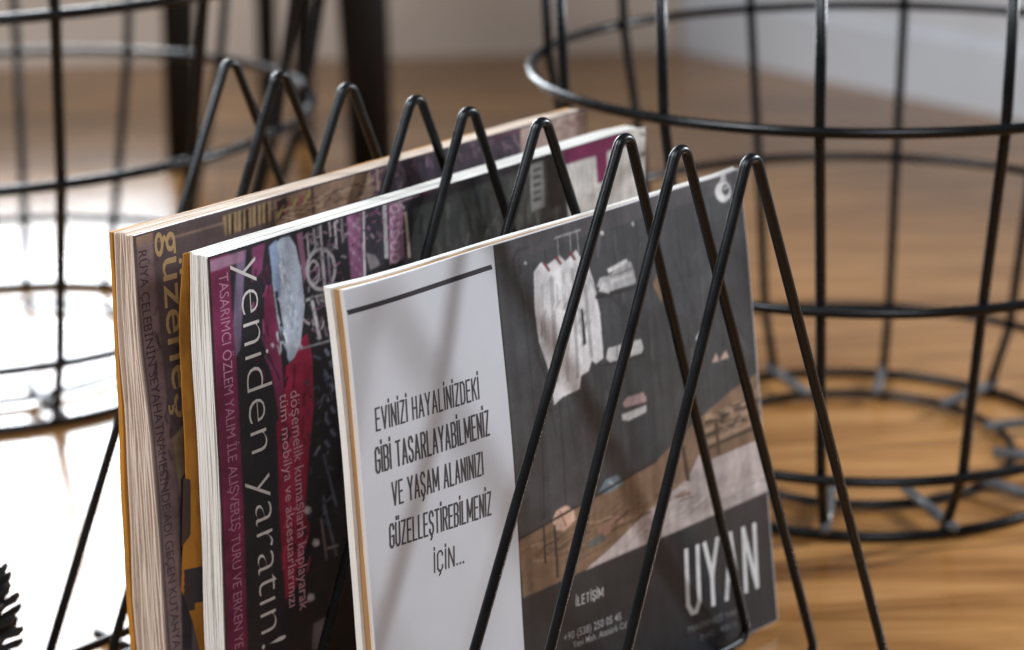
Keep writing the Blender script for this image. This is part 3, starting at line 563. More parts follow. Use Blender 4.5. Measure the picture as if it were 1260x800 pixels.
 (5,(0.478,0.421,0.411),[(112.6,86.0),(128.4,84.6),(128.0,85.9),(112.2,87.4)]),
 (5,(0.362,0.302,0.291),[(83.9,88.3),(99.8,90.5),(99.3,91.2),(83.5,89.0)]),
 (5,(0.34,0.283,0.274),[(108.5,86.5),(119.6,85.9),(119.3,86.7),(108.3,87.2)]),
 (5,(0.416,0.347,0.336),[(57.5,87.0),(65.6,83.9),(65.8,84.9),(57.7,87.9)]),
 (5,(0.505,0.444,0.434),[(132.9,86.9),(148.1,85.8),(147.7,87.1),(132.5,88.2)]),
 (5,(0.348,0.279,0.267),[(125.9,86.8),(132.4,88.7),(131.7,89.4),(125.2,87.5)]),
 (5,(0.428,0.357,0.345),[(114.1,87.1),(125.6,85.6),(125.3,86.8),(113.8,88.2)]),
 (5,(0.334,0.278,0.269),[(68.0,89.4),(78.7,89.1),(78.5,89.8),(67.8,90.1)]),
 (5,(0.482,0.424,0.414),[(42.8,88.6),(57.3,89.9),(56.8,90.8),(42.3,89.5)]),
 (5,(0.224,0.179,0.171),[(137.2,88.4),(145.6,86.9),(145.5,87.6),(137.1,89.1)]),
 (5,(0.348,0.29,0.28),[(111.1,87.6),(125.6,82.3),(125.8,83.1),(111.3,88.4)]),
 (5,(0.304,0.253,0.245),[(115.1,86.0),(127.4,87.5),(126.8,88.4),(114.5,86.9)]),
 (5,(0.273,0.227,0.22),[(134.8,88.5),(148.4,89.2),(147.7,90.4),(134.2,89.6)]),
 (5,(0.43,0.379,0.37),[(129.6,86.7),(146.4,89.6),(145.5,90.9),(128.7,87.9)]),
 (5,(0.358,0.287,0.275),[(94.1,87.1),(111.9,86.1),(111.5,87.2),(93.7,88.3)]),
 (5,(0.545,0.479,0.469),[(107.6,89.4),(118.4,90.0),(117.9,90.8),(107.1,90.2)]),
 (5,(0.452,0.397,0.388),[(126.3,85.7),(145.4,82.3),(145.3,83.7),(126.1,87.1)]),
 (5,(0.498,0.438,0.428),[(68.3,88.0),(85.4,88.3),(85.0,89.2),(67.9,88.8)]),
 (5,(0.264,0.211,0.203),[(78.5,85.9),(87.7,89.1),(86.6,90.3),(77.4,87.1)]),
 (5,(0.56,0.493,0.482),[(85.4,89.4),(96.4,92.1),(95.4,93.4),(84.4,90.7)]),
 (5,(0.432,0.36,0.348),[(69.5,88.4),(80.4,86.5),(80.2,87.8),(69.3,89.6)]),
 (6,(0.376,0.261,0.188),[(130.6,133.5),(135.2,133.9),(134.7,134.8),(130.1,134.4)]),
 (6,(0.317,0.204,0.136),[(137.2,133.7),(143.2,134.3),(142.4,135.5),(136.4,134.9)]),
 (6,(0.346,0.24,0.173),[(120.3,131.0),(123.6,132.5),(122.2,133.8),(118.9,132.2)]),
 (6,(0.425,0.295,0.212),[(117.7,125.4),(121.6,127.2),(120.8,127.9),(116.9,126.2)]),
 (6,(0.043,0.026,0.017),[(118.1,136.7),(122.1,136.7),(121.8,137.4),(117.8,137.5)]),
 (6,(0.309,0.214,0.154),[(119.9,128.8),(129.0,126.4),(129.1,127.1),(120.0,129.5)]),
 (6,(0.037,0.022,0.015),[(111.4,128.9),(121.5,128.3),(121.2,129.4),(111.1,130.0)]),
 (6,(0.412,0.286,0.206),[(142.6,137.3),(146.9,140.8),(145.3,141.8),(141.0,138.4)]),
 (6,(0.039,0.023,0.016),[(126.9,135.5),(134.6,136.3),(134.0,137.2),(126.4,136.4)]),
 (6,(0.197,0.127,0.085),[(122.5,131.7),(130.8,130.8),(130.5,131.9),(122.3,132.8)]),
 (6,(0.399,0.277,0.199),[(126.5,134.0),(133.2,133.5),(132.9,134.7),(126.2,135.2)]),
 (6,(0.264,0.184,0.132),[(112.3,124.9),(116.4,126.7),(115.7,127.4),(111.6,125.6)]),
 (6,(0.302,0.209,0.151),[(117.6,123.2),(122.0,122.1),(122.1,123.3),(117.7,124.5)]),
 (6,(0.055,0.033,0.022),[(111.2,129.5),(117.1,130.8),(116.1,132.2),(110.1,130.9)]),
 (6,(0.331,0.213,0.142),[(131.8,126.7),(141.9,123.2),(142.1,124.1),(132.1,127.6)]),
 (6,(0.33,0.229,0.165),[(125.5,129.0),(135.4,129.4),(134.7,130.8),(124.8,130.3)]),
 (6,(0.039,0.024,0.016),[(107.5,131.8),(116.1,131.8),(115.7,132.6),(107.1,132.6)]),
 (6,(0.041,0.025,0.016),[(138.2,130.4),(144.4,129.5),(144.3,130.3),(138.1,131.3)]),
 (6,(0.367,0.255,0.184),[(103.7,133.8),(111.8,132.2),(111.7,133.2),(103.6,134.9)]),
 (6,(0.382,0.265,0.191),[(115.4,134.1),(121.9,133.2),(121.7,134.3),(115.2,135.2)]),
 (6,(0.04,0.024,0.016),[(122.5,127.5),(129.3,128.5),(128.4,129.9),(121.5,129.0)]),
 (6,(0.048,0.029,0.019),[(133.9,131.5),(138.5,131.2),(138.1,132.5),(133.6,132.7)]),
 (6,(0.358,0.248,0.179),[(123.6,124.2),(129.3,124.5),(128.6,125.9),(122.9,125.6)]),
 (6,(0.323,0.225,0.162),[(136.0,123.2),(140.8,122.4),(140.7,123.8),(135.8,124.6)]),
 (6,(0.039,0.023,0.015),[(115.6,126.5),(122.0,124.9),(122.1,126.4),(115.7,127.9)]),
 (6,(0.052,0.031,0.021),[(132.6,135.4),(142.4,135.7),(142.0,136.5),(132.2,136.2)]),
 (6,(0.221,0.142,0.095),[(109.8,124.4),(117.3,125.2),(116.6,126.4),(109.1,125.5)]),
 (6,(0.042,0.025,0.017),[(120.6,135.8),(129.6,134.0),(129.5,135.3),(120.6,137.1)]),
 (6,(0.038,0.023,0.015),[(106.4,136.5),(112.8,134.8),(112.9,135.6),(106.5,137.3)]),
 (6,(0.269,0.173,0.115),[(112.2,126.9),(119.0,127.2),(118.6,128.0),(111.8,127.7)]),
]
TEXT1 = [
 ('EVİNİZİ HAYALİNİZDEKİ',(-127.6,192.5),(-62.9,190.2),10.3,'bold',(0.06,0.06,0.07),6),
 ('GİBİ TASARLAYABİLMENİZ',(-129.6,172.8),(-58.3,171.1),11.7,'bold',(0.06,0.06,0.07),6),
 ('VE YAŞAM ALANINIZI',(-121.3,154.6),(-64.5,153.0),11.0,'bold',(0.06,0.06,0.07),6),
 ('GÜZELLEŞTİREBİLMENİZ',(-124.8,134.9),(-61.1,131.7),11.2,'bold',(0.06,0.06,0.07),6),
 ('İÇİN...',(-99.1,114.3),(-80.8,113.2),9.7,'bold',(0.06,0.06,0.07),6),
 ('UYAN',(76.1,32.6),(131.4,30.2),35.4,'bold',(0.66,0.66,0.67),6),
 ('İLETİŞİM',(-5.3,64.4),(14.2,63.1),4.8,'bold',(0.7,0.7,0.7),6),
 ('+90 (538) 250 05 45',(-15.7,48.6),(26.4,45.9),4.4,'bold',(0.36,0.36,0.37),6),
 ('Yeni Mah. Atatürk Cd.',(-9.8,42.9),(30.8,40.4),3.7,'bold',(0.36,0.36,0.37),6),
 ('MADENCİ YAPI',(75.0,22.3),(115.2,19.9),3.4,'reg',(0.2,0.2,0.2),6),
 ('NC 45/1',(84.0,15.0),(111.7,13.5),3.4,'reg',(0.16,0.16,0.16),6),
]
PRINT2 = [
 (1,(0.165,0.022,0.068),[(-151.7,264.0),(-140.2,264.1),(-139.3,229.0),(-138.5,208.6),(-138.7,125.2),(-138.5,59.0),(-151.7,64.1),(-151.5,133.8),(-151.8,192.0),(-151.8,232.2)]),
 (2,(0.3,0.16,0.24),[(-151.3,263.1),(-131.0,263.2),(-131.2,258.1),(-151.2,257.6)]),
 (1,(0.16,0.12,0.19),[(-134.9,263.3),(-129.5,263.2),(-131.7,249.1),(-135.6,216.0),(-138.8,212.7),(-139.3,229.0)]),
 (1,(0.22,0.05,0.13),[(-126.0,263.2),(-118.0,263.4),(-120.7,250.5),(-127.0,246.0)]),
 (1,(0.2,0.03,0.08),[(-119.8,240.2),(-115.1,243.1),(-111.5,213.7),(-109.7,188.3),(-113.6,172.7),(-116.6,194.4),(-120.6,216.1)]),
 (1,(0.3,0.02,0.055),[(-108.1,199.6),(-103.8,201.0),(-98.2,210.3),(-93.9,212.5),(-91.2,200.1),(-91.3,174.7),(-95.7,150.3),(-100.1,116.7),(-101.8,90.4),(-108.2,92.7),(-111.8,120.5),(-113.0,164.0)]),
 (2,(0.22,0.015,0.04),[(-115.6,173.3),(-109.2,177.7),(-108.1,136.8),(-105.2,82.6),(-113.0,76.4),(-116.0,121.9)]),
 (3,(0.4,0.44,0.52),[(-112.6,261.4),(-108.5,263.3),(-102.9,263.3),(-99.1,257.6),(-96.1,243.5),(-94.8,226.8),(-98.3,208.2),(-102.7,202.3),(-105.9,201.1),(-108.7,208.1),(-112.5,224.3),(-114.5,245.0)]),
 (4,(0.22,0.28,0.4),[(-115.7,261.3),(-111.0,263.5),(-108.7,249.7),(-110.2,229.8),(-114.0,243.7)]),
 (5,(0.27,0.32,0.42),[(-109.6,253.7),(-106.4,245.8),(-105.2,245.8),(-108.3,253.8)]),
 (5,(0.55,0.58,0.63),[(-108.5,249.9),(-105.7,242.0),(-104.4,242.0),(-107.2,249.9)]),
 (5,(0.27,0.32,0.42),[(-107.3,246.0),(-105.0,238.1),(-103.7,238.1),(-106.1,246.0)]),
 (5,(0.55,0.58,0.63),[(-106.2,242.1),(-104.2,234.3),(-102.9,234.3),(-104.9,242.1)]),
 (5,(0.27,0.32,0.42),[(-105.1,238.2),(-103.5,230.5),(-102.2,230.4),(-103.8,238.1)]),
 (5,(0.55,0.58,0.63),[(-103.9,234.3),(-102.7,226.6),(-101.4,226.5),(-102.6,234.2)]),
 (5,(0.27,0.32,0.42),[(-102.8,230.4),(-102.0,222.8),(-100.7,222.6),(-101.5,230.2)]),
 (5,(0.55,0.58,0.63),[(-101.6,226.4),(-101.3,218.9),(-99.9,218.6),(-100.3,226.2)]),
 (5,(0.27,0.32,0.42),[(-100.5,222.4),(-100.5,215.0),(-99.2,214.7),(-99.1,222.1)]),
 (4,(0.02,0.02,0.03),[(-113.3,238.6),(-108.8,204.7),(-106.8,204.4),(-111.3,238.3)]),
 (3,(0.02,0.02,0.03),[(-123.0,216.6),(-112.5,193.1),(-111.5,193.2),(-122.1,216.7)]),
 (5,(0.7,0.6,0.6),[(-117.2,213.2),(-115.8,211.2),(-114.6,211.6),(-116.0,213.6)]),
 (2,(0.28,0.12,0.2),[(-98.3,263.1),(-94.7,263.5),(-92.5,241.9),(-94.8,238.3)]),
 (3,(0.42,0.38,0.4),[(-73.6,239.9),(-74.1,236.9),(-75.9,237.8),(-75.4,240.3)]),
 (3,(0.42,0.38,0.4),[(-74.1,236.9),(-75.4,234.3),(-76.9,235.7),(-75.9,237.8)]),
 (3,(0.42,0.38,0.4),[(-75.4,234.3),(-77.4,232.4),(-78.5,234.1),(-76.9,235.7)]),
 (3,(0.42,0.38,0.4),[(-77.4,232.4),(-79.9,231.2),(-80.6,233.1),(-78.5,234.1)]),
 (3,(0.42,0.38,0.4),[(-79.9,231.2),(-82.6,231.0),(-82.8,232.9),(-80.6,233.1)]),
 (3,(0.42,0.38,0.4),[(-82.6,231.0),(-85.5,231.7),(-85.1,233.5),(-82.8,232.9)]),
 (3,(0.42,0.38,0.4),[(-85.5,231.7),(-88.1,233.2),(-87.3,234.7),(-85.1,233.5)]),
 (3,(0.42,0.38,0.4),[(-88.1,233.2),(-90.4,235.5),(-89.2,236.6),(-87.3,234.7)]),
 (3,(0.42,0.38,0.4),[(-90.4,235.5),(-92.2,238.3),(-90.6,238.9),(-89.2,236.6)]),
 (3,(0.42,0.38,0.4),[(-92.2,238.3),(-93.2,241.4),(-91.4,241.5),(-90.6,238.9)]),
 (3,(0.42,0.38,0.4),[(-93.2,241.4),(-93.5,244.5),(-91.6,244.1),(-91.4,241.5)]),
 (3,(0.42,0.38,0.4),[(-93.5,244.5),(-92.9,247.5),(-91.2,246.6),(-91.6,244.1)]),
 (3,(0.42,0.38,0.4),[(-92.9,247.5),(-91.6,250.1),(-90.2,248.7),(-91.2,246.6)]),
 (3,(0.42,0.38,0.4),[(-91.6,250.1),(-89.7,252.0),(-88.6,250.3),(-90.2,248.7)]),
 (3,(0.42,0.38,0.4),[(-89.7,252.0),(-87.3,253.1),(-86.6,251.3),(-88.6,250.3)]),
 (3,(0.42,0.38,0.4),[(-87.3,253.1),(-84.5,253.4),(-84.4,251.5),(-86.6,251.3)]),
 (3,(0.42,0.38,0.4),[(-84.5,253.4),(-81.7,252.8),(-82.1,251.0),(-84.4,251.5)]),
 (3,(0.42,0.38,0.4),[(-81.7,252.8),(-79.0,251.3),(-79.9,249.8),(-82.1,251.0)]),
 (3,(0.42,0.38,0.4),[(-79.0,251.3),(-76.7,249.0),(-78.0,247.9),(-79.9,249.8)]),
 (3,(0.42,0.38,0.4),[(-76.7,249.0),(-74.9,246.3),(-76.5,245.6),(-78.0,247.9)]),
 (3,(0.42,0.38,0.4),[(-74.9,246.3),(-73.9,243.1),(-75.7,243.0),(-76.5,245.6)]),
 (3,(0.42,0.38,0.4),[(-73.9,243.1),(-73.6,239.9),(-75.4,240.3),(-75.7,243.0)]),
 (4,(0.42,0.38,0.4),[(-84.2,240.7),(-84.4,238.9),(-85.7,239.6),(-85.5,241.0)]),
 (4,(0.42,0.38,0.4),[(-84.4,238.9),(-85.0,237.4),(-86.1,238.3),(-85.7,239.6)]),
 (4,(0.42,0.38,0.4),[(-85.0,237.4),(-85.8,236.2),(-86.6,237.4),(-86.1,238.3)]),
 (4,(0.42,0.38,0.4),[(-85.8,236.2),(-86.9,235.4),(-87.4,236.7),(-86.6,237.4)]),
 (4,(0.42,0.38,0.4),[(-86.9,235.4),(-88.0,235.1),(-88.2,236.5),(-87.4,236.7)]),
 (4,(0.42,0.38,0.4),[(-88.0,235.1),(-89.2,235.4),(-89.0,236.7),(-88.2,236.5)]),
 (4,(0.42,0.38,0.4),[(-89.2,235.4),(-90.3,236.2),(-89.7,237.3),(-89.0,236.7)]),
 (4,(0.42,0.38,0.4),[(-90.3,236.2),(-91.3,237.4),(-90.4,238.2),(-89.7,237.3)]),
 (4,(0.42,0.38,0.4),[(-91.3,237.4),(-92.0,239.0),(-90.9,239.5),(-90.4,238.2)]),
 (4,(0.42,0.38,0.4),[(-92.0,239.0),(-92.4,240.8),(-91.2,240.9),(-90.9,239.5)]),
 (4,(0.42,0.38,0.4),[(-92.4,240.8),(-92.5,242.7),(-91.2,242.4),(-91.2,240.9)]),
 (4,(0.42,0.38,0.4),[(-92.5,242.7),(-92.2,244.5),(-91.0,243.8),(-91.2,242.4)]),
 (4,(0.42,0.38,0.4),[(-92.2,244.5),(-91.7,246.0),(-90.6,245.1),(-91.0,243.8)]),
 (4,(0.42,0.38,0.4),[(-91.7,246.0),(-90.8,247.2),(-90.0,246.1),(-90.6,245.1)]),
 (4,(0.42,0.38,0.4),[(-90.8,247.2),(-89.8,248.0),(-89.3,246.7),(-90.0,246.1)]),
 (4,(0.42,0.38,0.4),[(-89.8,248.0),(-88.7,248.3),(-88.5,246.9),(-89.3,246.7)]),
 (4,(0.42,0.38,0.4),[(-88.7,248.3),(-87.5,248.0),(-87.7,246.7),(-88.5,246.9)]),
 (4,(0.42,0.38,0.4),[(-87.5,248.0),(-86.4,247.2),(-87.0,246.1),(-87.7,246.7)]),
 (4,(0.42,0.38,0.4),[(-86.4,247.2),(-85.4,246.0),(-86.3,245.2),(-87.0,246.1)]),
 (4,(0.42,0.38,0.4),[(-85.4,246.0),(-84.7,244.4),(-85.8,244.0),(-86.3,245.2)]),
 (4,(0.42,0.38,0.4),[(-84.7,244.4),(-84.3,242.6),(-85.5,242.5),(-85.8,244.0)]),
 (4,(0.42,0.38,0.4),[(-84.3,242.6),(-84.2,240.7),(-85.5,241.0),(-85.5,242.5)]),
 (4,(0.42,0.38,0.4),[(-83.7,251.2),(-82.4,232.8),(-80.3,232.5),(-81.6,250.9)]),
 (4,(0.2,0.2,0.24),[(-79.4,247.0),(-78.4,233.5),(-76.8,233.3),(-77.8,246.7)]),
 (3,(0.4,0.34,0.368),[(-92.3,262.1),(-91.8,250.6),(-90.4,250.4),(-91.0,261.9)]),
 (3,(0.24,0.16,0.2),[(-91.5,258.1),(-87.4,256.2),(-87.0,256.9),(-91.1,258.9)]),
 (3,(0.3,0.255,0.276),[(-88.1,263.6),(-87.4,254.5),(-86.1,254.3),(-86.7,263.4)]),
 (3,(0.18,0.12,0.15),[(-87.1,260.3),(-83.0,258.8),(-82.7,259.7),(-86.9,261.1)]),
 (3,(0.45,0.383,0.414),[(-83.9,264.3),(-83.3,253.6),(-81.9,253.4),(-82.5,264.1)]),
 (3,(0.27,0.18,0.225),[(-83.0,260.6),(-78.8,258.7),(-78.5,259.5),(-82.6,261.3)]),
 (3,(0.35,0.297,0.322),[(-78.0,264.7),(-77.3,256.3),(-76.0,256.2),(-76.7,264.5)]),
 (3,(0.21,0.14,0.175),[(-77.0,261.6),(-72.8,260.3),(-72.7,261.1),(-76.9,262.5)]),
 (3,(0.4,0.34,0.368),[(-74.4,263.9),(-73.8,251.5),(-72.4,251.2),(-73.0,263.7)]),
 (3,(0.24,0.16,0.2),[(-73.5,259.6),(-69.3,257.5),(-68.9,258.2),(-73.1,260.4)]),
 (3,(0.2,0.17,0.184),[(-70.0,266.2),(-69.5,252.2),(-68.1,251.9),(-68.6,266.0)]),
 (3,(0.12,0.08,0.1),[(-69.2,261.5),(-65.0,259.0),(-64.5,259.7),(-68.7,262.2)]),
 (3,(0.35,0.32,0.34),[(-93.9,228.5),(-74.8,228.8),(-75.3,230.1),(-94.4,229.8)]),
 (3,(0.42,0.38,0.4),[(-91.0,228.2),(-86.7,207.1),(-84.6,206.9),(-89.0,228.0)]),
 (4,(0.2,0.16,0.18),[(-84.6,218.4),(-81.8,207.6),(-80.8,207.6),(-83.6,218.3)]),
 (3,(0.3,0.28,0.3),[(-100.4,205.5),(-76.0,204.1),(-76.2,205.0),(-100.6,206.3)]),
 (3,(0.16,0.18,0.24),[(-83.6,201.0),(-81.1,196.9),(-79.2,197.4),(-81.7,201.4)]),
 (3,(0.16,0.18,0.24),[(-80.1,194.1),(-77.6,190.1),(-75.7,190.5),(-78.3,194.6)]),
 (3,(0.16,0.18,0.24),[(-84.1,189.3),(-81.6,185.2),(-79.7,185.6),(-82.2,189.7)]),
 (3,(0.16,0.18,0.24),[(-80.6,182.4),(-78.1,178.2),(-76.2,178.6),(-78.8,182.8)]),
 (3,(0.16,0.18,0.24),[(-84.6,177.5),(-82.1,173.4),(-80.2,173.7),(-82.8,177.9)]),
 (3,(0.16,0.18,0.24),[(-81.1,170.5),(-78.6,166.3),(-76.7,166.7),(-79.3,170.9)]),
 (3,(0.16,0.18,0.24),[(-85.1,165.6),(-82.6,161.5),(-80.8,161.8),(-83.3,166.0)]),
 (3,(0.16,0.18,0.24),[(-81.7,158.6),(-79.1,154.3),(-77.2,154.7),(-79.8,158.9)]),
 (3,(0.16,0.18,0.24),[(-85.7,153.7),(-83.1,149.5),(-81.3,149.8),(-83.8,154.1)]),
 (3,(0.1,0.11,0.16),[(-86.9,147.4),(-84.2,135.7),(-82.6,135.5),(-85.3,147.3)]),
 (3,(0.1,0.11,0.16),[(-84.6,138.0),(-81.6,126.0),(-80.0,125.8),(-83.0,137.8)]),
 (3,(0.1,0.11,0.16),[(-82.2,128.4),(-79.0,116.2),(-77.4,116.0),(-80.6,128.2)]),
 (3,(0.1,0.11,0.16),[(-87.8,121.3),(-84.7,109.1),(-83.1,108.9),(-86.2,121.1)]),
 (3,(0.1,0.11,0.16),[(-85.2,111.5),(-82.1,99.2),(-80.5,99.0),(-83.6,111.3)]),
 (3,(0.1,0.11,0.16),[(-82.6,101.7),(-79.5,89.2),(-77.9,89.0),(-81.0,101.4)]),
 (4,(0.5,0.45,0.45),[(-100.0,120.6),(-98.9,123.3),(-95.7,121.8),(-95.2,119.0),(-97.9,118.6)]),
 (4,(0.5,0.45,0.45),[(-95.0,101.1),(-93.9,103.9),(-90.6,102.3),(-90.1,99.4),(-92.9,99.0)]),
 (4,(0.5,0.45,0.45),[(-99.0,72.2),(-97.8,74.9),(-94.5,73.3),(-94.0,70.4),(-96.8,70.0)]),
 (4,(0.2,0.16,0.18),[(-89.3,113.0),(-85.9,89.3),(-84.8,89.0),(-88.2,112.8)]),
 (4,(0.3,0.27,0.28),[(-85.1,94.9),(-77.3,94.0),(-77.7,95.2),(-85.4,96.1)]),
 (3,(0.16,0.13,0.14),[(-95.0,57.0),(-87.2,57.7),(-86.6,39.0),(-96.6,42.8)]),
 (3,(0.12,0.09,0.1),[(-80.9,64.2),(-73.8,80.1),(-77.0,82.1),(-84.0,66.2)]),
 (2,(0.22,0.085,0.16),[(-66.1,266.2),(-56.3,266.6),(-56.0,231.2),(-64.2,231.5)]),
 (3,(0.34,0.16,0.26),[(-65.2,263.3),(-63.7,260.9),(-62.5,261.2),(-64.0,263.6)]),
 (3,(0.34,0.16,0.26),[(-62.6,260.3),(-61.1,257.9),(-59.9,258.2),(-61.4,260.6)]),
 (3,(0.34,0.16,0.26),[(-60.0,257.3),(-58.5,254.9),(-57.3,255.1),(-58.8,257.5)]),
 (3,(0.34,0.16,0.26),[(-64.9,255.9),(-63.4,253.5),(-62.2,253.7),(-63.8,256.1)]),
 (3,(0.34,0.16,0.26),[(-62.4,252.8),(-60.8,250.4),(-59.6,250.7),(-61.2,253.1)]),
 (3,(0.34,0.16,0.26),[(-59.7,249.8),(-58.2,247.3),(-57.0,247.6),(-58.6,250.0)]),
 (3,(0.34,0.16,0.26),[(-64.7,248.4),(-63.1,246.0),(-62.0,246.2),(-63.5,248.6)]),
 (3,(0.34,0.16,0.26),[(-62.1,245.3),(-60.5,242.9),(-59.4,243.1),(-60.9,245.6)]),
 (3,(0.34,0.16,0.26),[(-59.5,242.2),(-57.9,239.8),(-56.7,240.0),(-58.3,242.5)]),
 (3,(0.34,0.16,0.26),[(-64.4,240.8),(-62.9,238.4),(-61.7,238.7),(-63.2,241.1)]),
 (3,(0.34,0.16,0.26),[(-61.8,237.7),(-60.3,235.3),(-59.1,235.5),(-60.6,238.0)]),
 (3,(0.34,0.16,0.26),[(-59.2,234.6),(-57.6,232.2),(-56.5,232.4),(-58.0,234.9)]),
 (3,(0.45,0.4,0.42),[(-55.5,266.4),(-55.7,231.1),(-54.1,230.8),(-53.9,266.1)]),
 (2,(0.035,0.03,0.04),[(-53.6,266.9),(-42.0,266.9),(-42.0,234.2),(-53.7,233.6)]),
 (3,(0.2,0.17,0.18),[(-53.9,243.3),(-47.4,240.5),(-44.2,234.8),(-50.9,233.8)]),
 (3,(0.42,0.38,0.4),[(-41.8,266.4),(-41.1,237.4),(-38.3,236.8),(-39.1,265.9)]),
 (2,(0.28,0.13,0.2),[(-37.6,266.8),(-28.6,267.5),(-27.3,234.3),(-37.6,233.2)]),
 (3,(0.48,0.36,0.42),[(-30.0,260.2),(-30.2,259.6),(-31.1,260.1),(-31.0,260.5)]),
 (3,(0.48,0.36,0.42),[(-30.2,259.6),(-30.6,259.0),(-31.4,259.7),(-31.1,260.1)]),
 (3,(0.48,0.36,0.42),[(-30.6,259.0),(-31.2,258.6),(-31.9,259.5),(-31.4,259.7)]),
 (3,(0.48,0.36,0.42),[(-31.2,258.6),(-32.1,258.4),(-32.5,259.4),(-31.9,259.5)]),
 (3,(0.48,0.36,0.42),[(-32.1,258.4),(-33.0,258.4),(-33.1,259.4),(-32.5,259.4)]),
 (3,(0.48,0.36,0.42),[(-33.0,258.4),(-33.9,258.6),(-33.8,259.5),(-33.1,259.4)]),
 (3,(0.48,0.36,0.42),[(-33.9,258.6),(-34.8,259.0),(-34.4,259.8),(-33.8,259.5)]),
 (3,(0.48,0.36,0.42),[(-34.8,259.0),(-35.6,259.5),(-35.0,260.1),(-34.4,259.8)]),
 (3,(0.48,0.36,0.42),[(-35.6,259.5),(-36.2,260.2),(-35.4,260.6),(-35.0,260.1)]),
 (3,(0.48,0.36,0.42),[(-36.2,260.2),(-36.6,260.9),(-35.6,261.0),(-35.4,260.6)]),
 (3,(0.48,0.36,0.42),[(-36.6,260.9),(-36.7,261.7),(-35.7,261.5),(-35.6,261.0)]),
 (3,(0.48,0.36,0.42),[(-36.7,261.7),(-36.6,262.3),(-35.6,261.9),(-35.7,261.5)]),
 (3,(0.48,0.36,0.42),[(-36.6,262.3),(-36.2,262.9),(-35.3,262.2),(-35.6,261.9)]),
 (3,(0.48,0.36,0.42),[(-36.2,262.9),(-35.5,263.3),(-34.9,262.4),(-35.3,262.2)]),
 (3,(0.48,0.36,0.42),[(-35.5,263.3),(-34.7,263.5),(-34.3,262.5),(-34.9,262.4)]),
 (3,(0.48,0.36,0.42),[(-34.7,263.5),(-33.8,263.5),(-33.7,262.5),(-34.3,262.5)]),
 (3,(0.48,0.36,0.42),[(-33.8,263.5),(-32.8,263.3),(-33.0,262.4),(-33.7,262.5)]),
 (3,(0.48,0.36,0.42),[(-32.8,263.3),(-31.9,262.9),(-32.4,262.1),(-33.0,262.4)]),
 (3,(0.48,0.36,0.42),[(-31.9,262.9),(-31.1,262.4),(-31.8,261.8),(-32.4,262.1)]),
 (3,(0.48,0.36,0.42),[(-31.1,262.4),(-30.5,261.7),(-31.4,261.4),(-31.8,261.8)]),
 (3,(0.48,0.36,0.42),[(-30.5,261.7),(-30.1,261.0),(-31.1,260.9),(-31.4,261.4)]),
 (3,(0.48,0.36,0.42),[(-30.1,261.0),(-30.0,260.2),(-31.0,260.5),(-31.1,260.9)]),
 (3,(0.48,0.36,0.42),[(-30.2,254.0),(-30.4,253.3),(-31.3,253.8),(-31.2,254.2)]),
 (3,(0.48,0.36,0.42),[(-30.4,253.3),(-30.8,252.7),(-31.6,253.5),(-31.3,253.8)]),
 (3,(0.48,0.36,0.42),[(-30.8,252.7),(-31.4,252.3),(-32.1,253.2),(-31.6,253.5)]),
 (3,(0.48,0.36,0.42),[(-31.4,252.3),(-32.2,252.1),(-32.6,253.1),(-32.1,253.2)]),
 (3,(0.48,0.36,0.42),[(-32.2,252.1),(-33.2,252.1),(-33.3,253.1),(-32.6,253.1)]),
 (3,(0.48,0.36,0.42),[(-33.2,252.1),(-34.1,252.3),(-33.9,253.3),(-33.3,253.1)]),
 (3,(0.48,0.36,0.42),[(-34.1,252.3),(-35.0,252.7),(-34.6,253.5),(-33.9,253.3)]),
 (3,(0.48,0.36,0.42),[(-35.0,252.7),(-35.8,253.3),(-35.1,253.9),(-34.6,253.5)]),
 (3,(0.48,0.36,0.42),[(-35.8,253.3),(-36.4,254.0),(-35.6,254.3),(-35.1,253.9)]),
 (3,(0.48,0.36,0.42),[(-36.4,254.0),(-36.8,254.7),(-35.8,254.8),(-35.6,254.3)]),
 (3,(0.48,0.36,0.42),[(-36.8,254.7),(-36.9,255.4),(-35.9,255.2),(-35.8,254.8)]),
 (3,(0.48,0.36,0.42),[(-36.9,255.4),(-36.8,256.1),(-35.8,255.6),(-35.9,255.2)]),
 (3,(0.48,0.36,0.42),[(-36.8,256.1),(-36.3,256.7),(-35.5,256.0),(-35.8,255.6)]),
 (3,(0.48,0.36,0.42),[(-36.3,256.7),(-35.7,257.1),(-35.1,256.2),(-35.5,256.0)]),
 (3,(0.48,0.36,0.42),[(-35.7,257.1),(-34.9,257.3),(-34.5,256.3),(-35.1,256.2)]),
 (3,(0.48,0.36,0.42),[(-34.9,257.3),(-34.0,257.3),(-33.9,256.3),(-34.5,256.3)]),
 (3,(0.48,0.36,0.42),[(-34.0,257.3),(-33.0,257.1),(-33.2,256.1),(-33.9,256.3)]),
 (3,(0.48,0.36,0.42),[(-33.0,257.1),(-32.1,256.7),(-32.5,255.9),(-33.2,256.1)]),
 (3,(0.48,0.36,0.42),[(-32.1,256.7),(-31.3,256.1),(-32.0,255.5),(-32.5,255.9)]),
 (3,(0.48,0.36,0.42),[(-31.3,256.1),(-30.7,255.5),(-31.6,255.1),(-32.0,255.5)]),
 (3,(0.48,0.36,0.42),[(-30.7,255.5),(-30.3,254.7),(-31.3,254.7),(-31.6,255.1)]),
 (3,(0.48,0.36,0.42),[(-30.3,254.7),(-30.2,254.0),(-31.2,254.2),(-31.3,254.7)]),
 (3,(0.48,0.36,0.42),[(-30.4,247.7),(-30.5,247.0),(-31.5,247.5),(-31.4,247.9)]),
 (3,(0.48,0.36,0.42),[(-30.5,247.0),(-31.0,246.4),(-31.8,247.2),(-31.5,247.5)]),
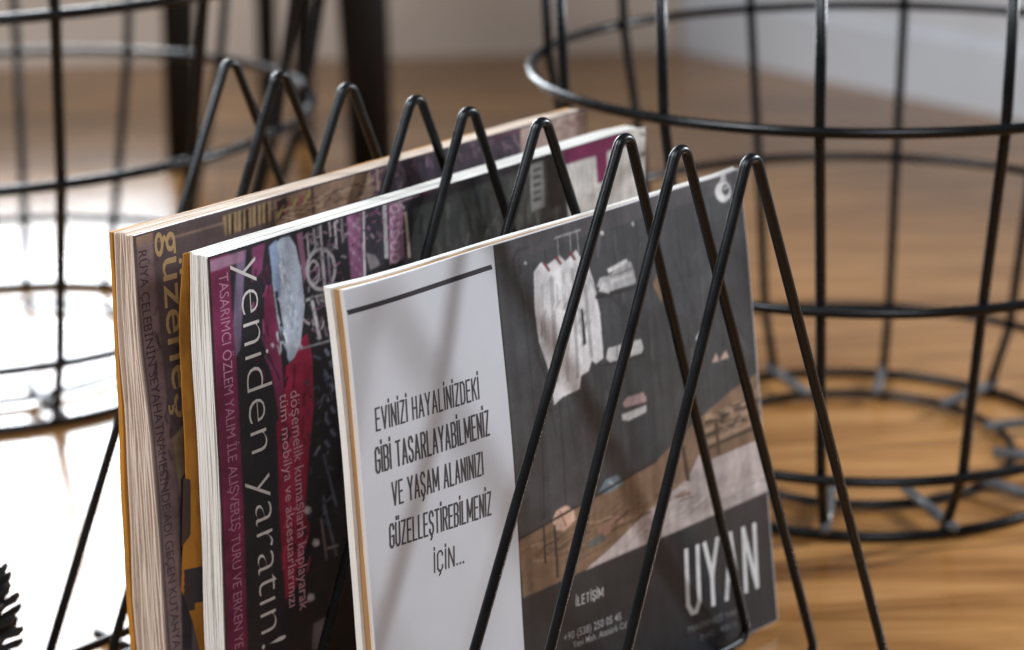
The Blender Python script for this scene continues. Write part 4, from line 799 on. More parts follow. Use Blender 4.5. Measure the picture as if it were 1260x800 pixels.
 (3,(0.48,0.36,0.42),[(-31.0,246.4),(-31.6,246.0),(-32.2,246.9),(-31.8,247.2)]),
 (3,(0.48,0.36,0.42),[(-31.6,246.0),(-32.4,245.8),(-32.8,246.8),(-32.2,246.9)]),
 (3,(0.48,0.36,0.42),[(-32.4,245.8),(-33.3,245.8),(-33.5,246.8),(-32.8,246.8)]),
 (3,(0.48,0.36,0.42),[(-33.3,245.8),(-34.3,246.0),(-34.1,247.0),(-33.5,246.8)]),
 (3,(0.48,0.36,0.42),[(-34.3,246.0),(-35.2,246.5),(-34.8,247.3),(-34.1,247.0)]),
 (3,(0.48,0.36,0.42),[(-35.2,246.5),(-36.0,247.0),(-35.3,247.6),(-34.8,247.3)]),
 (3,(0.48,0.36,0.42),[(-36.0,247.0),(-36.6,247.7),(-35.7,248.0),(-35.3,247.6)]),
 (3,(0.48,0.36,0.42),[(-36.6,247.7),(-37.0,248.4),(-36.0,248.5),(-35.7,248.0)]),
 (3,(0.48,0.36,0.42),[(-37.0,248.4),(-37.1,249.2),(-36.1,248.9),(-36.0,248.5)]),
 (3,(0.48,0.36,0.42),[(-37.1,249.2),(-36.9,249.8),(-36.0,249.4),(-36.1,248.9)]),
 (3,(0.48,0.36,0.42),[(-36.9,249.8),(-36.5,250.4),(-35.7,249.7),(-36.0,249.4)]),
 (3,(0.48,0.36,0.42),[(-36.5,250.4),(-35.9,250.8),(-35.2,249.9),(-35.7,249.7)]),
 (3,(0.48,0.36,0.42),[(-35.9,250.8),(-35.1,251.0),(-34.7,250.0),(-35.2,249.9)]),
 (3,(0.48,0.36,0.42),[(-35.1,251.0),(-34.1,251.0),(-34.0,250.0),(-34.7,250.0)]),
 (3,(0.48,0.36,0.42),[(-34.1,251.0),(-33.2,250.8),(-33.4,249.9),(-34.0,250.0)]),
 (3,(0.48,0.36,0.42),[(-33.2,250.8),(-32.3,250.4),(-32.7,249.6),(-33.4,249.9)]),
 (3,(0.48,0.36,0.42),[(-32.3,250.4),(-31.5,249.8),(-32.2,249.3),(-32.7,249.6)]),
 (3,(0.48,0.36,0.42),[(-31.5,249.8),(-30.9,249.2),(-31.7,248.8),(-32.2,249.3)]),
 (3,(0.48,0.36,0.42),[(-30.9,249.2),(-30.5,248.4),(-31.5,248.4),(-31.7,248.8)]),
 (3,(0.48,0.36,0.42),[(-30.5,248.4),(-30.4,247.7),(-31.4,247.9),(-31.5,248.4)]),
 (3,(0.48,0.36,0.42),[(-30.6,241.4),(-30.7,240.7),(-31.7,241.2),(-31.6,241.6)]),
 (3,(0.48,0.36,0.42),[(-30.7,240.7),(-31.1,240.1),(-32.0,240.9),(-31.7,241.2)]),
 (3,(0.48,0.36,0.42),[(-31.1,240.1),(-31.8,239.7),(-32.4,240.6),(-32.0,240.9)]),
 (3,(0.48,0.36,0.42),[(-31.8,239.7),(-32.6,239.5),(-33.0,240.5),(-32.4,240.6)]),
 (3,(0.48,0.36,0.42),[(-32.6,239.5),(-33.5,239.5),(-33.6,240.5),(-33.0,240.5)]),
 (3,(0.48,0.36,0.42),[(-33.5,239.5),(-34.5,239.7),(-34.3,240.7),(-33.6,240.5)]),
 (3,(0.48,0.36,0.42),[(-34.5,239.7),(-35.4,240.2),(-34.9,241.0),(-34.3,240.7)]),
 (3,(0.48,0.36,0.42),[(-35.4,240.2),(-36.2,240.7),(-35.5,241.3),(-34.9,241.0)]),
 (3,(0.48,0.36,0.42),[(-36.2,240.7),(-36.8,241.4),(-35.9,241.7),(-35.5,241.3)]),
 (3,(0.48,0.36,0.42),[(-36.8,241.4),(-37.2,242.1),(-36.2,242.2),(-35.9,241.7)]),
 (3,(0.48,0.36,0.42),[(-37.2,242.1),(-37.3,242.9),(-36.3,242.7),(-36.2,242.2)]),
 (3,(0.48,0.36,0.42),[(-37.3,242.9),(-37.1,243.6),(-36.2,243.1),(-36.3,242.7)]),
 (3,(0.48,0.36,0.42),[(-37.1,243.6),(-36.7,244.1),(-35.9,243.4),(-36.2,243.1)]),
 (3,(0.48,0.36,0.42),[(-36.7,244.1),(-36.1,244.5),(-35.4,243.6),(-35.9,243.4)]),
 (3,(0.48,0.36,0.42),[(-36.1,244.5),(-35.3,244.7),(-34.9,243.8),(-35.4,243.6)]),
 (3,(0.48,0.36,0.42),[(-35.3,244.7),(-34.3,244.7),(-34.2,243.7),(-34.9,243.8)]),
 (3,(0.48,0.36,0.42),[(-34.3,244.7),(-33.4,244.5),(-33.5,243.6),(-34.2,243.7)]),
 (3,(0.48,0.36,0.42),[(-33.4,244.5),(-32.5,244.1),(-32.9,243.3),(-33.5,243.6)]),
 (3,(0.48,0.36,0.42),[(-32.5,244.1),(-31.7,243.5),(-32.3,243.0),(-32.9,243.3)]),
 (3,(0.48,0.36,0.42),[(-31.7,243.5),(-31.0,242.9),(-31.9,242.5),(-32.3,243.0)]),
 (3,(0.48,0.36,0.42),[(-31.0,242.9),(-30.7,242.1),(-31.6,242.1),(-31.9,242.5)]),
 (3,(0.48,0.36,0.42),[(-30.7,242.1),(-30.6,241.4),(-31.6,241.6),(-31.6,242.1)]),
 (3,(0.48,0.36,0.42),[(-30.7,235.0),(-30.9,234.4),(-31.8,234.9),(-31.7,235.3)]),
 (3,(0.48,0.36,0.42),[(-30.9,234.4),(-31.3,233.8),(-32.1,234.5),(-31.8,234.9)]),
 (3,(0.48,0.36,0.42),[(-31.3,233.8),(-31.9,233.4),(-32.6,234.3),(-32.1,234.5)]),
 (3,(0.48,0.36,0.42),[(-31.9,233.4),(-32.8,233.2),(-33.2,234.2),(-32.6,234.3)]),
 (3,(0.48,0.36,0.42),[(-32.8,233.2),(-33.7,233.2),(-33.8,234.2),(-33.2,234.2)]),
 (3,(0.48,0.36,0.42),[(-33.7,233.2),(-34.7,233.4),(-34.5,234.4),(-33.8,234.2)]),
 (3,(0.48,0.36,0.42),[(-34.7,233.4),(-35.6,233.8),(-35.1,234.6),(-34.5,234.4)]),
 (3,(0.48,0.36,0.42),[(-35.6,233.8),(-36.4,234.4),(-35.7,235.0),(-35.1,234.6)]),
 (3,(0.48,0.36,0.42),[(-36.4,234.4),(-37.0,235.1),(-36.1,235.4),(-35.7,235.0)]),
 (3,(0.48,0.36,0.42),[(-37.0,235.1),(-37.3,235.8),(-36.4,235.9),(-36.1,235.4)]),
 (3,(0.48,0.36,0.42),[(-37.3,235.8),(-37.5,236.6),(-36.5,236.4),(-36.4,235.9)]),
 (3,(0.48,0.36,0.42),[(-37.5,236.6),(-37.3,237.3),(-36.3,236.8),(-36.5,236.4)]),
 (3,(0.48,0.36,0.42),[(-37.3,237.3),(-36.9,237.8),(-36.1,237.1),(-36.3,236.8)]),
 (3,(0.48,0.36,0.42),[(-36.9,237.8),(-36.2,238.2),(-35.6,237.3),(-36.1,237.1)]),
 (3,(0.48,0.36,0.42),[(-36.2,238.2),(-35.4,238.4),(-35.0,237.4),(-35.6,237.3)]),
 (3,(0.48,0.36,0.42),[(-35.4,238.4),(-34.5,238.4),(-34.4,237.4),(-35.0,237.4)]),
 (3,(0.48,0.36,0.42),[(-34.5,238.4),(-33.6,238.2),(-33.7,237.3),(-34.4,237.4)]),
 (3,(0.48,0.36,0.42),[(-33.6,238.2),(-32.6,237.8),(-33.1,237.0),(-33.7,237.3)]),
 (3,(0.48,0.36,0.42),[(-32.6,237.8),(-31.8,237.2),(-32.5,236.6),(-33.1,237.0)]),
 (3,(0.48,0.36,0.42),[(-31.8,237.2),(-31.2,236.5),(-32.1,236.2),(-32.5,236.6)]),
 (3,(0.48,0.36,0.42),[(-31.2,236.5),(-30.8,235.8),(-31.8,235.7),(-32.1,236.2)]),
 (3,(0.48,0.36,0.42),[(-30.8,235.8),(-30.7,235.0),(-31.7,235.3),(-31.8,235.7)]),
 (3,(0.4,0.3,0.24),[(-27.1,257.9),(-24.9,233.6),(-22.9,233.3),(-25.2,257.6)]),
 (3,(0.34,0.27,0.29),[(-33.5,270.1),(-13.6,271.1),(-16.3,264.1),(-32.2,263.2)]),
 (2,(0.12,0.03,0.055),[(-25.1,269.3),(58.4,270.7),(58.3,266.4),(-24.3,263.2)]),
 (4,(0.35,0.25,0.28),[(-18.7,268.4),(-14.8,265.9),(-14.1,266.6),(-18.0,269.1)]),
 (4,(0.35,0.25,0.28),[(-11.2,268.5),(-7.3,266.1),(-6.6,266.8),(-10.5,269.3)]),
 (4,(0.35,0.25,0.28),[(-3.7,268.7),(0.3,266.2),(1.0,266.9),(-3.0,269.4)]),
 (4,(0.35,0.25,0.28),[(3.9,268.9),(7.9,266.4),(8.6,267.1),(4.6,269.6)]),
 (4,(0.35,0.25,0.28),[(11.6,269.0),(15.6,266.5),(16.4,267.3),(12.3,269.8)]),
 (4,(0.35,0.25,0.28),[(19.3,269.2),(23.4,266.7),(24.2,267.4),(20.1,270.0)]),
 (4,(0.35,0.25,0.28),[(27.2,269.4),(31.3,266.9),(32.1,267.6),(27.9,270.1)]),
 (4,(0.35,0.25,0.28),[(35.1,269.6),(39.3,267.0),(40.0,267.8),(35.8,270.3)]),
 (4,(0.35,0.25,0.28),[(43.1,269.8),(47.3,267.2),(48.1,268.0),(43.8,270.5)]),
 (2,(0.05,0.052,0.05),[(-21.0,258.3),(39.5,260.5),(90.3,262.9),(90.5,231.1),(-14.8,227.9),(-21.6,233.0)]),
 (3,(0.035,0.036,0.035),[(-16.8,254.9),(-16.2,233.4),(-13.3,232.8),(-13.9,254.3)]),
 (3,(0.055,0.057,0.055),[(-7.5,255.5),(-6.8,233.4),(-3.9,232.8),(-4.6,254.9)]),
 (3,(0.075,0.078,0.075),[(1.8,256.1),(2.6,233.4),(5.6,232.9),(4.8,255.5)]),
 (3,(0.045,0.047,0.045),[(11.3,256.7),(12.1,233.5),(15.1,232.9),(14.3,256.1)]),
 (3,(0.065,0.068,0.065),[(20.9,257.3),(21.8,233.5),(24.8,232.9),(23.9,256.7)]),
 (3,(0.035,0.036,0.035),[(30.6,257.9),(31.6,233.6),(34.6,233.0),(33.6,257.3)]),
 (3,(0.055,0.057,0.055),[(40.4,258.5),(41.5,233.6),(44.6,233.0),(43.5,258.0)]),
 (3,(0.075,0.078,0.075),[(50.3,259.1),(51.5,233.6),(54.6,233.0),(53.5,258.6)]),
 (3,(0.045,0.047,0.045),[(60.4,259.8),(61.6,233.7),(64.8,233.1),(63.6,259.2)]),
 (3,(0.065,0.068,0.065),[(70.6,260.4),(71.9,233.7),(75.1,233.1),(73.8,259.9)]),
 (3,(0.035,0.036,0.035),[(80.9,261.1),(82.3,233.8),(85.6,233.1),(84.1,260.5)]),
 (4,(0.3,0.29,0.28),[(65.8,262.3),(76.0,262.5),(78.0,237.4),(67.1,237.0)]),
 (5,(0.06,0.06,0.06),[(68.7,257.8),(75.1,257.8),(74.4,259.7),(68.0,259.6)]),
 (5,(0.06,0.06,0.06),[(68.7,253.7),(75.1,253.8),(74.4,255.7),(68.0,255.6)]),
 (5,(0.06,0.06,0.06),[(68.7,249.7),(75.1,249.8),(74.4,251.6),(68.0,251.6)]),
 (5,(0.06,0.06,0.06),[(68.7,245.7),(75.1,245.7),(74.4,247.6),(68.0,247.6)]),
 (5,(0.06,0.06,0.06),[(68.7,241.7),(75.2,241.7),(74.4,243.6),(68.0,243.5)]),
 (4,(0.012,0.012,0.012),[(78.6,263.3),(91.6,264.0),(97.1,235.2),(81.3,234.9)]),
 (4,(0.6,0.56,0.52),[(91.6,264.4),(163.5,265.6),(168.9,224.0),(97.2,227.4)]),
 (5,(0.17,0.02,0.075),[(91.6,265.3),(145.8,265.6),(146.7,256.6),(128.6,256.9),(130.3,240.4),(120.7,240.5),(119.1,256.4),(93.0,256.5)]),
 (5,(0.4,0.38,0.36),[(99.1,253.9),(100.6,237.2),(101.6,237.0),(100.1,253.7)]),
 (5,(0.4,0.38,0.36),[(103.1,253.8),(104.6,236.4),(105.7,236.2),(104.1,253.6)]),
 (5,(0.4,0.38,0.36),[(107.1,253.7),(108.6,235.5),(109.7,235.4),(108.2,253.5)]),
 (5,(0.4,0.38,0.36),[(111.1,253.6),(112.7,234.7),(113.8,234.5),(112.2,253.4)]),
 (5,(0.4,0.38,0.36),[(115.2,253.5),(116.8,233.8),(117.9,233.7),(116.2,253.3)]),
 (5,(0.12,0.11,0.11),[(156.5,265.1),(160.1,263.5),(161.1,265.0),(157.6,266.6)]),
 (5,(0.12,0.11,0.11),[(156.6,260.4),(160.2,258.8),(161.2,260.4),(157.6,262.0)]),
 (5,(0.12,0.11,0.11),[(156.9,249.2),(160.5,247.5),(161.5,249.1),(157.9,250.7)]),
 (5,(0.023,0.023,0.023),[(-83.7,230.8),(-86.3,230.4),(-86.0,229.9),(-83.4,230.3)]),
 (5,(0.172,0.07,0.125),[(-77.2,237.7),(-79.0,237.7),(-78.7,236.9),(-77.0,236.9)]),
 (5,(0.426,0.383,0.405),[(-71.8,250.2),(-75.3,252.0),(-75.6,251.5),(-72.1,249.6)]),
 (5,(0.177,0.072,0.129),[(-71.8,225.7),(-73.4,223.3),(-72.3,222.7),(-70.7,225.1)]),
 (5,(0.141,0.114,0.141),[(-87.0,243.4),(-89.7,242.9),(-89.3,242.2),(-86.6,242.7)]),
 (5,(0.02,0.02,0.02),[(-76.0,243.4),(-71.8,241.0),(-71.5,241.4),(-75.7,243.8)]),
 (5,(0.016,0.016,0.016),[(-76.3,241.5),(-72.4,239.3),(-72.1,239.8),(-76.0,242.0)]),
 (5,(0.122,0.099,0.122),[(-79.3,238.4),(-78.9,236.3),(-77.7,236.2),(-78.1,238.3)]),
 (5,(0.293,0.264,0.279),[(-85.9,255.9),(-85.0,254.1),(-84.1,254.2),(-85.0,256.1)]),
 (5,(0.023,0.023,0.023),[(-79.8,229.9),(-80.7,231.5),(-81.5,231.4),(-80.7,229.8)]),
 (5,(0.123,0.1,0.123),[(-81.5,209.2),(-79.3,204.7),(-78.5,204.7),(-80.7,209.3)]),
 (5,(0.016,0.016,0.016),[(-78.7,210.4),(-76.5,211.8),(-76.9,212.2),(-79.2,210.8)]),
 (5,(0.158,0.129,0.158),[(-77.4,209.8),(-72.2,209.5),(-72.3,209.9),(-77.5,210.3)]),
 (5,(0.017,0.017,0.017),[(-69.7,233.2),(-71.3,233.3),(-71.2,232.7),(-69.6,232.5)]),
 (5,(0.177,0.072,0.129),[(-89.4,238.6),(-88.4,237.2),(-87.8,237.4),(-88.8,238.8)]),
 (5,(0.187,0.077,0.136),[(-78.4,254.5),(-76.4,255.4),(-77.1,256.1),(-79.0,255.1)]),
 (5,(0.209,0.086,0.152),[(-75.1,226.3),(-71.8,229.0),(-72.5,229.5),(-75.7,226.8)]),
 (5,(0.293,0.264,0.279),[(-73.0,264.2),(-72.6,262.3),(-71.4,262.2),(-71.8,264.1)]),
 (5,(0.174,0.071,0.126),[(-92.4,219.9),(-95.8,218.2),(-95.4,217.8),(-92.0,219.4)]),
 (5,(0.42,0.378,0.399),[(-92.4,243.4),(-89.8,242.3),(-89.5,242.8),(-92.1,244.0)]),
 (5,(0.42,0.378,0.399),[(-91.1,261.1),(-87.8,260.5),(-87.8,261.0),(-91.1,261.6)]),
 (5,(0.263,0.108,0.192),[(-81.3,224.8),(-82.1,222.9),(-81.2,222.5),(-80.5,224.5)]),
 (5,(0.16,0.13,0.16),[(-70.7,217.8),(-71.9,213.7),(-71.2,213.4),(-69.9,217.5)]),
 (5,(0.202,0.083,0.147),[(-91.0,263.0),(-92.2,260.7),(-91.3,260.3),(-90.1,262.6)]),
 (5,(0.149,0.121,0.149),[(-89.4,228.3),(-88.8,230.9),(-89.9,231.2),(-90.4,228.7)]),
 (5,(0.249,0.216,0.233),[(-86.9,239.1),(-88.6,238.8),(-88.2,238.0),(-86.4,238.2)]),
 (5,(0.019,0.019,0.019),[(-68.8,221.3),(-67.9,222.9),(-68.7,223.3),(-69.6,221.7)]),
 (5,(0.017,0.017,0.017),[(-83.7,214.0),(-86.2,218.4),(-86.8,218.3),(-84.3,213.9)]),
 (5,(0.265,0.23,0.248),[(-80.5,247.1),(-81.8,249.2),(-82.8,249.0),(-81.5,246.9)]),
 (5,(0.356,0.32,0.338),[(-91.0,261.8),(-94.4,260.7),(-94.0,260.1),(-90.6,261.3)]),
 (5,(0.023,0.023,0.023),[(-79.6,212.8),(-78.7,216.2),(-79.4,216.5),(-80.3,213.1)]),
 (5,(0.017,0.017,0.017),[(-78.2,256.2),(-72.8,255.5),(-72.9,256.3),(-78.3,257.1)]),
 (5,(0.221,0.192,0.206),[(-92.3,235.7),(-92.2,232.8),(-91.2,232.7),(-91.3,235.5)]),
 (5,(0.161,0.131,0.161),[(-67.4,253.6),(-64.6,255.6),(-65.6,256.4),(-68.3,254.4)]),
 (5,(0.247,0.101,0.18),[(-89.0,222.8),(-84.3,222.6),(-84.5,223.3),(-89.2,223.5)]),
 (5,(0.308,0.267,0.287),[(-90.7,214.1),(-90.4,212.7),(-89.5,212.6),(-89.8,214.1)]),
 (5,(0.163,0.067,0.118),[(-75.7,240.9),(-73.5,243.3),(-74.2,243.8),(-76.4,241.4)]),
 (5,(0.244,0.1,0.177),[(-78.9,210.7),(-80.5,209.6),(-79.9,209.1),(-78.3,210.2)]),
 (5,(0.449,0.404,0.426),[(-80.4,224.9),(-85.2,227.7),(-85.6,227.2),(-80.8,224.3)]),
 (5,(0.444,0.4,0.422),[(-78.6,246.7),(-77.8,250.0),(-78.5,250.2),(-79.4,247.0)]),
 (5,(0.35,0.303,0.326),[(-85.8,255.8),(-88.2,253.0),(-87.4,252.5),(-85.0,255.2)]),
 (5,(0.189,0.077,0.137),[(-90.5,243.5),(-91.5,241.7),(-90.5,241.2),(-89.5,242.9)]),
 (5,(0.461,0.415,0.438),[(-83.1,216.0),(-85.1,212.2),(-84.3,211.7),(-82.3,215.5)]),
 (5,(0.317,0.275,0.296),[(-72.0,232.1),(-75.9,233.6),(-76.1,233.2),(-72.1,231.6)]),
 (5,(0.164,0.067,0.119),[(-77.2,233.7),(-77.9,236.9),(-78.9,237.0),(-78.2,233.8)]),
 (5,(0.239,0.207,0.223),[(-70.4,245.2),(-66.9,243.6),(-66.5,244.5),(-70.0,246.0)]),
 (5,(0.213,0.087,0.155),[(-68.5,254.4),(-68.3,257.3),(-69.0,257.5),(-69.1,254.5)]),
 (5,(0.146,0.118,0.146),[(-79.0,252.4),(-76.9,253.8),(-77.5,254.3),(-79.6,253.0)]),
 (5,(0.252,0.103,0.183),[(-75.5,211.6),(-79.0,212.5),(-79.0,211.8),(-75.5,211.0)]),
 (5,(0.271,0.235,0.253),[(-74.4,238.2),(-74.4,240.3),(-75.1,240.5),(-75.0,238.3)]),
 (5,(0.185,0.15,0.185),[(-87.0,259.9),(-83.7,260.9),(-84.0,261.4),(-87.3,260.4)]),
 (5,(0.406,0.365,0.385),[(-71.3,229.0),(-67.0,227.5),(-66.8,228.3),(-71.1,229.8)]),
 (5,(0.124,0.1,0.124),[(-86.4,229.3),(-85.4,226.7),(-84.7,226.7),(-85.7,229.3)]),
 (5,(0.387,0.348,0.367),[(-91.6,252.6),(-87.6,250.1),(-87.4,250.4),(-91.3,252.9)]),
 (5,(0.416,0.375,0.395),[(-86.0,258.4),(-82.4,257.9),(-82.5,258.7),(-86.1,259.2)]),
 (5,(0.284,0.247,0.265),[(-79.2,233.0),(-81.5,232.3),(-81.2,231.8),(-78.9,232.5)]),
 (5,(0.185,0.151,0.185),[(-82.2,233.0),(-81.0,228.8),(-79.8,228.7),(-81.0,232.9)]),
 (5,(0.165,0.067,0.12),[(-73.6,237.6),(-69.9,236.8),(-69.9,237.2),(-73.6,238.1)]),
 (5,(0.311,0.269,0.29),[(-72.4,241.8),(-76.2,244.1),(-76.6,243.6),(-72.7,241.3)]),
 (5,(0.138,0.112,0.138),[(-78.8,251.0),(-75.9,252.8),(-76.6,253.4),(-79.4,251.7)]),
 (5,(0.258,0.106,0.188),[(-82.7,224.0),(-84.3,224.1),(-84.1,223.2),(-82.4,223.1)]),
 (5,(0.311,0.28,0.295),[(-76.2,243.2),(-75.3,241.7),(-74.3,241.8),(-75.1,243.4)]),
 (5,(0.142,0.115,0.142),[(-88.4,223.6),(-90.2,222.4),(-89.7,221.9),(-88.0,223.2)]),
 (5,(0.222,0.091,0.161),[(-80.0,234.7),(-82.1,237.1),(-82.7,236.8),(-80.6,234.4)]),
 (5,(0.018,0.018,0.018),[(-87.0,229.1),(-91.4,229.4),(-91.2,228.6),(-86.8,228.2)]),
 (5,(0.157,0.064,0.114),[(-75.3,221.3),(-71.4,220.5),(-71.4,221.5),(-75.3,222.3)]),
 (5,(0.017,0.017,0.017),[(-68.9,222.4),(-67.1,223.2),(-67.5,223.6),(-69.3,222.9)]),
 (5,(0.181,0.074,0.131),[(-90.6,213.4),(-88.4,211.2),(-87.6,211.6),(-89.8,213.8)]),
 (5,(0.167,0.068,0.122),[(-70.1,230.3),(-68.7,234.3),(-69.4,234.6),(-70.7,230.6)]),
 (5,(0.157,0.128,0.157),[(-78.8,227.1),(-81.1,226.2),(-80.3,225.3),(-78.1,226.1)]),
 (5,(0.303,0.263,0.283),[(-88.6,214.7),(-90.2,219.2),(-91.2,219.2),(-89.5,214.6)]),
 (5,(0.25,0.102,0.182),[(-87.3,244.1),(-83.7,241.5),(-83.1,242.1),(-86.7,244.7)]),
 (5,(0.024,0.024,0.024),[(-82.2,251.4),(-80.6,251.1),(-80.6,251.7),(-82.2,251.9)]),
 (5,(0.203,0.083,0.148),[(-77.0,242.5),(-81.0,240.2),(-80.4,239.7),(-76.5,242.0)]),
 (5,(0.021,0.021,0.021),[(-87.1,260.9),(-85.2,259.4),(-84.8,259.7),(-86.7,261.2)]),
 (5,(0.158,0.129,0.158),[(-81.9,223.4),(-85.2,225.7),(-85.5,225.4),(-82.2,223.1)]),
 (5,(0.016,0.016,0.016),[(-89.9,256.3),(-89.6,253.7),(-88.9,253.7),(-89.2,256.2)]),
 (5,(0.341,0.296,0.318),[(-83.8,249.9),(-83.3,245.6),(-82.2,245.4),(-82.6,249.7)]),
 (5,(0.439,0.395,0.417),[(-77.2,209.8),(-71.7,207.2),(-71.5,207.7),(-76.9,210.4)]),
 (5,(0.188,0.153,0.188),[(-77.4,250.3),(-74.8,249.7),(-74.8,250.4),(-77.3,251.1)]),
 (5,(0.197,0.081,0.143),[(-74.4,222.3),(-77.1,222.4),(-76.9,221.7),(-74.2,221.6)]),
 (5,(0.117,0.095,0.117),[(-86.1,213.9),(-87.0,212.2),(-86.1,211.7),(-85.2,213.4)]),
 (5,(0.018,0.018,0.018),[(-85.5,230.8),(-89.6,230.9),(-89.4,230.2),(-85.3,230.2)]),
 (5,(0.339,0.294,0.316),[(-75.5,221.5),(-74.3,222.9),(-74.8,223.2),(-75.9,221.8)]),
 (5,(0.017,0.017,0.017),[(-92.1,216.5),(-89.6,219.7),(-90.4,220.2),(-93.0,217.1)]),
 (5,(0.017,0.017,0.017),[(-79.0,237.4),(-79.4,239.1),(-80.0,239.2),(-79.6,237.4)]),
 (5,(0.18,0.146,0.18),[(-77.0,227.4),(-77.5,229.9),(-78.2,230.0),(-77.6,227.4)]),
 (5,(0.162,0.132,0.162),[(-91.8,226.5),(-90.6,224.8),(-89.9,225.0),(-91.0,226.7)]),
 (5,(0.377,0.34,0.358),[(-84.7,261.7),(-84.6,263.9),(-85.2,264.0),(-85.2,261.8)]),
 (5,(0.015,0.015,0.015),[(-68.7,238.7),(-70.6,243.0),(-71.3,242.9),(-69.4,238.6)]),
 (5,(0.351,0.304,0.327),[(-85.8,236.0),(-83.0,237.4),(-83.4,237.9),(-86.2,236.4)]),
 (5,(0.399,0.36,0.379),[(-81.8,226.7),(-83.7,228.9),(-84.1,228.7),(-82.3,226.5)]),
 (5,(0.235,0.096,0.171),[(-71.0,243.0),(-74.3,242.6),(-73.9,241.7),(-70.5,242.1)]),
 (5,(0.124,0.101,0.124),[(-80.1,243.0),(-81.3,242.4),(-80.7,241.8),(-79.5,242.5)]),
 (5,(0.311,0.28,0.296),[(-80.0,247.4),(-77.1,246.8),(-77.1,247.3),(-80.0,247.9)]),
 (5,(0.27,0.234,0.252),[(-89.5,238.3),(-87.9,234.9),(-87.2,235.0),(-88.7,238.4)]),
 (5,(0.147,0.12,0.147),[(-84.4,214.9),(-84.0,216.0),(-85.1,216.6),(-85.6,215.4)]),
 (5,(0.467,0.42,0.443),[(-91.7,216.7),(-95.9,220.5),(-96.6,220.1),(-92.4,216.2)]),
 (5,(0.144,0.117,0.144),[(-83.1,247.8),(-81.1,246.6),(-80.7,247.2),(-82.7,248.4)]),
 (5,(0.115,0.093,0.115),[(-88.8,221.1),(-87.2,219.1),(-86.6,219.3),(-88.2,221.3)]),
 (5,(0.377,0.339,0.358),[(-79.3,220.4),(-78.4,218.3),(-77.3,218.4),(-78.3,220.5)]),
 (5,(0.014,0.014,0.014),[(-74.3,210.6),(-75.8,209.5),(-75.0,208.7),(-73.4,209.9)]),
 (5,(0.312,0.271,0.291),[(-89.8,256.2),(-84.9,256.2),(-85.0,256.7),(-89.9,256.7)]),
 (5,(0.336,0.291,0.313),[(-71.1,263.2),(-72.6,265.8),(-73.5,265.6),(-72.0,263.1)]),
 (5,(0.016,0.016,0.016),[(-71.2,228.6),(-67.1,228.1),(-67.2,228.7),(-71.3,229.2)]),
 (5,(0.357,0.321,0.339),[(-86.6,245.5),(-88.7,242.9),(-88.2,242.6),(-86.1,245.1)]),
 (5,(0.187,0.152,0.187),[(-77.5,238.7),(-79.9,238.6),(-79.7,238.0),(-77.3,238.1)]),
 (5,(0.178,0.144,0.178),[(-90.4,258.3),(-87.0,258.6),(-87.3,259.5),(-90.8,259.2)]),
 (5,(0.184,0.075,0.134),[(-77.0,252.0),(-73.5,252.3),(-74.0,253.3),(-77.5,252.9)]),
 (5,(0.419,0.377,0.398),[(-85.8,209.9),(-88.1,208.3),(-87.6,207.9),(-85.4,209.5)]),
 (5,(0.321,0.278,0.299),[(-85.2,240.6),(-87.8,239.1),(-87.3,238.6),(-84.8,240.2)]),
 (5,(0.235,0.204,0.219),[(-80.7,225.3),(-78.5,221.8),(-77.7,222.0),(-79.9,225.5)]),
 (5,(0.323,0.291,0.307),[(-79.5,210.5),(-78.1,212.5),(-79.2,213.2),(-80.6,211.1)]),
 (5,(0.287,0.258,0.273),[(-82.8,248.3),(-85.8,248.6),(-85.7,248.2),(-82.7,247.9)]),
 (5,(0.199,0.081,0.145),[(-84.8,241.7),(-85.7,240.7),(-85.2,240.3),(-84.2,241.3)]),
 (5,(0.021,0.021,0.021),[(-85.0,218.8),(-80.4,217.5),(-80.4,218.2),(-84.9,219.5)]),
 (5,(0.154,0.063,0.112),[(-70.6,263.1),(-69.3,263.8),(-69.9,264.4),(-71.2,263.7)]),
 (5,(0.307,0.276,0.291),[(-85.1,224.6),(-86.9,228.6),(-87.6,228.5),(-85.9,224.6)]),
 (5,(0.225,0.092,0.163),[(-85.8,240.6),(-86.7,243.9),(-87.5,243.9),(-86.5,240.6)]),
 (5,(0.168,0.069,0.122),[(-83.4,250.0),(-84.0,252.2),(-84.8,252.2),(-84.2,250.0)]),
 (5,(0.454,0.34,0.409),[(-35.8,248.0),(-33.0,244.9),(-32.4,245.1),(-35.2,248.3)]),
 (5,(0.466,0.349,0.419),[(-26.2,259.9),(-29.3,262.9),(-30.2,262.3),(-27.1,259.4)]),
 (5,(0.155,0.054,0.109),[(-50.3,261.4),(-45.5,262.0),(-46.0,263.0),(-50.7,262.4)]),
 (5,(0.33,0.248,0.297),[(-56.5,248.3),(-56.0,244.1),(-55.3,244.0),(-55.7,248.2)]),
 (5,(0.286,0.143,0.22),[(-35.1,253.0),(-31.5,251.5),(-31.1,252.3),(-34.7,253.9)]),
 (5,(0.02,0.02,0.02),[(-58.8,258.2),(-61.1,259.4),(-61.4,258.9),(-59.1,257.8)]),
 (5,(0.316,0.237,0.284),[(-30.8,265.9),(-29.2,267.0),(-29.7,267.5),(-31.3,266.4)]),
 (5,(0.017,0.017,0.017),[(-57.5,262.9),(-60.3,266.5),(-61.2,266.1),(-58.5,262.6)]),
 (5,(0.145,0.051,0.101),[(-61.9,262.9),(-58.5,263.4),(-59.0,264.3),(-62.4,263.8)]),
 (5,(0.227,0.079,0.159),[(-29.7,254.6),(-32.5,257.1),(-33.1,256.7),(-30.4,254.2)]),
 (5,(0.147,0.051,0.103),[(-32.5,254.3),(-28.9,253.8),(-29.1,254.8),(-32.7,255.3)]),
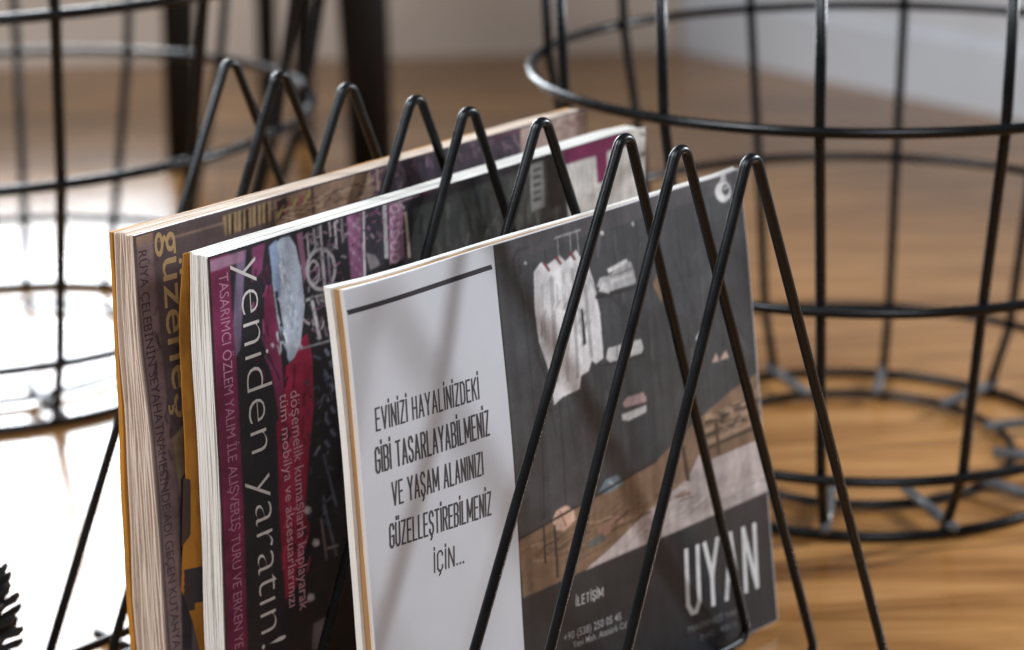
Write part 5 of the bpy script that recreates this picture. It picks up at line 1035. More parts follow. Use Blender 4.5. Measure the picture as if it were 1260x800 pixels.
 (5,(0.284,0.213,0.255),[(-59.0,260.4),(-62.5,258.6),(-61.7,257.8),(-58.1,259.5)]),
 (5,(0.179,0.063,0.125),[(-58.2,248.0),(-61.5,248.4),(-61.4,247.6),(-58.1,247.3)]),
 (5,(0.019,0.019,0.019),[(-47.7,257.9),(-44.9,256.3),(-44.4,257.1),(-47.2,258.7)]),
 (5,(0.411,0.308,0.37),[(-61.1,259.8),(-57.3,261.2),(-57.6,261.7),(-61.4,260.3)]),
 (5,(0.402,0.301,0.361),[(-63.9,256.3),(-67.9,256.3),(-67.7,255.8),(-63.8,255.8)]),
 (5,(0.279,0.14,0.214),[(-43.3,248.0),(-46.6,247.4),(-46.3,246.9),(-43.0,247.6)]),
 (5,(0.463,0.347,0.417),[(-36.1,249.5),(-32.9,249.5),(-33.2,250.4),(-36.4,250.5)]),
 (5,(0.185,0.065,0.13),[(-35.2,247.0),(-32.8,245.9),(-32.5,246.6),(-34.8,247.7)]),
 (5,(0.212,0.074,0.149),[(-33.4,264.3),(-38.6,264.1),(-38.3,263.3),(-33.1,263.5)]),
 (5,(0.021,0.021,0.021),[(-53.2,243.9),(-51.9,245.5),(-52.5,245.9),(-53.8,244.4)]),
 (5,(0.349,0.262,0.314),[(-33.6,267.3),(-35.2,270.2),(-36.2,270.0),(-34.6,267.2)]),
 (5,(0.342,0.171,0.262),[(-37.1,246.2),(-39.9,246.8),(-39.9,246.3),(-37.1,245.7)]),
 (5,(0.396,0.297,0.356),[(-37.5,248.3),(-34.0,248.2),(-34.1,248.7),(-37.6,248.7)]),
 (5,(0.022,0.022,0.022),[(-58.9,246.2),(-56.2,245.3),(-56.1,245.8),(-58.8,246.7)]),
 (5,(0.18,0.063,0.126),[(-35.6,251.4),(-33.3,249.1),(-32.7,249.3),(-35.0,251.7)]),
 (5,(0.022,0.022,0.022),[(-63.2,248.6),(-60.6,248.9),(-61.0,249.7),(-63.6,249.4)]),
 (5,(0.248,0.124,0.19),[(-43.9,251.2),(-42.9,248.4),(-42.2,248.4),(-43.2,251.3)]),
 (5,(0.402,0.301,0.362),[(-62.6,261.8),(-58.1,259.4),(-57.7,259.9),(-62.3,262.3)]),
 (5,(0.018,0.018,0.018),[(-49.2,257.1),(-52.3,258.4),(-52.5,258.0),(-49.4,256.7)]),
 (5,(0.401,0.301,0.361),[(-56.7,256.5),(-61.3,259.2),(-61.6,258.7),(-57.1,256.0)]),
 (5,(0.014,0.014,0.014),[(-34.4,254.9),(-33.9,252.9),(-33.3,252.9),(-33.7,254.9)]),
 (5,(0.019,0.019,0.019),[(-57.5,251.9),(-56.9,249.5),(-56.3,249.4),(-56.8,251.8)]),
 (5,(0.023,0.023,0.023),[(-31.4,258.3),(-33.2,258.8),(-33.3,258.3),(-31.5,257.8)]),
 (5,(0.235,0.082,0.165),[(-44.4,266.6),(-46.4,263.1),(-45.6,262.7),(-43.5,266.1)]),
 (5,(0.304,0.152,0.233),[(-39.3,253.7),(-36.6,250.7),(-36.2,250.9),(-38.8,253.9)]),
 (5,(0.357,0.268,0.321),[(-61.7,244.2),(-61.0,245.7),(-62.1,246.2),(-62.8,244.7)]),
 (5,(0.182,0.064,0.128),[(-61.5,263.4),(-61.2,260.0),(-60.2,259.9),(-60.6,263.2)]),
 (5,(0.166,0.058,0.116),[(-50.0,260.5),(-47.3,261.8),(-48.0,262.5),(-50.7,261.2)]),
 (5,(0.338,0.169,0.259),[(-42.6,260.5),(-45.3,262.1),(-45.7,261.6),(-43.0,260.0)]),
 (5,(0.161,0.056,0.113),[(-34.0,261.2),(-34.7,263.2),(-35.5,263.2),(-34.7,261.1)]),
 (5,(0.337,0.169,0.259),[(-52.1,250.6),(-55.1,251.1),(-55.1,250.7),(-52.1,250.1)]),
 (5,(0.019,0.019,0.019),[(-56.0,255.4),(-53.3,253.6),(-52.9,253.9),(-55.6,255.8)]),
 (5,(0.021,0.021,0.021),[(-35.0,249.9),(-31.9,250.5),(-32.4,251.3),(-35.5,250.7)]),
 (5,(0.229,0.115,0.176),[(-37.2,267.3),(-33.2,265.6),(-32.7,266.4),(-36.8,268.1)]),
 (5,(0.278,0.139,0.213),[(-26.2,256.4),(-27.7,258.2),(-28.7,257.9),(-27.1,256.0)]),
 (5,(0.018,0.018,0.018),[(-65.7,260.0),(-67.6,258.3),(-66.7,257.7),(-64.8,259.3)]),
 (5,(0.016,0.016,0.016),[(-31.3,263.6),(-31.0,266.3),(-31.8,266.5),(-32.1,263.8)]),
 (5,(0.214,0.075,0.15),[(-28.9,245.6),(-30.8,247.3),(-31.7,246.7),(-29.8,245.0)]),
 (5,(0.246,0.123,0.188),[(-27.7,256.5),(-32.2,258.6),(-32.4,258.2),(-27.9,256.1)]),
 (5,(0.186,0.065,0.13),[(-46.4,263.7),(-45.9,261.5),(-44.7,261.5),(-45.2,263.7)]),
 (5,(0.477,0.357,0.429),[(-51.9,262.3),(-55.4,260.6),(-55.1,260.2),(-51.5,261.9)]),
 (5,(0.324,0.243,0.292),[(-31.6,264.7),(-36.0,266.6),(-36.2,266.1),(-31.8,264.2)]),
 (5,(0.182,0.064,0.127),[(-53.7,255.7),(-50.5,254.0),(-50.2,254.4),(-53.5,256.1)]),
 (5,(0.235,0.082,0.165),[(-49.0,257.3),(-46.6,257.2),(-46.8,258.2),(-49.2,258.2)]),
 (5,(0.374,0.28,0.336),[(-27.2,267.5),(-26.8,265.1),(-25.8,265.0),(-26.3,267.5)]),
 (5,(0.262,0.131,0.201),[(-41.6,255.4),(-39.9,256.9),(-40.8,257.5),(-42.5,256.1)]),
 (5,(0.024,0.024,0.024),[(-58.7,260.6),(-62.6,262.3),(-62.8,261.9),(-58.8,260.2)]),
 (5,(0.224,0.112,0.172),[(-26.2,264.0),(-29.9,266.7),(-30.6,266.1),(-26.9,263.4)]),
 (5,(0.35,0.175,0.268),[(-34.5,248.8),(-30.1,249.2),(-30.5,250.0),(-34.9,249.6)]),
 (5,(0.346,0.259,0.311),[(-47.6,249.6),(-49.6,252.2),(-50.6,251.9),(-48.6,249.3)]),
 (5,(0.155,0.054,0.109),[(-46.3,264.2),(-47.1,262.8),(-46.5,262.5),(-45.7,263.9)]),
 (5,(0.191,0.067,0.134),[(-40.5,261.2),(-36.0,258.2),(-35.4,258.8),(-39.8,261.8)]),
 (5,(0.193,0.067,0.135),[(-34.6,255.3),(-34.3,251.3),(-33.5,251.2),(-33.8,255.2)]),
 (5,(0.215,0.108,0.165),[(-55.8,260.5),(-60.7,261.1),(-60.6,260.2),(-55.7,259.6)]),
 (5,(0.257,0.129,0.197),[(-43.7,249.1),(-45.8,252.4),(-46.4,252.2),(-44.3,249.0)]),
 (5,(0.227,0.114,0.174),[(-63.7,257.2),(-59.4,256.5),(-59.4,257.3),(-63.7,258.0)]),
 (5,(0.341,0.256,0.307),[(-26.5,259.4),(-28.3,261.3),(-29.0,261.0),(-27.2,259.1)]),
 (5,(0.229,0.115,0.176),[(-50.2,254.6),(-51.6,256.6),(-52.5,256.4),(-51.1,254.3)]),
 (5,(0.474,0.355,0.426),[(-29.3,246.7),(-27.0,248.1),(-27.9,249.0),(-30.3,247.6)]),
 (3,(0.089,0.095,0.089),[(-7.2,251.3),(-7.5,240.7),(-5.6,240.3),(-5.3,250.9)]),
 (3,(0.073,0.078,0.073),[(10.8,235.3),(6.0,224.0),(7.3,223.4),(12.1,234.7)]),
 (3,(0.058,0.062,0.058),[(38.0,250.6),(36.0,245.7),(37.1,245.2),(39.1,250.1)]),
 (3,(0.08,0.08,0.073),[(76.8,252.9),(77.0,240.7),(78.9,240.3),(78.6,252.5)]),
 (3,(0.081,0.081,0.074),[(12.1,244.3),(14.0,232.6),(16.2,232.3),(14.3,244.0)]),
 (3,(0.079,0.079,0.071),[(39.7,253.6),(41.3,245.7),(43.2,245.5),(41.6,253.4)]),
 (3,(0.027,0.027,0.027),[(70.0,239.2),(68.6,228.3),(69.8,227.9),(71.2,238.8)]),
 (3,(0.066,0.07,0.066),[(13.7,248.0),(13.0,241.8),(15.3,241.2),(16.1,247.4)]),
 (3,(0.032,0.032,0.032),[(-0.0,239.6),(1.7,225.5),(2.7,225.4),(1.0,239.5)]),
 (3,(0.104,0.104,0.095),[(38.2,244.2),(41.0,231.6),(43.4,231.3),(40.6,244.0)]),
 (3,(0.109,0.109,0.099),[(51.4,255.7),(50.0,244.8),(51.0,244.5),(52.4,255.4)]),
 (3,(0.13,0.13,0.118),[(32.5,235.6),(27.4,226.6),(29.3,225.7),(34.4,234.6)]),
 (3,(0.115,0.115,0.105),[(44.1,247.1),(36.1,236.5),(37.5,235.7),(45.6,246.4)]),
 (3,(0.032,0.032,0.032),[(33.7,255.0),(31.6,249.6),(33.9,248.7),(35.9,254.1)]),
 (3,(0.029,0.029,0.029),[(33.8,252.6),(34.9,237.6),(36.4,237.3),(35.3,252.4)]),
 (3,(0.025,0.025,0.025),[(47.4,240.6),(50.7,231.6),(53.1,231.5),(49.8,240.6)]),
 (3,(0.057,0.061,0.057),[(37.2,245.0),(41.1,237.3),(43.0,237.4),(39.1,245.2)]),
 (3,(0.123,0.123,0.111),[(4.7,254.3),(2.4,247.2),(3.4,246.8),(5.7,253.9)]),
 (3,(0.085,0.091,0.085),[(-6.3,238.8),(-4.1,232.9),(-2.0,232.9),(-4.1,238.8)]),
 (3,(0.125,0.125,0.113),[(3.7,255.3),(3.5,248.5),(4.9,248.2),(5.1,255.0)]),
 (3,(0.036,0.036,0.036),[(66.0,255.5),(62.1,244.5),(63.9,243.8),(67.8,254.8)]),
 (3,(0.115,0.115,0.104),[(62.7,243.9),(63.5,235.0),(65.6,234.7),(64.8,243.5)]),
 (3,(0.119,0.119,0.108),[(-3.1,233.6),(-2.8,227.2),(-1.8,227.1),(-2.2,233.4)]),
 (3,(0.094,0.094,0.086),[(-10.6,238.4),(-15.9,231.7),(-14.9,231.1),(-9.6,237.8)]),
 (3,(0.087,0.087,0.079),[(74.6,236.3),(70.8,227.3),(72.0,226.8),(75.8,235.8)]),
 (3,(0.036,0.036,0.036),[(14.8,255.5),(16.4,249.5),(17.8,249.4),(16.2,255.4)]),
 (3,(0.057,0.061,0.057),[(80.7,251.0),(80.1,243.2),(81.2,242.9),(81.8,250.7)]),
 (3,(0.096,0.096,0.088),[(70.1,242.1),(69.6,236.8),(71.9,236.2),(72.4,241.5)]),
 (3,(0.111,0.111,0.101),[(74.3,255.6),(71.5,248.8),(73.6,248.0),(76.3,254.9)]),
 (3,(0.063,0.068,0.063),[(62.0,253.0),(60.1,241.7),(62.0,241.1),(63.9,252.5)]),
 (3,(0.117,0.117,0.106),[(72.6,242.8),(74.4,238.0),(76.1,237.9),(74.3,242.8)]),
 (3,(0.088,0.088,0.08),[(22.5,250.0),(29.3,238.6),(30.3,238.8),(23.5,250.2)]),
 (3,(0.024,0.024,0.024),[(31.2,240.1),(29.0,228.2),(30.1,227.9),(32.3,239.8)]),
 (3,(0.027,0.027,0.027),[(46.4,236.8),(48.7,229.8),(51.1,229.7),(48.8,236.8)]),
 (3,(0.059,0.063,0.059),[(74.4,251.2),(73.3,237.2),(75.2,236.7),(76.3,250.7)]),
 (3,(0.025,0.025,0.025),[(30.0,255.6),(34.5,241.0),(36.2,241.0),(31.7,255.5)]),
 (3,(0.031,0.031,0.031),[(52.7,235.4),(55.2,221.3),(56.5,221.1),(54.0,235.3)]),
 (3,(0.069,0.073,0.069),[(22.9,247.9),(21.3,241.7),(22.5,241.3),(24.1,247.6)]),
 (3,(0.025,0.025,0.025),[(62.3,244.8),(61.1,230.5),(63.0,230.0),(64.2,244.4)]),
 (3,(0.069,0.073,0.069),[(-14.1,250.6),(-13.1,239.0),(-10.9,238.6),(-11.9,250.2)]),
 (3,(0.034,0.034,0.034),[(89.0,248.1),(84.8,236.1),(86.7,235.4),(90.9,247.4)]),
 (3,(0.126,0.126,0.115),[(44.3,252.8),(40.7,247.6),(42.7,246.6),(46.3,251.8)]),
 (3,(0.099,0.099,0.09),[(55.4,234.3),(57.5,228.1),(58.9,228.1),(56.8,234.3)]),
 (3,(0.12,0.12,0.109),[(56.1,237.5),(60.0,232.5),(60.9,232.7),(57.0,237.7)]),
 (3,(0.032,0.032,0.032),[(78.5,243.0),(73.5,229.7),(75.2,229.1),(80.1,242.4)]),
 (3,(0.083,0.088,0.083),[(66.6,239.8),(67.2,234.8),(68.4,234.6),(67.9,239.6)]),
 (3,(0.023,0.023,0.023),[(87.7,255.3),(93.6,247.3),(95.8,247.8),(89.9,255.7)]),
 (3,(0.088,0.088,0.08),[(63.0,240.4),(64.9,233.0),(66.3,232.9),(64.4,240.3)]),
 (3,(0.095,0.095,0.086),[(50.9,251.2),(49.9,245.7),(51.1,245.3),(52.1,250.8)]),
 (3,(0.131,0.131,0.119),[(2.6,254.0),(3.8,247.7),(5.0,247.5),(3.8,253.9)]),
 (3,(0.03,0.03,0.03),[(18.8,244.0),(21.6,234.3),(22.7,234.3),(19.9,243.9)]),
 (3,(0.062,0.066,0.062),[(14.9,242.2),(13.1,232.8),(14.9,232.3),(16.7,241.7)]),
 (3,(0.121,0.121,0.11),[(69.5,238.0),(72.1,227.3),(73.9,227.1),(71.2,237.9)]),
 (3,(0.118,0.118,0.107),[(18.5,236.8),(14.8,224.8),(16.2,224.3),(19.8,236.3)]),
 (3,(0.075,0.08,0.075),[(85.5,237.0),(87.3,221.4),(89.6,221.0),(87.8,236.7)]),
 (3,(0.087,0.087,0.079),[(-4.4,235.7),(-2.5,223.9),(-0.3,223.6),(-2.2,235.5)]),
 (3,(0.025,0.025,0.025),[(-14.9,253.1),(-17.6,244.4),(-15.9,243.8),(-13.3,252.5)]),
 (3,(0.084,0.089,0.084),[(18.4,252.8),(23.3,238.9),(24.4,238.9),(19.4,252.8)]),
 (3,(0.021,0.021,0.021),[(54.8,256.3),(50.6,250.3),(52.4,249.3),(56.6,255.3)]),
 (3,(0.054,0.057,0.054),[(-17.5,243.6),(-13.9,236.2),(-12.3,236.3),(-16.0,243.8)]),
 (4,(0.027,0.027,0.036),[(-88.0,171.4),(-88.3,177.1),(-89.8,177.5),(-89.6,171.7)]),
 (4,(0.119,0.131,0.178),[(-84.5,116.6),(-87.5,119.3),(-87.9,119.0),(-84.9,116.3)]),
 (4,(0.109,0.12,0.163),[(-80.2,176.4),(-76.4,179.7),(-77.6,180.6),(-81.4,177.3)]),
 (4,(0.083,0.091,0.125),[(-95.5,117.0),(-96.3,120.6),(-97.0,120.7),(-96.2,117.2)]),
 (4,(0.035,0.035,0.046),[(-83.5,116.4),(-76.9,111.3),(-76.2,112.1),(-82.8,117.2)]),
 (4,(0.174,0.174,0.225),[(-91.4,147.9),(-87.6,151.9),(-88.9,152.9),(-92.7,148.9)]),
 (4,(0.18,0.18,0.233),[(-80.9,122.7),(-79.9,119.8),(-79.3,119.7),(-80.4,122.6)]),
 (4,(0.034,0.034,0.046),[(-89.1,114.6),(-91.4,113.0),(-90.5,112.1),(-88.2,113.7)]),
 (4,(0.023,0.023,0.031),[(-81.9,179.2),(-80.5,176.5),(-79.3,176.7),(-80.7,179.4)]),
 (4,(0.095,0.105,0.143),[(-86.1,174.8),(-83.5,178.0),(-84.6,178.8),(-87.2,175.6)]),
 (4,(0.135,0.135,0.175),[(-77.8,173.6),(-79.6,177.8),(-80.4,177.8),(-78.6,173.5)]),
 (4,(0.028,0.028,0.037),[(-84.5,139.7),(-77.1,136.7),(-76.8,137.9),(-84.3,140.9)]),
 (4,(0.091,0.1,0.137),[(-80.4,181.6),(-82.7,186.4),(-84.1,186.2),(-81.7,181.5)]),
 (4,(0.089,0.098,0.133),[(-85.4,175.3),(-89.5,175.5),(-89.3,174.8),(-85.2,174.6)]),
 (4,(0.168,0.168,0.217),[(-83.7,139.8),(-80.2,136.8),(-79.8,137.1),(-83.4,140.1)]),
 (4,(0.026,0.026,0.035),[(-86.1,135.1),(-93.5,137.5),(-93.5,136.5),(-86.1,134.0)]),
 (4,(0.147,0.147,0.191),[(-84.1,189.9),(-82.0,190.2),(-82.5,191.0),(-84.5,190.6)]),
 (4,(0.022,0.022,0.03),[(-94.9,133.6),(-93.5,138.1),(-94.6,138.6),(-96.0,134.2)]),
 (4,(0.036,0.036,0.047),[(-80.0,178.0),(-78.8,174.1),(-78.2,174.1),(-79.3,178.0)]),
 (4,(0.026,0.026,0.034),[(-81.5,171.8),(-80.9,166.7),(-80.1,166.6),(-80.7,171.7)]),
 (4,(0.197,0.197,0.255),[(-83.1,163.5),(-82.6,168.7),(-84.0,169.1),(-84.4,163.9)]),
 (4,(0.032,0.032,0.042),[(-89.3,183.5),(-90.3,185.6),(-91.5,185.5),(-90.5,183.4)]),
 (4,(0.03,0.03,0.04),[(-95.9,127.8),(-100.3,126.5),(-99.4,125.2),(-95.0,126.5)]),
 (4,(0.024,0.024,0.032),[(-82.8,115.9),(-81.4,113.4),(-80.7,113.5),(-82.1,116.0)]),
 (4,(0.114,0.126,0.171),[(-78.7,186.0),(-84.1,188.8),(-84.6,187.8),(-79.2,185.0)]),
 (4,(0.024,0.024,0.033),[(-93.8,140.3),(-96.3,136.4),(-95.6,136.0),(-93.1,139.8)]),
 (4,(0.089,0.098,0.134),[(-87.2,171.5),(-85.6,174.5),(-86.5,175.0),(-88.2,172.0)]),
 (4,(0.143,0.143,0.185),[(-80.9,194.4),(-79.7,190.9),(-78.7,190.8),(-79.9,194.3)]),
 (4,(0.087,0.095,0.13),[(-85.2,197.4),(-90.3,200.5),(-90.8,199.7),(-85.7,196.6)]),
 (4,(0.099,0.109,0.149),[(-86.2,114.2),(-84.8,118.6),(-86.3,119.4),(-87.7,115.0)]),
 (4,(0.073,0.081,0.11),[(-93.3,186.0),(-95.5,188.9),(-96.8,188.5),(-94.6,185.6)]),
 (4,(0.105,0.116,0.158),[(-89.0,114.0),(-85.4,108.6),(-84.9,108.7),(-88.5,114.1)]),
 (4,(0.092,0.102,0.139),[(-85.0,120.6),(-79.9,122.9),(-80.9,124.1),(-86.0,121.7)]),
 (4,(0.033,0.033,0.044),[(-88.0,174.6),(-84.6,171.6),(-83.6,172.3),(-87.0,175.3)]),
 (4,(0.087,0.096,0.131),[(-78.3,185.4),(-79.7,183.4),(-78.9,182.9),(-77.5,185.0)]),
 (4,(0.034,0.034,0.045),[(-94.5,158.4),(-95.7,162.0),(-96.9,162.0),(-95.7,158.5)]),
 (4,(0.119,0.131,0.178),[(-95.3,143.6),(-94.7,139.2),(-94.2,139.1),(-94.7,143.5)]),
 (4,(0.117,0.129,0.176),[(-85.8,119.8),(-86.5,125.3),(-87.5,125.5),(-86.8,120.0)]),
 (4,(0.175,0.175,0.227),[(-84.5,114.4),(-84.5,116.3),(-85.3,116.6),(-85.3,114.7)]),
 (4,(0.188,0.188,0.243),[(-83.1,146.1),(-82.4,147.7),(-83.5,148.3),(-84.2,146.6)]),
 (4,(0.022,0.022,0.029),[(-79.6,183.4),(-84.6,185.2),(-84.7,184.5),(-79.7,182.8)]),
 (4,(0.033,0.033,0.044),[(-91.2,177.5),(-93.0,180.7),(-94.1,180.5),(-92.2,177.3)]),
 (4,(0.022,0.022,0.029),[(-86.8,125.8),(-88.0,127.7),(-89.1,127.5),(-88.0,125.6)]),
 (4,(0.027,0.027,0.036),[(-89.7,155.1),(-87.2,156.2),(-88.2,157.4),(-90.7,156.4)]),
 (4,(0.027,0.027,0.036),[(-90.3,125.2),(-86.5,120.1),(-85.4,120.5),(-89.3,125.6)]),
 (4,(0.083,0.091,0.124),[(-89.4,183.8),(-92.1,183.4),(-91.6,182.4),(-88.9,182.8)]),
 (4,(0.031,0.031,0.041),[(-82.0,175.3),(-82.5,177.2),(-84.1,177.4),(-83.6,175.4)]),
 (4,(0.032,0.032,0.042),[(-79.4,114.7),(-81.7,118.3),(-82.3,118.1),(-80.0,114.6)]),
 (4,(0.073,0.08,0.109),[(-90.1,164.0),(-87.2,164.9),(-87.7,165.6),(-90.6,164.7)]),
 (4,(0.09,0.099,0.135),[(-86.5,181.3),(-88.5,184.1),(-89.2,183.8),(-87.2,181.0)]),
 (3,(0.019,0.015,0.019),[(-104.4,168.9),(-105.9,165.3),(-105.2,164.9),(-103.7,168.5)]),
 (3,(0.391,0.044,0.088),[(-111.9,135.1),(-108.8,122.7),(-107.3,122.5),(-110.5,135.0)]),
 (3,(0.223,0.013,0.039),[(-98.0,113.5),(-98.7,109.2),(-97.6,108.7),(-96.9,113.1)]),
 (3,(0.173,0.01,0.03),[(-102.4,121.3),(-99.9,113.6),(-99.1,113.5),(-101.7,121.2)]),
 (3,(0.472,0.053,0.106),[(-107.0,162.9),(-109.3,157.3),(-108.4,156.8),(-106.1,162.4)]),
 (3,(0.154,0.012,0.035),[(-112.8,159.8),(-110.8,150.4),(-110.3,150.4),(-112.3,159.8)]),
 (3,(0.371,0.042,0.084),[(-111.2,163.2),(-111.2,152.2),(-109.9,151.8),(-109.9,162.9)]),
 (3,(0.017,0.012,0.017),[(-107.9,194.2),(-110.3,189.2),(-109.1,188.6),(-106.8,193.6)]),
 (3,(0.102,0.008,0.023),[(-112.5,167.3),(-116.1,159.0),(-115.4,158.6),(-111.8,166.9)]),
 (3,(0.359,0.04,0.081),[(-100.9,130.0),(-101.7,122.0),(-100.7,121.6),(-99.9,129.6)]),
 (3,(0.12,0.009,0.028),[(-103.0,199.0),(-104.3,187.3),(-103.2,186.9),(-101.9,198.7)]),
 (3,(0.017,0.013,0.017),[(-109.9,169.0),(-108.3,162.9),(-106.9,162.8),(-108.5,168.9)]),
 (3,(0.143,0.011,0.033),[(-97.9,183.6),(-98.8,175.9),(-97.2,175.4),(-96.4,183.2)]),
 (3,(0.018,0.013,0.018),[(-106.5,105.5),(-107.1,101.8),(-105.7,101.2),(-105.1,105.0)]),
 (3,(0.104,0.008,0.024),[(-96.9,186.5),(-91.8,176.2),(-91.3,176.3),(-96.4,186.6)]),
 (3,(0.148,0.011,0.034),[(-104.2,118.3),(-104.1,114.3),(-103.0,114.0),(-103.1,118.0)]),
 (3,(0.14,0.011,0.032),[(-105.4,115.1),(-104.0,107.5),(-102.5,107.2),(-103.8,114.8)]),
 (3,(0.111,0.009,0.026),[(-105.4,142.4),(-102.5,130.2),(-101.3,130.1),(-104.2,142.2)]),
 (3,(0.02,0.015,0.02),[(-101.6,112.0),(-99.0,100.5),(-97.9,100.3),(-100.5,111.8)]),
 (3,(0.146,0.011,0.034),[(-101.5,97.7),(-104.4,86.8),(-103.3,86.3),(-100.4,97.2)]),
 (3,(0.22,0.013,0.039),[(-111.2,108.6),(-107.0,97.7),(-105.6,97.6),(-109.9,108.6)]),
 (3,(0.018,0.013,0.018),[(-103.2,133.8),(-101.9,123.3),(-101.2,123.2),(-102.6,133.7)]),
 (3,(0.021,0.016,0.021),[(-103.7,174.7),(-103.6,169.1),(-102.9,168.9),(-103.0,174.5)]),
 (3,(0.186,0.011,0.032),[(-100.3,121.6),(-98.6,109.8),(-97.1,109.5),(-98.8,121.3)]),
 (3,(0.374,0.042,0.084),[(-102.4,153.9),(-101.6,146.8),(-100.2,146.5),(-101.0,153.6)]),
 (3,(0.229,0.014,0.04),[(-98.4,114.7),(-98.2,108.7),(-96.6,108.2),(-96.8,114.2)]),
 (3,(0.164,0.01,0.029),[(-105.4,178.2),(-104.5,167.6),(-103.3,167.4),(-104.2,177.9)]),
 (3,(0.235,0.014,0.041),[(-103.4,112.0),(-107.3,108.7),(-106.9,108.2),(-102.9,111.5)]),
 (3,(0.024,0.018,0.024),[(-111.6,171.2),(-108.1,158.5),(-107.3,158.5),(-110.8,171.1)]),
 (3,(0.439,0.049,0.099),[(-113.1,106.7),(-114.8,94.3),(-114.0,94.0),(-112.3,106.4)]),
 (3,(0.097,0.007,0.022),[(-99.0,171.5),(-100.0,161.0),(-99.0,160.7),(-98.0,171.2)]),
 (3,(0.379,0.043,0.085),[(-97.0,95.0),(-99.1,87.5),(-98.3,87.1),(-96.3,94.6)]),
 (3,(0.199,0.012,0.035),[(-112.5,103.7),(-110.3,93.2),(-109.0,92.9),(-111.2,103.5)]),
 (3,(0.14,0.011,0.032),[(-100.0,159.8),(-97.7,155.6),(-96.4,155.8),(-98.7,160.0)]),
 (3,(0.103,0.008,0.024),[(-110.6,147.3),(-112.6,141.3),(-111.7,140.8),(-109.7,146.9)]),
 (3,(0.373,0.042,0.084),[(-109.7,179.6),(-107.5,169.4),(-106.4,169.3),(-108.6,179.4)]),
 (3,(0.214,0.013,0.038),[(-104.2,132.5),(-104.4,121.9),(-103.2,121.5),(-103.0,132.1)]),
 (3,(0.023,0.017,0.023),[(-112.9,166.2),(-112.7,155.2),(-111.3,154.8),(-111.4,165.8)]),
 (3,(0.1,0.008,0.023),[(-101.5,180.3),(-103.2,169.3),(-102.1,168.9),(-100.3,179.9)]),
 (3,(0.023,0.018,0.023),[(-107.9,174.6),(-113.6,171.4),(-113.1,170.8),(-107.4,174.0)]),
 (3,(0.373,0.042,0.084),[(-98.5,108.0),(-102.0,100.8),(-100.6,99.9),(-97.1,107.2)]),
 (3,(0.203,0.012,0.036),[(-104.4,121.6),(-101.0,108.0),(-100.0,107.8),(-103.4,121.5)]),
 (3,(0.378,0.043,0.085),[(-109.6,125.7),(-113.7,116.2),(-112.8,115.6),(-108.7,125.2)]),
 (3,(0.017,0.012,0.017),[(-109.3,108.9),(-109.7,103.1),(-108.6,102.8),(-108.2,108.5)]),
 (3,(0.212,0.013,0.037),[(-101.3,170.0),(-100.1,160.9),(-99.2,160.8),(-100.5,169.8)]),
 (3,(0.185,0.011,0.032),[(-116.2,103.5),(-114.8,96.8),(-113.5,96.6),(-114.9,103.3)]),
 (6,(0.452,0.478,0.521),[(-113.2,211.5),(-111.8,206.4),(-111.0,206.4),(-112.5,211.5)]),
 (6,(0.593,0.627,0.684),[(-105.9,242.5),(-104.2,236.7),(-103.5,236.7),(-105.2,242.5)]),
 (6,(0.477,0.492,0.523),[(-109.5,252.9),(-108.3,248.1),(-107.1,248.1),(-108.2,252.8)]),
 (6,(0.342,0.387,0.478),[(-103.2,209.9),(-101.0,206.8),(-100.5,206.9),(-102.7,210.0)]),
 (6,(0.709,0.732,0.777),[(-109.6,246.2),(-107.8,241.3),(-106.8,241.3),(-108.6,246.2)]),
 (6,(0.477,0.504,0.55),[(-111.3,213.0),(-111.2,207.7),(-110.5,207.6),(-110.6,212.9)]),
 (6,(0.437,0.462,0.504),[(-102.2,222.5),(-100.3,218.7),(-99.2,218.8),(-101.1,222.6)]),
 (6,(0.309,0.351,0.433),[(-103.3,238.9),(-102.2,235.0),(-101.6,235.0),(-102.8,238.9)]),
 (6,(0.342,0.387,0.479),[(-102.2,215.7),(-99.7,210.8),(-98.6,210.9),(-101.1,215.9)]),
 (6,(0.329,0.373,0.461),[(-100.7,230.8),(-99.2,225.5),(-98.5,225.5),(-100.0,230.8)]),
 (6,(0.579,0.598,0.635),[(-102.2,209.2),(-100.8,206.8),(-99.7,207.0),(-101.1,209.5)]),
 (6,(0.655,0.676,0.718),[(-104.7,227.1),(-104.6,223.9),(-103.6,223.7),(-103.7,226.9)]),
 (6,(0.435,0.461,0.502),[(-108.6,222.9),(-104.0,217.8),(-103.4,218.1),(-108.0,223.2)]),
 (6,(0.488,0.504,0.535),[(-111.4,212.4),(-105.0,208.6),(-104.6,209.3),(-110.9,213.0)]),
 (6,(0.536,0.553,0.588),[(-98.2,248.3),(-96.3,245.4),(-95.7,245.5),(-97.6,248.5)]),
 (6,(0.462,0.489,0.533),[(-110.7,247.7),(-108.1,244.6),(-107.6,244.9),(-110.2,247.9)]),
 (6,(0.291,0.33,0.408),[(-111.0,220.0),(-109.1,216.9),(-108.0,217.1),(-109.9,220.2)]),
 (6,(0.264,0.299,0.369),[(-107.8,253.8),(-107.4,249.9),(-106.5,249.7),(-106.8,253.7)]),
 (6,(0.497,0.526,0.573),[(-105.6,219.6),(-103.7,215.2),(-102.9,215.2),(-104.8,219.7)]),
 (6,(0.431,0.456,0.498),[(-100.6,220.1),(-100.1,217.3),(-99.1,217.2),(-99.5,220.0)]),
 (6,(0.577,0.61,0.665),[(-108.3,223.8),(-105.9,218.6),(-105.4,218.7),(-107.8,223.9)]),
 (6,(0.356,0.404,0.499),[(-104.6,223.9),(-102.6,218.0),(-101.6,218.0),(-103.5,223.9)]),
 (6,(0.593,0.627,0.685),[(-111.7,234.8),(-110.3,232.4),(-109.5,232.6),(-110.9,235.0)]),
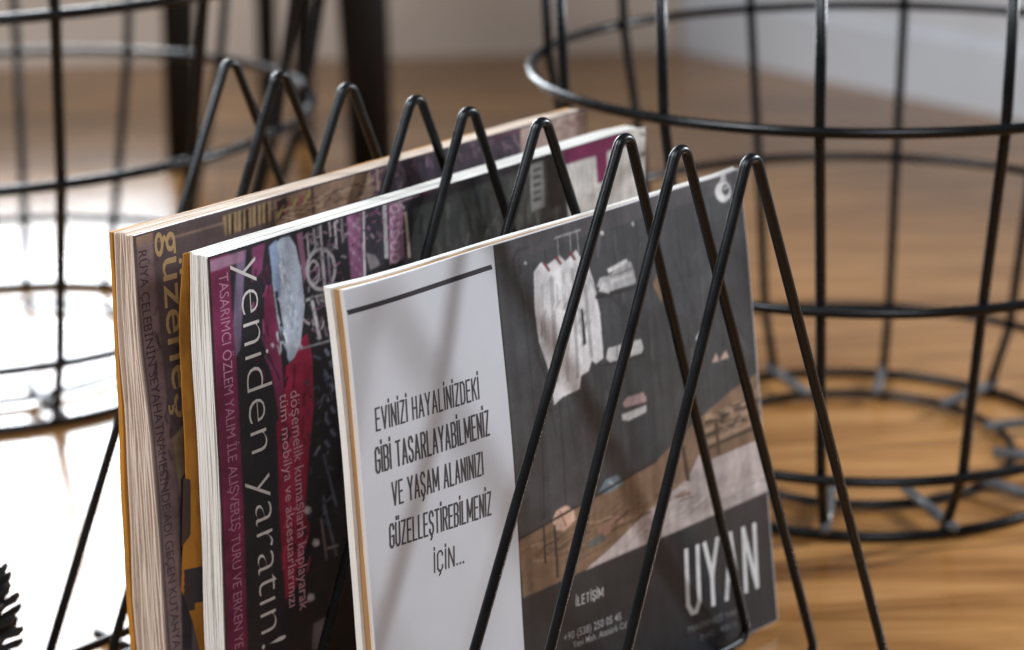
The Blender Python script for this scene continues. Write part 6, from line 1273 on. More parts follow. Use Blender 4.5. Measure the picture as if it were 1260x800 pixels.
 (6,(0.675,0.696,0.74),[(-108.2,213.8),(-107.2,210.8),(-106.2,210.8),(-107.1,213.8)]),
 (6,(0.227,0.257,0.318),[(-107.4,244.6),(-104.6,240.5),(-103.9,240.7),(-106.7,244.8)]),
 (6,(0.385,0.407,0.444),[(-109.9,212.7),(-107.6,207.9),(-106.6,208.0),(-108.9,212.8)]),
 (6,(0.582,0.616,0.672),[(-113.2,218.3),(-113.0,213.9),(-112.0,213.7),(-112.2,218.1)]),
 (6,(0.649,0.669,0.711),[(-110.0,251.1),(-108.5,245.7),(-107.7,245.7),(-109.1,251.1)]),
 (6,(0.346,0.392,0.485),[(-99.6,247.2),(-100.7,243.2),(-99.7,242.8),(-98.5,246.8)]),
 (6,(0.239,0.271,0.335),[(-103.9,221.1),(-103.4,217.0),(-102.6,216.9),(-103.1,221.0)]),
 (6,(0.508,0.537,0.586),[(-112.4,226.2),(-111.3,221.9),(-110.5,221.8),(-111.6,226.2)]),
 (6,(0.356,0.403,0.498),[(-112.6,215.2),(-112.2,212.9),(-111.5,212.8),(-111.9,215.1)]),
 (6,(0.728,0.751,0.798),[(-105.9,229.6),(-103.1,226.9),(-102.6,227.2),(-105.4,229.9)]),
 (6,(0.279,0.316,0.39),[(-108.2,243.4),(-106.2,240.3),(-105.3,240.5),(-107.3,243.6)]),
 (6,(0.516,0.545,0.595),[(-100.3,209.6),(-97.8,205.7),(-97.0,205.9),(-99.5,209.8)]),
 (6,(0.694,0.716,0.761),[(-109.4,216.9),(-107.8,213.6),(-106.8,213.7),(-108.4,217.0)]),
 (3,(0.02,0.02,0.03),[(-122.8,220.6),(-123.8,217.5),(-122.6,217.0),(-121.6,220.0)]),
 (3,(0.019,0.019,0.028),[(-126.0,248.1),(-126.3,244.6),(-125.7,244.4),(-125.4,248.0)]),
 (3,(0.101,0.015,0.05),[(-125.4,208.6),(-127.7,201.9),(-127.1,201.6),(-124.9,208.4)]),
 (3,(0.21,0.056,0.126),[(-121.2,252.8),(-122.0,247.7),(-121.0,247.4),(-120.2,252.5)]),
 (3,(0.077,0.012,0.038),[(-124.8,252.7),(-125.4,247.6),(-124.2,247.3),(-123.6,252.3)]),
 (3,(0.118,0.018,0.059),[(-117.5,253.1),(-119.6,247.1),(-119.0,246.9),(-116.9,252.8)]),
 (3,(0.112,0.017,0.056),[(-120.6,247.1),(-116.9,238.4),(-116.0,238.5),(-119.7,247.2)]),
 (3,(0.356,0.095,0.213),[(-118.0,242.8),(-120.9,238.1),(-120.2,237.7),(-117.3,242.4)]),
 (3,(0.093,0.014,0.047),[(-125.1,234.2),(-126.6,229.4),(-126.0,229.1),(-124.5,233.9)]),
 (3,(0.078,0.012,0.039),[(-126.3,211.7),(-127.3,207.2),(-125.9,206.6),(-124.8,211.1)]),
 (3,(0.271,0.072,0.162),[(-122.5,218.7),(-120.6,213.1),(-120.1,213.1),(-122.0,218.7)]),
 (3,(0.021,0.021,0.031),[(-123.7,238.1),(-121.3,231.5),(-120.5,231.5),(-122.8,238.2)]),
 (3,(0.311,0.083,0.186),[(-121.5,226.8),(-121.4,219.6),(-120.4,219.4),(-120.6,226.6)]),
 (3,(0.098,0.015,0.049),[(-117.4,252.4),(-116.8,244.5),(-116.0,244.4),(-116.6,252.3)]),
 (3,(0.023,0.023,0.035),[(-118.8,253.0),(-122.7,246.3),(-121.9,245.8),(-117.9,252.6)]),
 (3,(0.213,0.057,0.128),[(-120.8,213.7),(-119.8,208.7),(-118.8,208.6),(-119.8,213.6)]),
 (3,(0.243,0.065,0.146),[(-121.3,208.7),(-117.8,200.5),(-117.0,200.6),(-120.5,208.8)]),
 (3,(0.108,0.016,0.054),[(-122.7,202.4),(-123.0,195.4),(-122.0,195.1),(-121.7,202.1)]),
 (3,(0.021,0.021,0.031),[(-119.2,242.1),(-120.6,239.3),(-120.0,239.0),(-118.5,241.8)]),
 (3,(0.024,0.024,0.036),[(-122.7,246.3),(-122.4,238.2),(-121.0,238.0),(-121.4,246.1)]),
 (3,(0.071,0.011,0.035),[(-119.9,223.7),(-118.5,217.2),(-117.5,217.1),(-119.0,223.6)]),
 (3,(0.022,0.022,0.033),[(-127.1,208.1),(-126.6,202.3),(-125.5,202.1),(-125.9,207.9)]),
 (3,(0.018,0.018,0.027),[(-128.2,213.5),(-127.8,209.3),(-126.5,209.1),(-126.9,213.2)]),
 (3,(0.343,0.091,0.206),[(-126.8,236.7),(-128.3,233.3),(-127.2,232.8),(-125.8,236.2)]),
 (3,(0.018,0.018,0.027),[(-125.7,215.4),(-125.7,211.5),(-125.0,211.4),(-125.0,215.2)]),
 (3,(0.016,0.016,0.024),[(-120.6,250.9),(-123.3,247.9),(-122.7,247.5),(-120.0,250.4)]),
]
TEXT2 = [
 ('yeniden yaratın!',(-134.6,258.9),(-129.7,55.6),17.3,'thin',(0.62,0.58,0.56),6),
 ('TASARIMCI ÖZLEM YALIM İLE ALIŞVERİŞ TURU VE ERKEN YE',(-146.5,255.3),(-146.7,62.1),5.8,'reg',(0.42,0.19,0.28),6),
 ('döşemelik kumaşlarla kaplayarak',(-106.1,186.5),(-104.0,67.6),6.3,'reg',(0.58,0.3,0.36),6),
 ('tüm mobilya ve aksesuarlarınızı',(-112.9,186.7),(-110.9,72.0),5.8,'reg',(0.58,0.3,0.36),6),
]
PRINT3 = [
 (1,(0.22,0.155,0.16),[(-163.2,270.6),(-153.2,270.8),(-152.7,224.6),(-153.0,184.1),(-151.4,141.7),(-154.6,55.4),(-163.1,58.6),(-162.1,145.1),(-162.9,186.9),(-163.9,227.4)]),
 (2,(0.3,0.2,0.15),[(-163.2,270.6),(-152.7,270.7),(-152.6,266.3),(-163.1,265.9)]),
 (2,(0.42,0.3,0.2),[(-162.6,264.8),(-74.0,264.6),(-74.2,265.1),(-162.7,265.3)]),
 (2,(0.34,0.24,0.14),[(-110.7,268.5),(-79.6,269.3),(-80.3,259.1),(-109.8,258.5)]),
 (3,(0.03,0.02,0.02),[(-108.0,268.3),(-108.5,258.2),(-107.7,258.0),(-107.2,268.2)]),
 (3,(0.03,0.02,0.02),[(-105.4,268.5),(-105.9,258.4),(-104.2,258.0),(-103.7,268.2)]),
 (3,(0.03,0.02,0.02),[(-101.8,268.5),(-102.2,258.3),(-101.7,258.2),(-101.2,268.4)]),
 (3,(0.03,0.02,0.02),[(-99.1,268.6),(-99.6,258.5),(-98.2,258.2),(-97.7,268.4)]),
 (3,(0.03,0.02,0.02),[(-96.4,268.8),(-96.9,258.6),(-94.6,258.2),(-94.2,268.4)]),
 (3,(0.03,0.02,0.02),[(-92.5,268.7),(-92.9,258.5),(-92.4,258.4),(-91.9,268.6)]),
 (3,(0.03,0.02,0.02),[(-89.7,268.9),(-90.1,258.6),(-89.0,258.4),(-88.5,268.6)]),
 (3,(0.03,0.02,0.02),[(-86.4,268.9),(-86.8,258.7),(-85.9,258.5),(-85.5,268.8)]),
 (3,(0.03,0.02,0.02),[(-83.7,269.1),(-84.1,258.8),(-82.4,258.5),(-82.0,268.8)]),
 (2,(0.27,0.18,0.13),[(-78.6,269.1),(-4.3,271.9),(-0.4,257.3),(-77.4,254.3)]),
 (3,(0.07,0.04,0.05),[(-77.7,263.6),(-1.0,264.8),(-1.3,265.7),(-78.0,264.4)]),
 (3,(0.08,0.05,0.05),[(-53.7,270.6),(-53.5,256.3),(-51.6,256.0),(-51.8,270.3)]),
 (3,(0.07,0.05,0.05),[(-77.1,258.1),(-0.1,259.5),(-0.4,260.2),(-77.3,258.8)]),
 (3,(0.045,0.03,0.045),[(-76.6,267.9),(-70.1,269.0),(-68.4,262.0),(-74.5,257.9)]),
 (4,(0.4,0.33,0.1),[(-75.3,259.8),(-70.8,264.7),(-72.1,265.6),(-76.6,260.7)]),
 (4,(0.35,0.1,0.12),[(-71.0,260.6),(-66.4,265.5),(-67.8,266.4),(-72.3,261.5)]),
 (4,(0.4,0.33,0.1),[(-66.7,261.3),(-62.1,266.2),(-63.4,267.1),(-68.0,262.2)]),
 (4,(0.35,0.1,0.12),[(-62.3,262.1),(-57.7,267.0),(-59.1,267.9),(-63.7,263.0)]),
 (4,(0.4,0.33,0.1),[(-57.9,262.9),(-53.3,267.8),(-54.7,268.7),(-59.3,263.8)]),
 (4,(0.1,0.055,0.085),[(-13.0,271.1),(-1.4,271.8),(-0.4,257.3),(-10.9,256.8)]),
 (5,(0.34,0.25,0.24),[(-8.7,271.0),(-8.2,258.8),(-6.4,258.6),(-7.0,270.8)]),
 (2,(0.06,0.05,0.07),[(0.4,271.9),(100.9,273.5),(100.3,255.3),(0.6,252.7)]),
 (3,(0.14,0.09,0.12),[(6.2,270.5),(9.4,262.9),(11.6,263.0),(8.4,270.6)]),
 (3,(0.14,0.09,0.12),[(16.9,270.6),(20.1,262.5),(22.3,262.7),(19.1,270.7)]),
 (3,(0.14,0.09,0.12),[(27.7,270.7),(30.9,262.2),(33.2,262.3),(30.0,270.8)]),
 (3,(0.14,0.09,0.12),[(38.6,270.9),(41.9,261.8),(44.3,261.9),(40.9,270.9)]),
 (3,(0.14,0.09,0.12),[(49.7,271.0),(53.0,261.4),(55.4,261.5),(52.1,271.0)]),
 (3,(0.14,0.09,0.12),[(60.9,271.1),(64.3,261.1),(66.8,261.1),(63.3,271.2)]),
 (3,(0.14,0.09,0.12),[(72.3,271.3),(75.8,260.7),(78.3,260.7),(74.8,271.3)]),
 (3,(0.14,0.09,0.12),[(83.9,271.4),(87.4,260.3),(89.9,260.3),(86.4,271.4)]),
 (3,(0.1,0.04,0.07),[(68.5,272.2),(100.9,273.5),(100.7,268.1),(69.5,265.7)]),
 (2,(0.38,0.28,0.25),[(100.9,273.1),(156.6,271.9),(157.6,249.1),(101.6,255.0)]),
 (3,(0.15,0.08,0.09),[(110.4,264.2),(115.7,262.8),(116.0,264.1),(110.7,265.5)]),
 (3,(0.15,0.08,0.09),[(120.5,264.2),(125.9,262.8),(126.2,264.1),(120.8,265.5)]),
 (3,(0.15,0.08,0.09),[(130.7,264.2),(136.1,262.7),(136.4,264.1),(131.0,265.5)]),
 (3,(0.15,0.08,0.09),[(141.0,264.2),(146.5,262.7),(146.8,264.1),(141.3,265.5)]),
 (2,(0.3,0.22,0.15),[(-152.2,167.3),(-143.4,173.1),(-142.5,138.9),(-145.9,122.7),(-150.1,132.7)]),
 (3,(0.03,0.025,0.035),[(-149.1,145.2),(-143.6,149.9),(-145.0,96.3),(-149.6,53.5),(-155.6,55.8),(-153.0,99.0)]),
 (4,(0.358,0.246,0.179),[(-35.2,258.4),(-29.5,257.1),(-29.4,258.1),(-35.1,259.4)]),
 (4,(0.105,0.064,0.058),[(-14.0,261.9),(-2.2,262.8),(-2.6,263.7),(-14.3,262.8)]),
 (4,(0.284,0.195,0.142),[(-75.4,257.0),(-68.2,256.7),(-68.3,257.6),(-75.6,258.0)]),
 (4,(0.186,0.112,0.075),[(-57.3,260.9),(-50.7,262.0),(-51.2,263.0),(-57.8,261.8)]),
 (4,(0.36,0.27,0.198),[(-30.9,264.3),(-21.8,263.5),(-21.9,264.5),(-31.1,265.3)]),
 (4,(0.383,0.264,0.192),[(-69.9,256.5),(-67.0,256.4),(-67.2,257.1),(-70.0,257.2)]),
 (4,(0.335,0.23,0.167),[(-15.2,264.9),(-9.8,265.0),(-10.1,265.8),(-15.5,265.7)]),
 (4,(0.141,0.085,0.056),[(-35.8,260.2),(-32.0,259.8),(-32.1,260.8),(-36.0,261.2)]),
 (4,(0.087,0.053,0.049),[(-6.1,266.1),(-2.1,265.7),(-2.2,266.6),(-6.2,267.0)]),
 (4,(0.097,0.06,0.054),[(-46.3,258.2),(-39.8,262.4),(-40.4,263.0),(-46.9,258.7)]),
 (4,(0.165,0.099,0.066),[(-38.8,263.3),(-35.3,263.2),(-35.4,263.6),(-38.9,263.7)]),
 (4,(0.379,0.26,0.189),[(-33.5,262.4),(-24.8,263.5),(-25.2,264.3),(-33.9,263.3)]),
 (4,(0.291,0.219,0.16),[(-62.3,261.3),(-58.0,261.8),(-58.4,262.8),(-62.7,262.3)]),
 (4,(0.166,0.1,0.067),[(-72.0,256.4),(-66.4,255.7),(-66.5,256.5),(-72.1,257.2)]),
 (4,(0.446,0.334,0.245),[(-65.9,259.0),(-56.9,258.3),(-57.0,259.2),(-66.1,259.8)]),
 (4,(0.321,0.22,0.16),[(-17.7,263.1),(-10.3,261.0),(-10.2,261.6),(-17.6,263.8)]),
 (4,(0.159,0.095,0.063),[(-39.4,264.6),(-35.5,264.6),(-35.7,265.2),(-39.6,265.2)]),
 (4,(0.289,0.217,0.159),[(-44.7,259.2),(-39.1,259.0),(-39.2,259.5),(-44.8,259.7)]),
 (4,(0.074,0.045,0.041),[(-61.4,259.6),(-55.7,261.2),(-56.1,262.0),(-61.9,260.3)]),
 (4,(0.405,0.304,0.223),[(-31.1,264.1),(-26.6,263.7),(-26.7,264.5),(-31.2,265.0)]),
 (4,(0.291,0.2,0.146),[(-46.9,260.5),(-39.8,264.5),(-40.4,265.1),(-47.4,261.0)]),
 (4,(0.34,0.234,0.17),[(-13.6,265.7),(-3.1,268.7),(-3.6,269.3),(-14.1,266.4)]),
 (4,(0.295,0.221,0.162),[(-69.7,262.4),(-66.4,263.4),(-67.0,264.3),(-70.3,263.3)]),
 (4,(0.48,0.36,0.264),[(-60.2,262.4),(-56.4,263.6),(-57.0,264.4),(-60.8,263.2)]),
 (4,(0.47,0.352,0.258),[(-72.0,262.1),(-65.6,262.6),(-66.0,263.6),(-72.3,263.1)]),
 (4,(0.101,0.062,0.056),[(-22.2,259.9),(-17.0,260.8),(-17.4,261.5),(-22.6,260.6)]),
 (4,(0.309,0.212,0.155),[(-25.7,259.3),(-21.2,260.5),(-21.8,261.4),(-26.4,260.3)]),
 (4,(0.1,0.061,0.055),[(-5.4,262.1),(2.2,262.6),(1.8,263.6),(-5.8,263.1)]),
 (4,(0.307,0.23,0.169),[(-11.8,259.0),(-7.8,259.8),(-8.1,260.4),(-12.2,259.6)]),
 (4,(0.316,0.237,0.174),[(-29.8,258.5),(-21.9,259.6),(-22.2,260.2),(-30.1,259.0)]),
 (4,(0.406,0.305,0.223),[(-48.4,263.3),(-39.3,265.3),(-39.8,266.2),(-48.9,264.1)]),
 (4,(0.065,0.04,0.036),[(-63.3,258.2),(-57.0,257.6),(-57.0,258.1),(-63.3,258.7)]),
 (4,(0.101,0.062,0.056),[(-67.2,259.5),(-61.7,261.1),(-62.0,261.5),(-67.5,260.0)]),
 (4,(0.098,0.06,0.054),[(-72.7,263.3),(-68.0,265.5),(-68.8,266.4),(-73.5,264.2)]),
 (4,(0.238,0.164,0.119),[(-67.1,257.7),(-63.2,259.0),(-63.9,259.9),(-67.8,258.6)]),
 (4,(0.472,0.354,0.26),[(-68.9,259.2),(-63.7,259.1),(-63.9,260.0),(-69.1,260.2)]),
 (4,(0.382,0.263,0.191),[(-50.6,258.9),(-45.3,258.8),(-45.6,259.8),(-50.8,259.9)]),
 (4,(0.239,0.144,0.096),[(-34.0,258.8),(-27.2,257.8),(-27.3,258.8),(-34.0,259.8)]),
 (4,(0.187,0.112,0.075),[(-7.9,260.8),(-2.7,261.5),(-3.1,262.4),(-8.4,261.6)]),
 (4,(0.156,0.094,0.062),[(-61.3,262.3),(-51.4,261.4),(-51.4,262.0),(-61.4,262.9)]),
 (4,(0.073,0.045,0.041),[(-51.6,260.3),(-48.2,261.6),(-48.7,262.2),(-52.1,261.0)]),
 (4,(0.382,0.287,0.21),[(-19.4,263.5),(-9.6,264.6),(-10.0,265.3),(-19.7,264.2)]),
 (4,(0.2,0.12,0.08),[(-53.2,263.2),(-44.6,265.0),(-44.9,265.6),(-53.5,263.8)]),
 (4,(0.397,0.298,0.219),[(-35.5,263.9),(-29.9,263.4),(-30.0,264.2),(-35.7,264.7)]),
 (4,(0.348,0.261,0.191),[(-9.1,263.6),(-5.9,262.4),(-5.6,263.2),(-8.8,264.3)]),
 (4,(0.38,0.285,0.209),[(-60.6,260.9),(-50.2,260.5),(-50.3,261.0),(-60.7,261.4)]),
 (4,(0.174,0.105,0.07),[(-42.8,261.1),(-38.0,260.5),(-38.1,261.2),(-42.9,261.7)]),
 (4,(0.233,0.14,0.093),[(-73.5,258.0),(-67.6,258.9),(-68.0,259.6),(-73.9,258.7)]),
 (4,(0.387,0.291,0.213),[(-74.2,256.3),(-70.0,256.4),(-70.1,256.9),(-74.3,256.8)]),
 (4,(0.447,0.335,0.246),[(-73.7,259.2),(-63.0,255.8),(-62.8,256.6),(-73.5,260.0)]),
 (4,(0.232,0.139,0.093),[(-64.9,256.9),(-58.1,256.9),(-58.3,257.4),(-65.0,257.4)]),
 (4,(0.083,0.051,0.046),[(-23.2,264.2),(-16.0,262.2),(-15.8,263.0),(-23.1,265.1)]),
 (4,(0.286,0.214,0.157),[(-14.2,259.5),(-7.1,261.2),(-7.4,261.7),(-14.5,260.0)]),
 (4,(0.329,0.226,0.164),[(-67.2,261.7),(-61.1,261.4),(-61.3,262.1),(-67.3,262.4)]),
 (4,(0.076,0.047,0.042),[(-5.9,259.8),(1.3,259.0),(1.2,259.7),(-6.0,260.5)]),
 (4,(0.325,0.224,0.163),[(-68.7,258.6),(-61.9,257.4),(-61.9,257.9),(-68.7,259.1)]),
 (4,(0.381,0.262,0.19),[(-65.7,259.1),(-60.2,259.3),(-60.4,259.7),(-65.9,259.5)]),
 (4,(0.296,0.204,0.148),[(-25.8,261.7),(-17.7,265.2),(-18.2,265.8),(-26.4,262.4)]),
 (4,(0.274,0.189,0.137),[(-16.8,258.7),(-13.5,260.5),(-14.3,261.3),(-17.6,259.5)]),
 (4,(0.265,0.182,0.133),[(-30.4,264.3),(-24.9,265.6),(-25.3,266.4),(-30.9,265.0)]),
 (4,(0.232,0.162,0.197),[(67.2,265.4),(72.8,260.8),(73.2,261.0),(67.7,265.7)]),
 (4,(0.078,0.055,0.078),[(55.6,260.7),(64.7,263.5),(64.1,264.2),(55.0,261.4)]),
 (4,(0.094,0.066,0.094),[(36.8,265.7),(31.4,270.1),(30.3,269.4),(35.7,265.0)]),
 (4,(0.086,0.06,0.086),[(23.8,265.1),(26.1,271.6),(24.9,272.0),(22.6,265.5)]),
 (4,(0.204,0.143,0.174),[(29.6,263.6),(28.8,268.6),(27.3,268.7),(28.1,263.7)]),
 (4,(0.217,0.152,0.185),[(2.4,264.2),(7.2,263.2),(7.3,264.5),(2.5,265.5)]),
 (4,(0.16,0.112,0.136),[(75.7,266.1),(67.6,266.3),(67.9,265.3),(76.0,265.1)]),
 (4,(0.034,0.029,0.039),[(49.1,264.8),(53.1,259.3),(54.0,259.5),(49.9,265.0)]),
 (4,(0.202,0.142,0.172),[(55.1,265.1),(49.1,271.4),(47.9,270.9),(53.9,264.6)]),
 (4,(0.226,0.158,0.192),[(16.1,266.2),(19.6,266.3),(19.2,267.3),(15.7,267.1)]),
 (4,(0.11,0.077,0.11),[(92.5,261.3),(95.3,255.2),(96.7,255.3),(93.9,261.4)]),
 (4,(0.033,0.028,0.037),[(27.5,268.5),(20.4,269.3),(20.6,268.2),(27.6,267.4)]),
 (4,(0.217,0.152,0.184),[(89.5,263.8),(85.4,265.3),(85.2,264.8),(89.3,263.3)]),
 (4,(0.071,0.05,0.071),[(88.0,266.8),(94.5,268.7),(93.9,269.5),(87.4,267.6)]),
 (4,(0.037,0.032,0.043),[(35.3,259.6),(40.7,256.8),(41.4,257.7),(36.0,260.6)]),
 (4,(0.028,0.024,0.032),[(32.1,261.5),(29.4,267.9),(28.8,267.8),(31.4,261.5)]),
 (4,(0.027,0.023,0.03),[(54.6,266.2),(51.9,269.2),(50.5,268.6),(53.2,265.7)]),
 (4,(0.091,0.064,0.091),[(11.7,261.1),(11.0,258.6),(12.5,258.1),(13.2,260.6)]),
 (4,(0.04,0.034,0.045),[(25.4,268.0),(25.1,265.6),(26.2,265.3),(26.5,267.8)]),
 (4,(0.037,0.032,0.043),[(17.0,266.1),(17.2,272.7),(16.2,272.9),(16.1,266.2)]),
 (4,(0.041,0.035,0.046),[(18.5,265.6),(14.5,266.4),(14.4,265.2),(18.4,264.3)]),
 (4,(0.216,0.151,0.184),[(95.2,265.6),(101.5,257.8),(102.8,258.2),(96.5,266.0)]),
 (4,(0.223,0.156,0.19),[(5.2,261.5),(7.0,257.0),(7.6,257.0),(5.8,261.6)]),
 (4,(0.029,0.025,0.033),[(10.4,263.3),(9.4,266.8),(8.1,266.8),(9.0,263.3)]),
 (4,(0.035,0.03,0.04),[(14.8,262.0),(10.0,256.1),(11.4,255.3),(16.2,261.2)]),
 (4,(0.027,0.023,0.031),[(88.5,268.6),(94.3,265.1),(95.1,265.9),(89.3,269.4)]),
 (4,(0.032,0.027,0.036),[(38.1,266.6),(29.8,268.9),(29.7,268.4),(38.0,266.1)]),
 (4,(0.118,0.083,0.118),[(79.6,267.5),(73.9,269.4),(73.7,269.0),(79.4,267.1)]),
 (4,(0.034,0.029,0.039),[(66.6,266.6),(57.8,267.2),(58.0,266.3),(66.8,265.7)]),
 (4,(0.025,0.022,0.029),[(10.8,259.7),(10.1,253.4),(10.9,253.2),(11.6,259.6)]),
 (4,(0.075,0.053,0.075),[(12.2,262.0),(13.5,266.7),(12.8,267.0),(11.5,262.3)]),
 (4,(0.171,0.119,0.145),[(80.2,265.8),(84.5,261.7),(85.1,262.0),(80.9,266.1)]),
 (4,(0.073,0.051,0.073),[(26.3,263.1),(18.2,264.5),(18.2,263.7),(26.3,262.3)]),
 (4,(0.234,0.164,0.199),[(94.8,261.6),(88.7,263.0),(88.6,261.9),(94.6,260.5)]),
 (4,(0.152,0.107,0.129),[(7.4,265.1),(2.8,269.0),(2.3,268.7),(6.9,264.8)]),
 (4,(0.084,0.059,0.084),[(41.5,261.0),(45.1,258.9),(45.7,259.5),(42.0,261.7)]),
 (4,(0.143,0.1,0.122),[(8.6,267.4),(10.2,264.6),(11.7,264.8),(10.1,267.6)]),
 (4,(0.106,0.074,0.106),[(79.4,261.5),(73.6,261.2),(73.9,260.5),(79.7,260.9)]),
 (4,(0.03,0.026,0.034),[(82.7,269.0),(73.5,270.4),(73.5,269.2),(82.7,267.8)]),
 (4,(0.141,0.099,0.12),[(97.1,264.9),(97.4,268.0),(95.5,268.4),(95.2,265.3)]),
 (4,(0.041,0.035,0.047),[(84.8,268.1),(87.2,265.7),(88.6,266.2),(86.3,268.7)]),
 (4,(0.193,0.135,0.164),[(44.4,261.4),(42.2,260.2),(43.3,259.2),(45.5,260.4)]),
 (4,(0.074,0.052,0.074),[(94.9,265.2),(91.6,262.0),(92.6,261.4),(95.9,264.7)]),
 (4,(0.164,0.115,0.139),[(8.8,260.3),(7.2,255.1),(8.6,254.6),(10.2,259.8)]),
 (4,(0.095,0.066,0.095),[(60.2,262.4),(59.6,259.9),(60.7,259.6),(61.3,262.1)]),
 (4,(0.038,0.033,0.044),[(91.8,267.2),(85.6,268.7),(85.4,267.5),(91.7,266.0)]),
 (4,(0.204,0.143,0.174),[(71.0,268.4),(67.3,264.2),(67.9,263.9),(71.6,268.1)]),
 (4,(0.038,0.033,0.043),[(35.3,263.4),(31.4,259.1),(32.0,258.7),(35.9,263.1)]),
 (4,(0.04,0.034,0.045),[(72.3,269.4),(72.2,264.1),(73.3,263.9),(73.4,269.2)]),
 (4,(0.143,0.1,0.122),[(76.5,264.2),(79.6,268.5),(78.2,269.2),(75.0,265.0)]),
 (4,(0.366,0.283,0.25),[(119.0,263.4),(123.6,262.9),(123.4,264.0),(118.9,264.5)]),
 (4,(0.416,0.321,0.283),[(104.7,263.0),(110.1,262.8),(109.8,263.9),(104.4,264.1)]),
 (4,(0.405,0.313,0.276),[(119.0,262.1),(127.7,262.9),(127.3,263.7),(118.6,262.8)]),
 (4,(0.217,0.142,0.125),[(123.9,263.2),(130.3,262.6),(130.1,263.8),(123.7,264.4)]),
 (4,(0.21,0.137,0.121),[(151.8,264.0),(157.2,266.2),(156.6,266.7),(151.2,264.5)]),
 (4,(0.327,0.253,0.223),[(149.9,262.2),(154.3,262.1),(154.0,263.0),(149.6,263.1)]),
 (4,(0.331,0.256,0.226),[(123.1,262.4),(131.3,261.7),(131.2,262.4),(123.0,263.0)]),
 (4,(0.428,0.331,0.292),[(122.8,262.1),(131.2,261.0),(131.1,261.9),(122.7,263.0)]),
 (4,(0.229,0.15,0.132),[(131.2,264.7),(137.6,264.5),(137.4,265.0),(131.1,265.2)]),
 (4,(0.31,0.203,0.179),[(141.0,266.1),(150.6,265.5),(150.5,266.1),(140.9,266.7)]),
 (4,(0.297,0.194,0.171),[(115.7,266.1),(127.5,263.4),(127.6,264.4),(115.8,267.1)]),
 (4,(0.363,0.28,0.247),[(104.9,267.1),(112.5,268.9),(112.1,269.4),(104.5,267.7)]),
 (4,(0.519,0.401,0.354),[(125.0,265.6),(133.3,265.0),(133.1,266.0),(124.8,266.7)]),
 (4,(0.453,0.35,0.309),[(133.5,264.5),(142.1,262.6),(142.2,263.1),(133.6,265.0)]),
 (4,(0.294,0.192,0.17),[(147.4,265.5),(154.9,264.1),(155.0,264.9),(147.5,266.3)]),
 (4,(0.408,0.315,0.278),[(116.7,261.5),(126.7,262.6),(126.2,263.5),(116.3,262.3)]),
 (4,(0.292,0.191,0.169),[(124.2,262.0),(134.3,263.7),(133.9,264.3),(123.8,262.6)]),
 (4,(0.245,0.16,0.142),[(146.1,267.6),(156.9,265.6),(156.9,266.7),(146.1,268.7)]),
 (4,(0.298,0.195,0.172),[(151.7,262.6),(157.0,261.9),(156.9,262.7),(151.7,263.4)]),
 (4,(0.242,0.158,0.139),[(145.7,265.6),(151.0,265.6),(150.6,266.7),(145.3,266.7)]),
 (4,(0.245,0.16,0.141),[(109.1,263.9),(112.8,263.9),(112.6,264.6),(108.9,264.6)]),
 (4,(0.239,0.156,0.138),[(107.1,261.6),(113.0,259.9),(113.2,260.7),(107.3,262.5)]),
 (4,(0.29,0.19,0.167),[(143.6,265.3),(150.7,267.5),(149.9,268.4),(142.8,266.2)]),
 (4,(0.246,0.161,0.142),[(119.5,261.8),(128.1,261.7),(127.8,262.6),(119.2,262.7)]),
 (4,(0.433,0.334,0.295),[(125.9,265.1),(134.7,265.3),(134.4,266.2),(125.6,265.9)]),
 (4,(0.21,0.137,0.121),[(134.6,266.1),(145.0,266.0),(144.7,267.0),(134.3,267.2)]),
 (1,(0.116,0.085,0.106),[(-137.5,241.0),(-133.8,233.3),(-133.1,233.4),(-136.8,241.1)]),
 (1,(0.065,0.046,0.06),[(-158.0,169.8),(-158.5,166.1),(-157.6,165.8),(-157.1,169.5)]),
 (1,(0.053,0.038,0.049),[(-164.7,97.4),(-163.9,93.5),(-162.6,93.3),(-163.4,97.2)]),
 (1,(0.06,0.043,0.056),[(-139.6,250.0),(-140.3,244.1),(-139.4,243.8),(-138.7,249.7)]),
 (1,(0.128,0.093,0.117),[(-159.9,105.2),(-161.2,99.7),(-159.8,99.1),(-158.6,104.6)]),
 (1,(0.092,0.067,0.084),[(-151.0,188.2),(-153.6,181.7),(-152.5,181.1),(-149.8,187.6)]),
 (1,(0.079,0.056,0.073),[(-152.9,187.7),(-154.9,179.7),(-154.1,179.4),(-152.1,187.4)]),
 (1,(0.071,0.051,0.066),[(-143.6,212.4),(-145.8,203.6),(-144.5,203.1),(-142.3,212.0)]),
 (1,(0.071,0.051,0.066),[(-164.8,70.4),(-165.3,66.8),(-164.1,66.3),(-163.7,70.0)]),
 (1,(0.072,0.051,0.067),[(-151.7,167.5),(-151.7,164.0),(-150.8,163.8),(-150.8,167.3)]),
 (1,(0.057,0.04,0.053),[(-157.4,207.8),(-159.0,199.7),(-157.7,199.3),(-156.0,207.4)]),
 (1,(0.128,0.093,0.117),[(-158.9,153.3),(-155.8,148.8),(-154.7,149.2),(-157.8,153.7)]),
 (1,(0.082,0.059,0.074),[(-144.1,241.2),(-145.2,235.8),(-144.1,235.5),(-143.0,240.9)]),
 (1,(0.117,0.085,0.106),[(-153.9,233.8),(-154.9,229.6),(-154.0,229.3),(-153.1,233.5)]),
 (1,(0.079,0.056,0.073),[(-163.9,78.4),(-164.9,72.6),(-163.8,72.1),(-162.7,77.9)]),
 (1,(0.076,0.054,0.07),[(-157.2,151.0),(-159.5,142.6),(-158.4,142.1),(-156.1,150.6)]),
 (1,(0.089,0.065,0.081),[(-161.2,111.2),(-160.6,106.8),(-159.3,106.5),(-159.9,110.9)]),
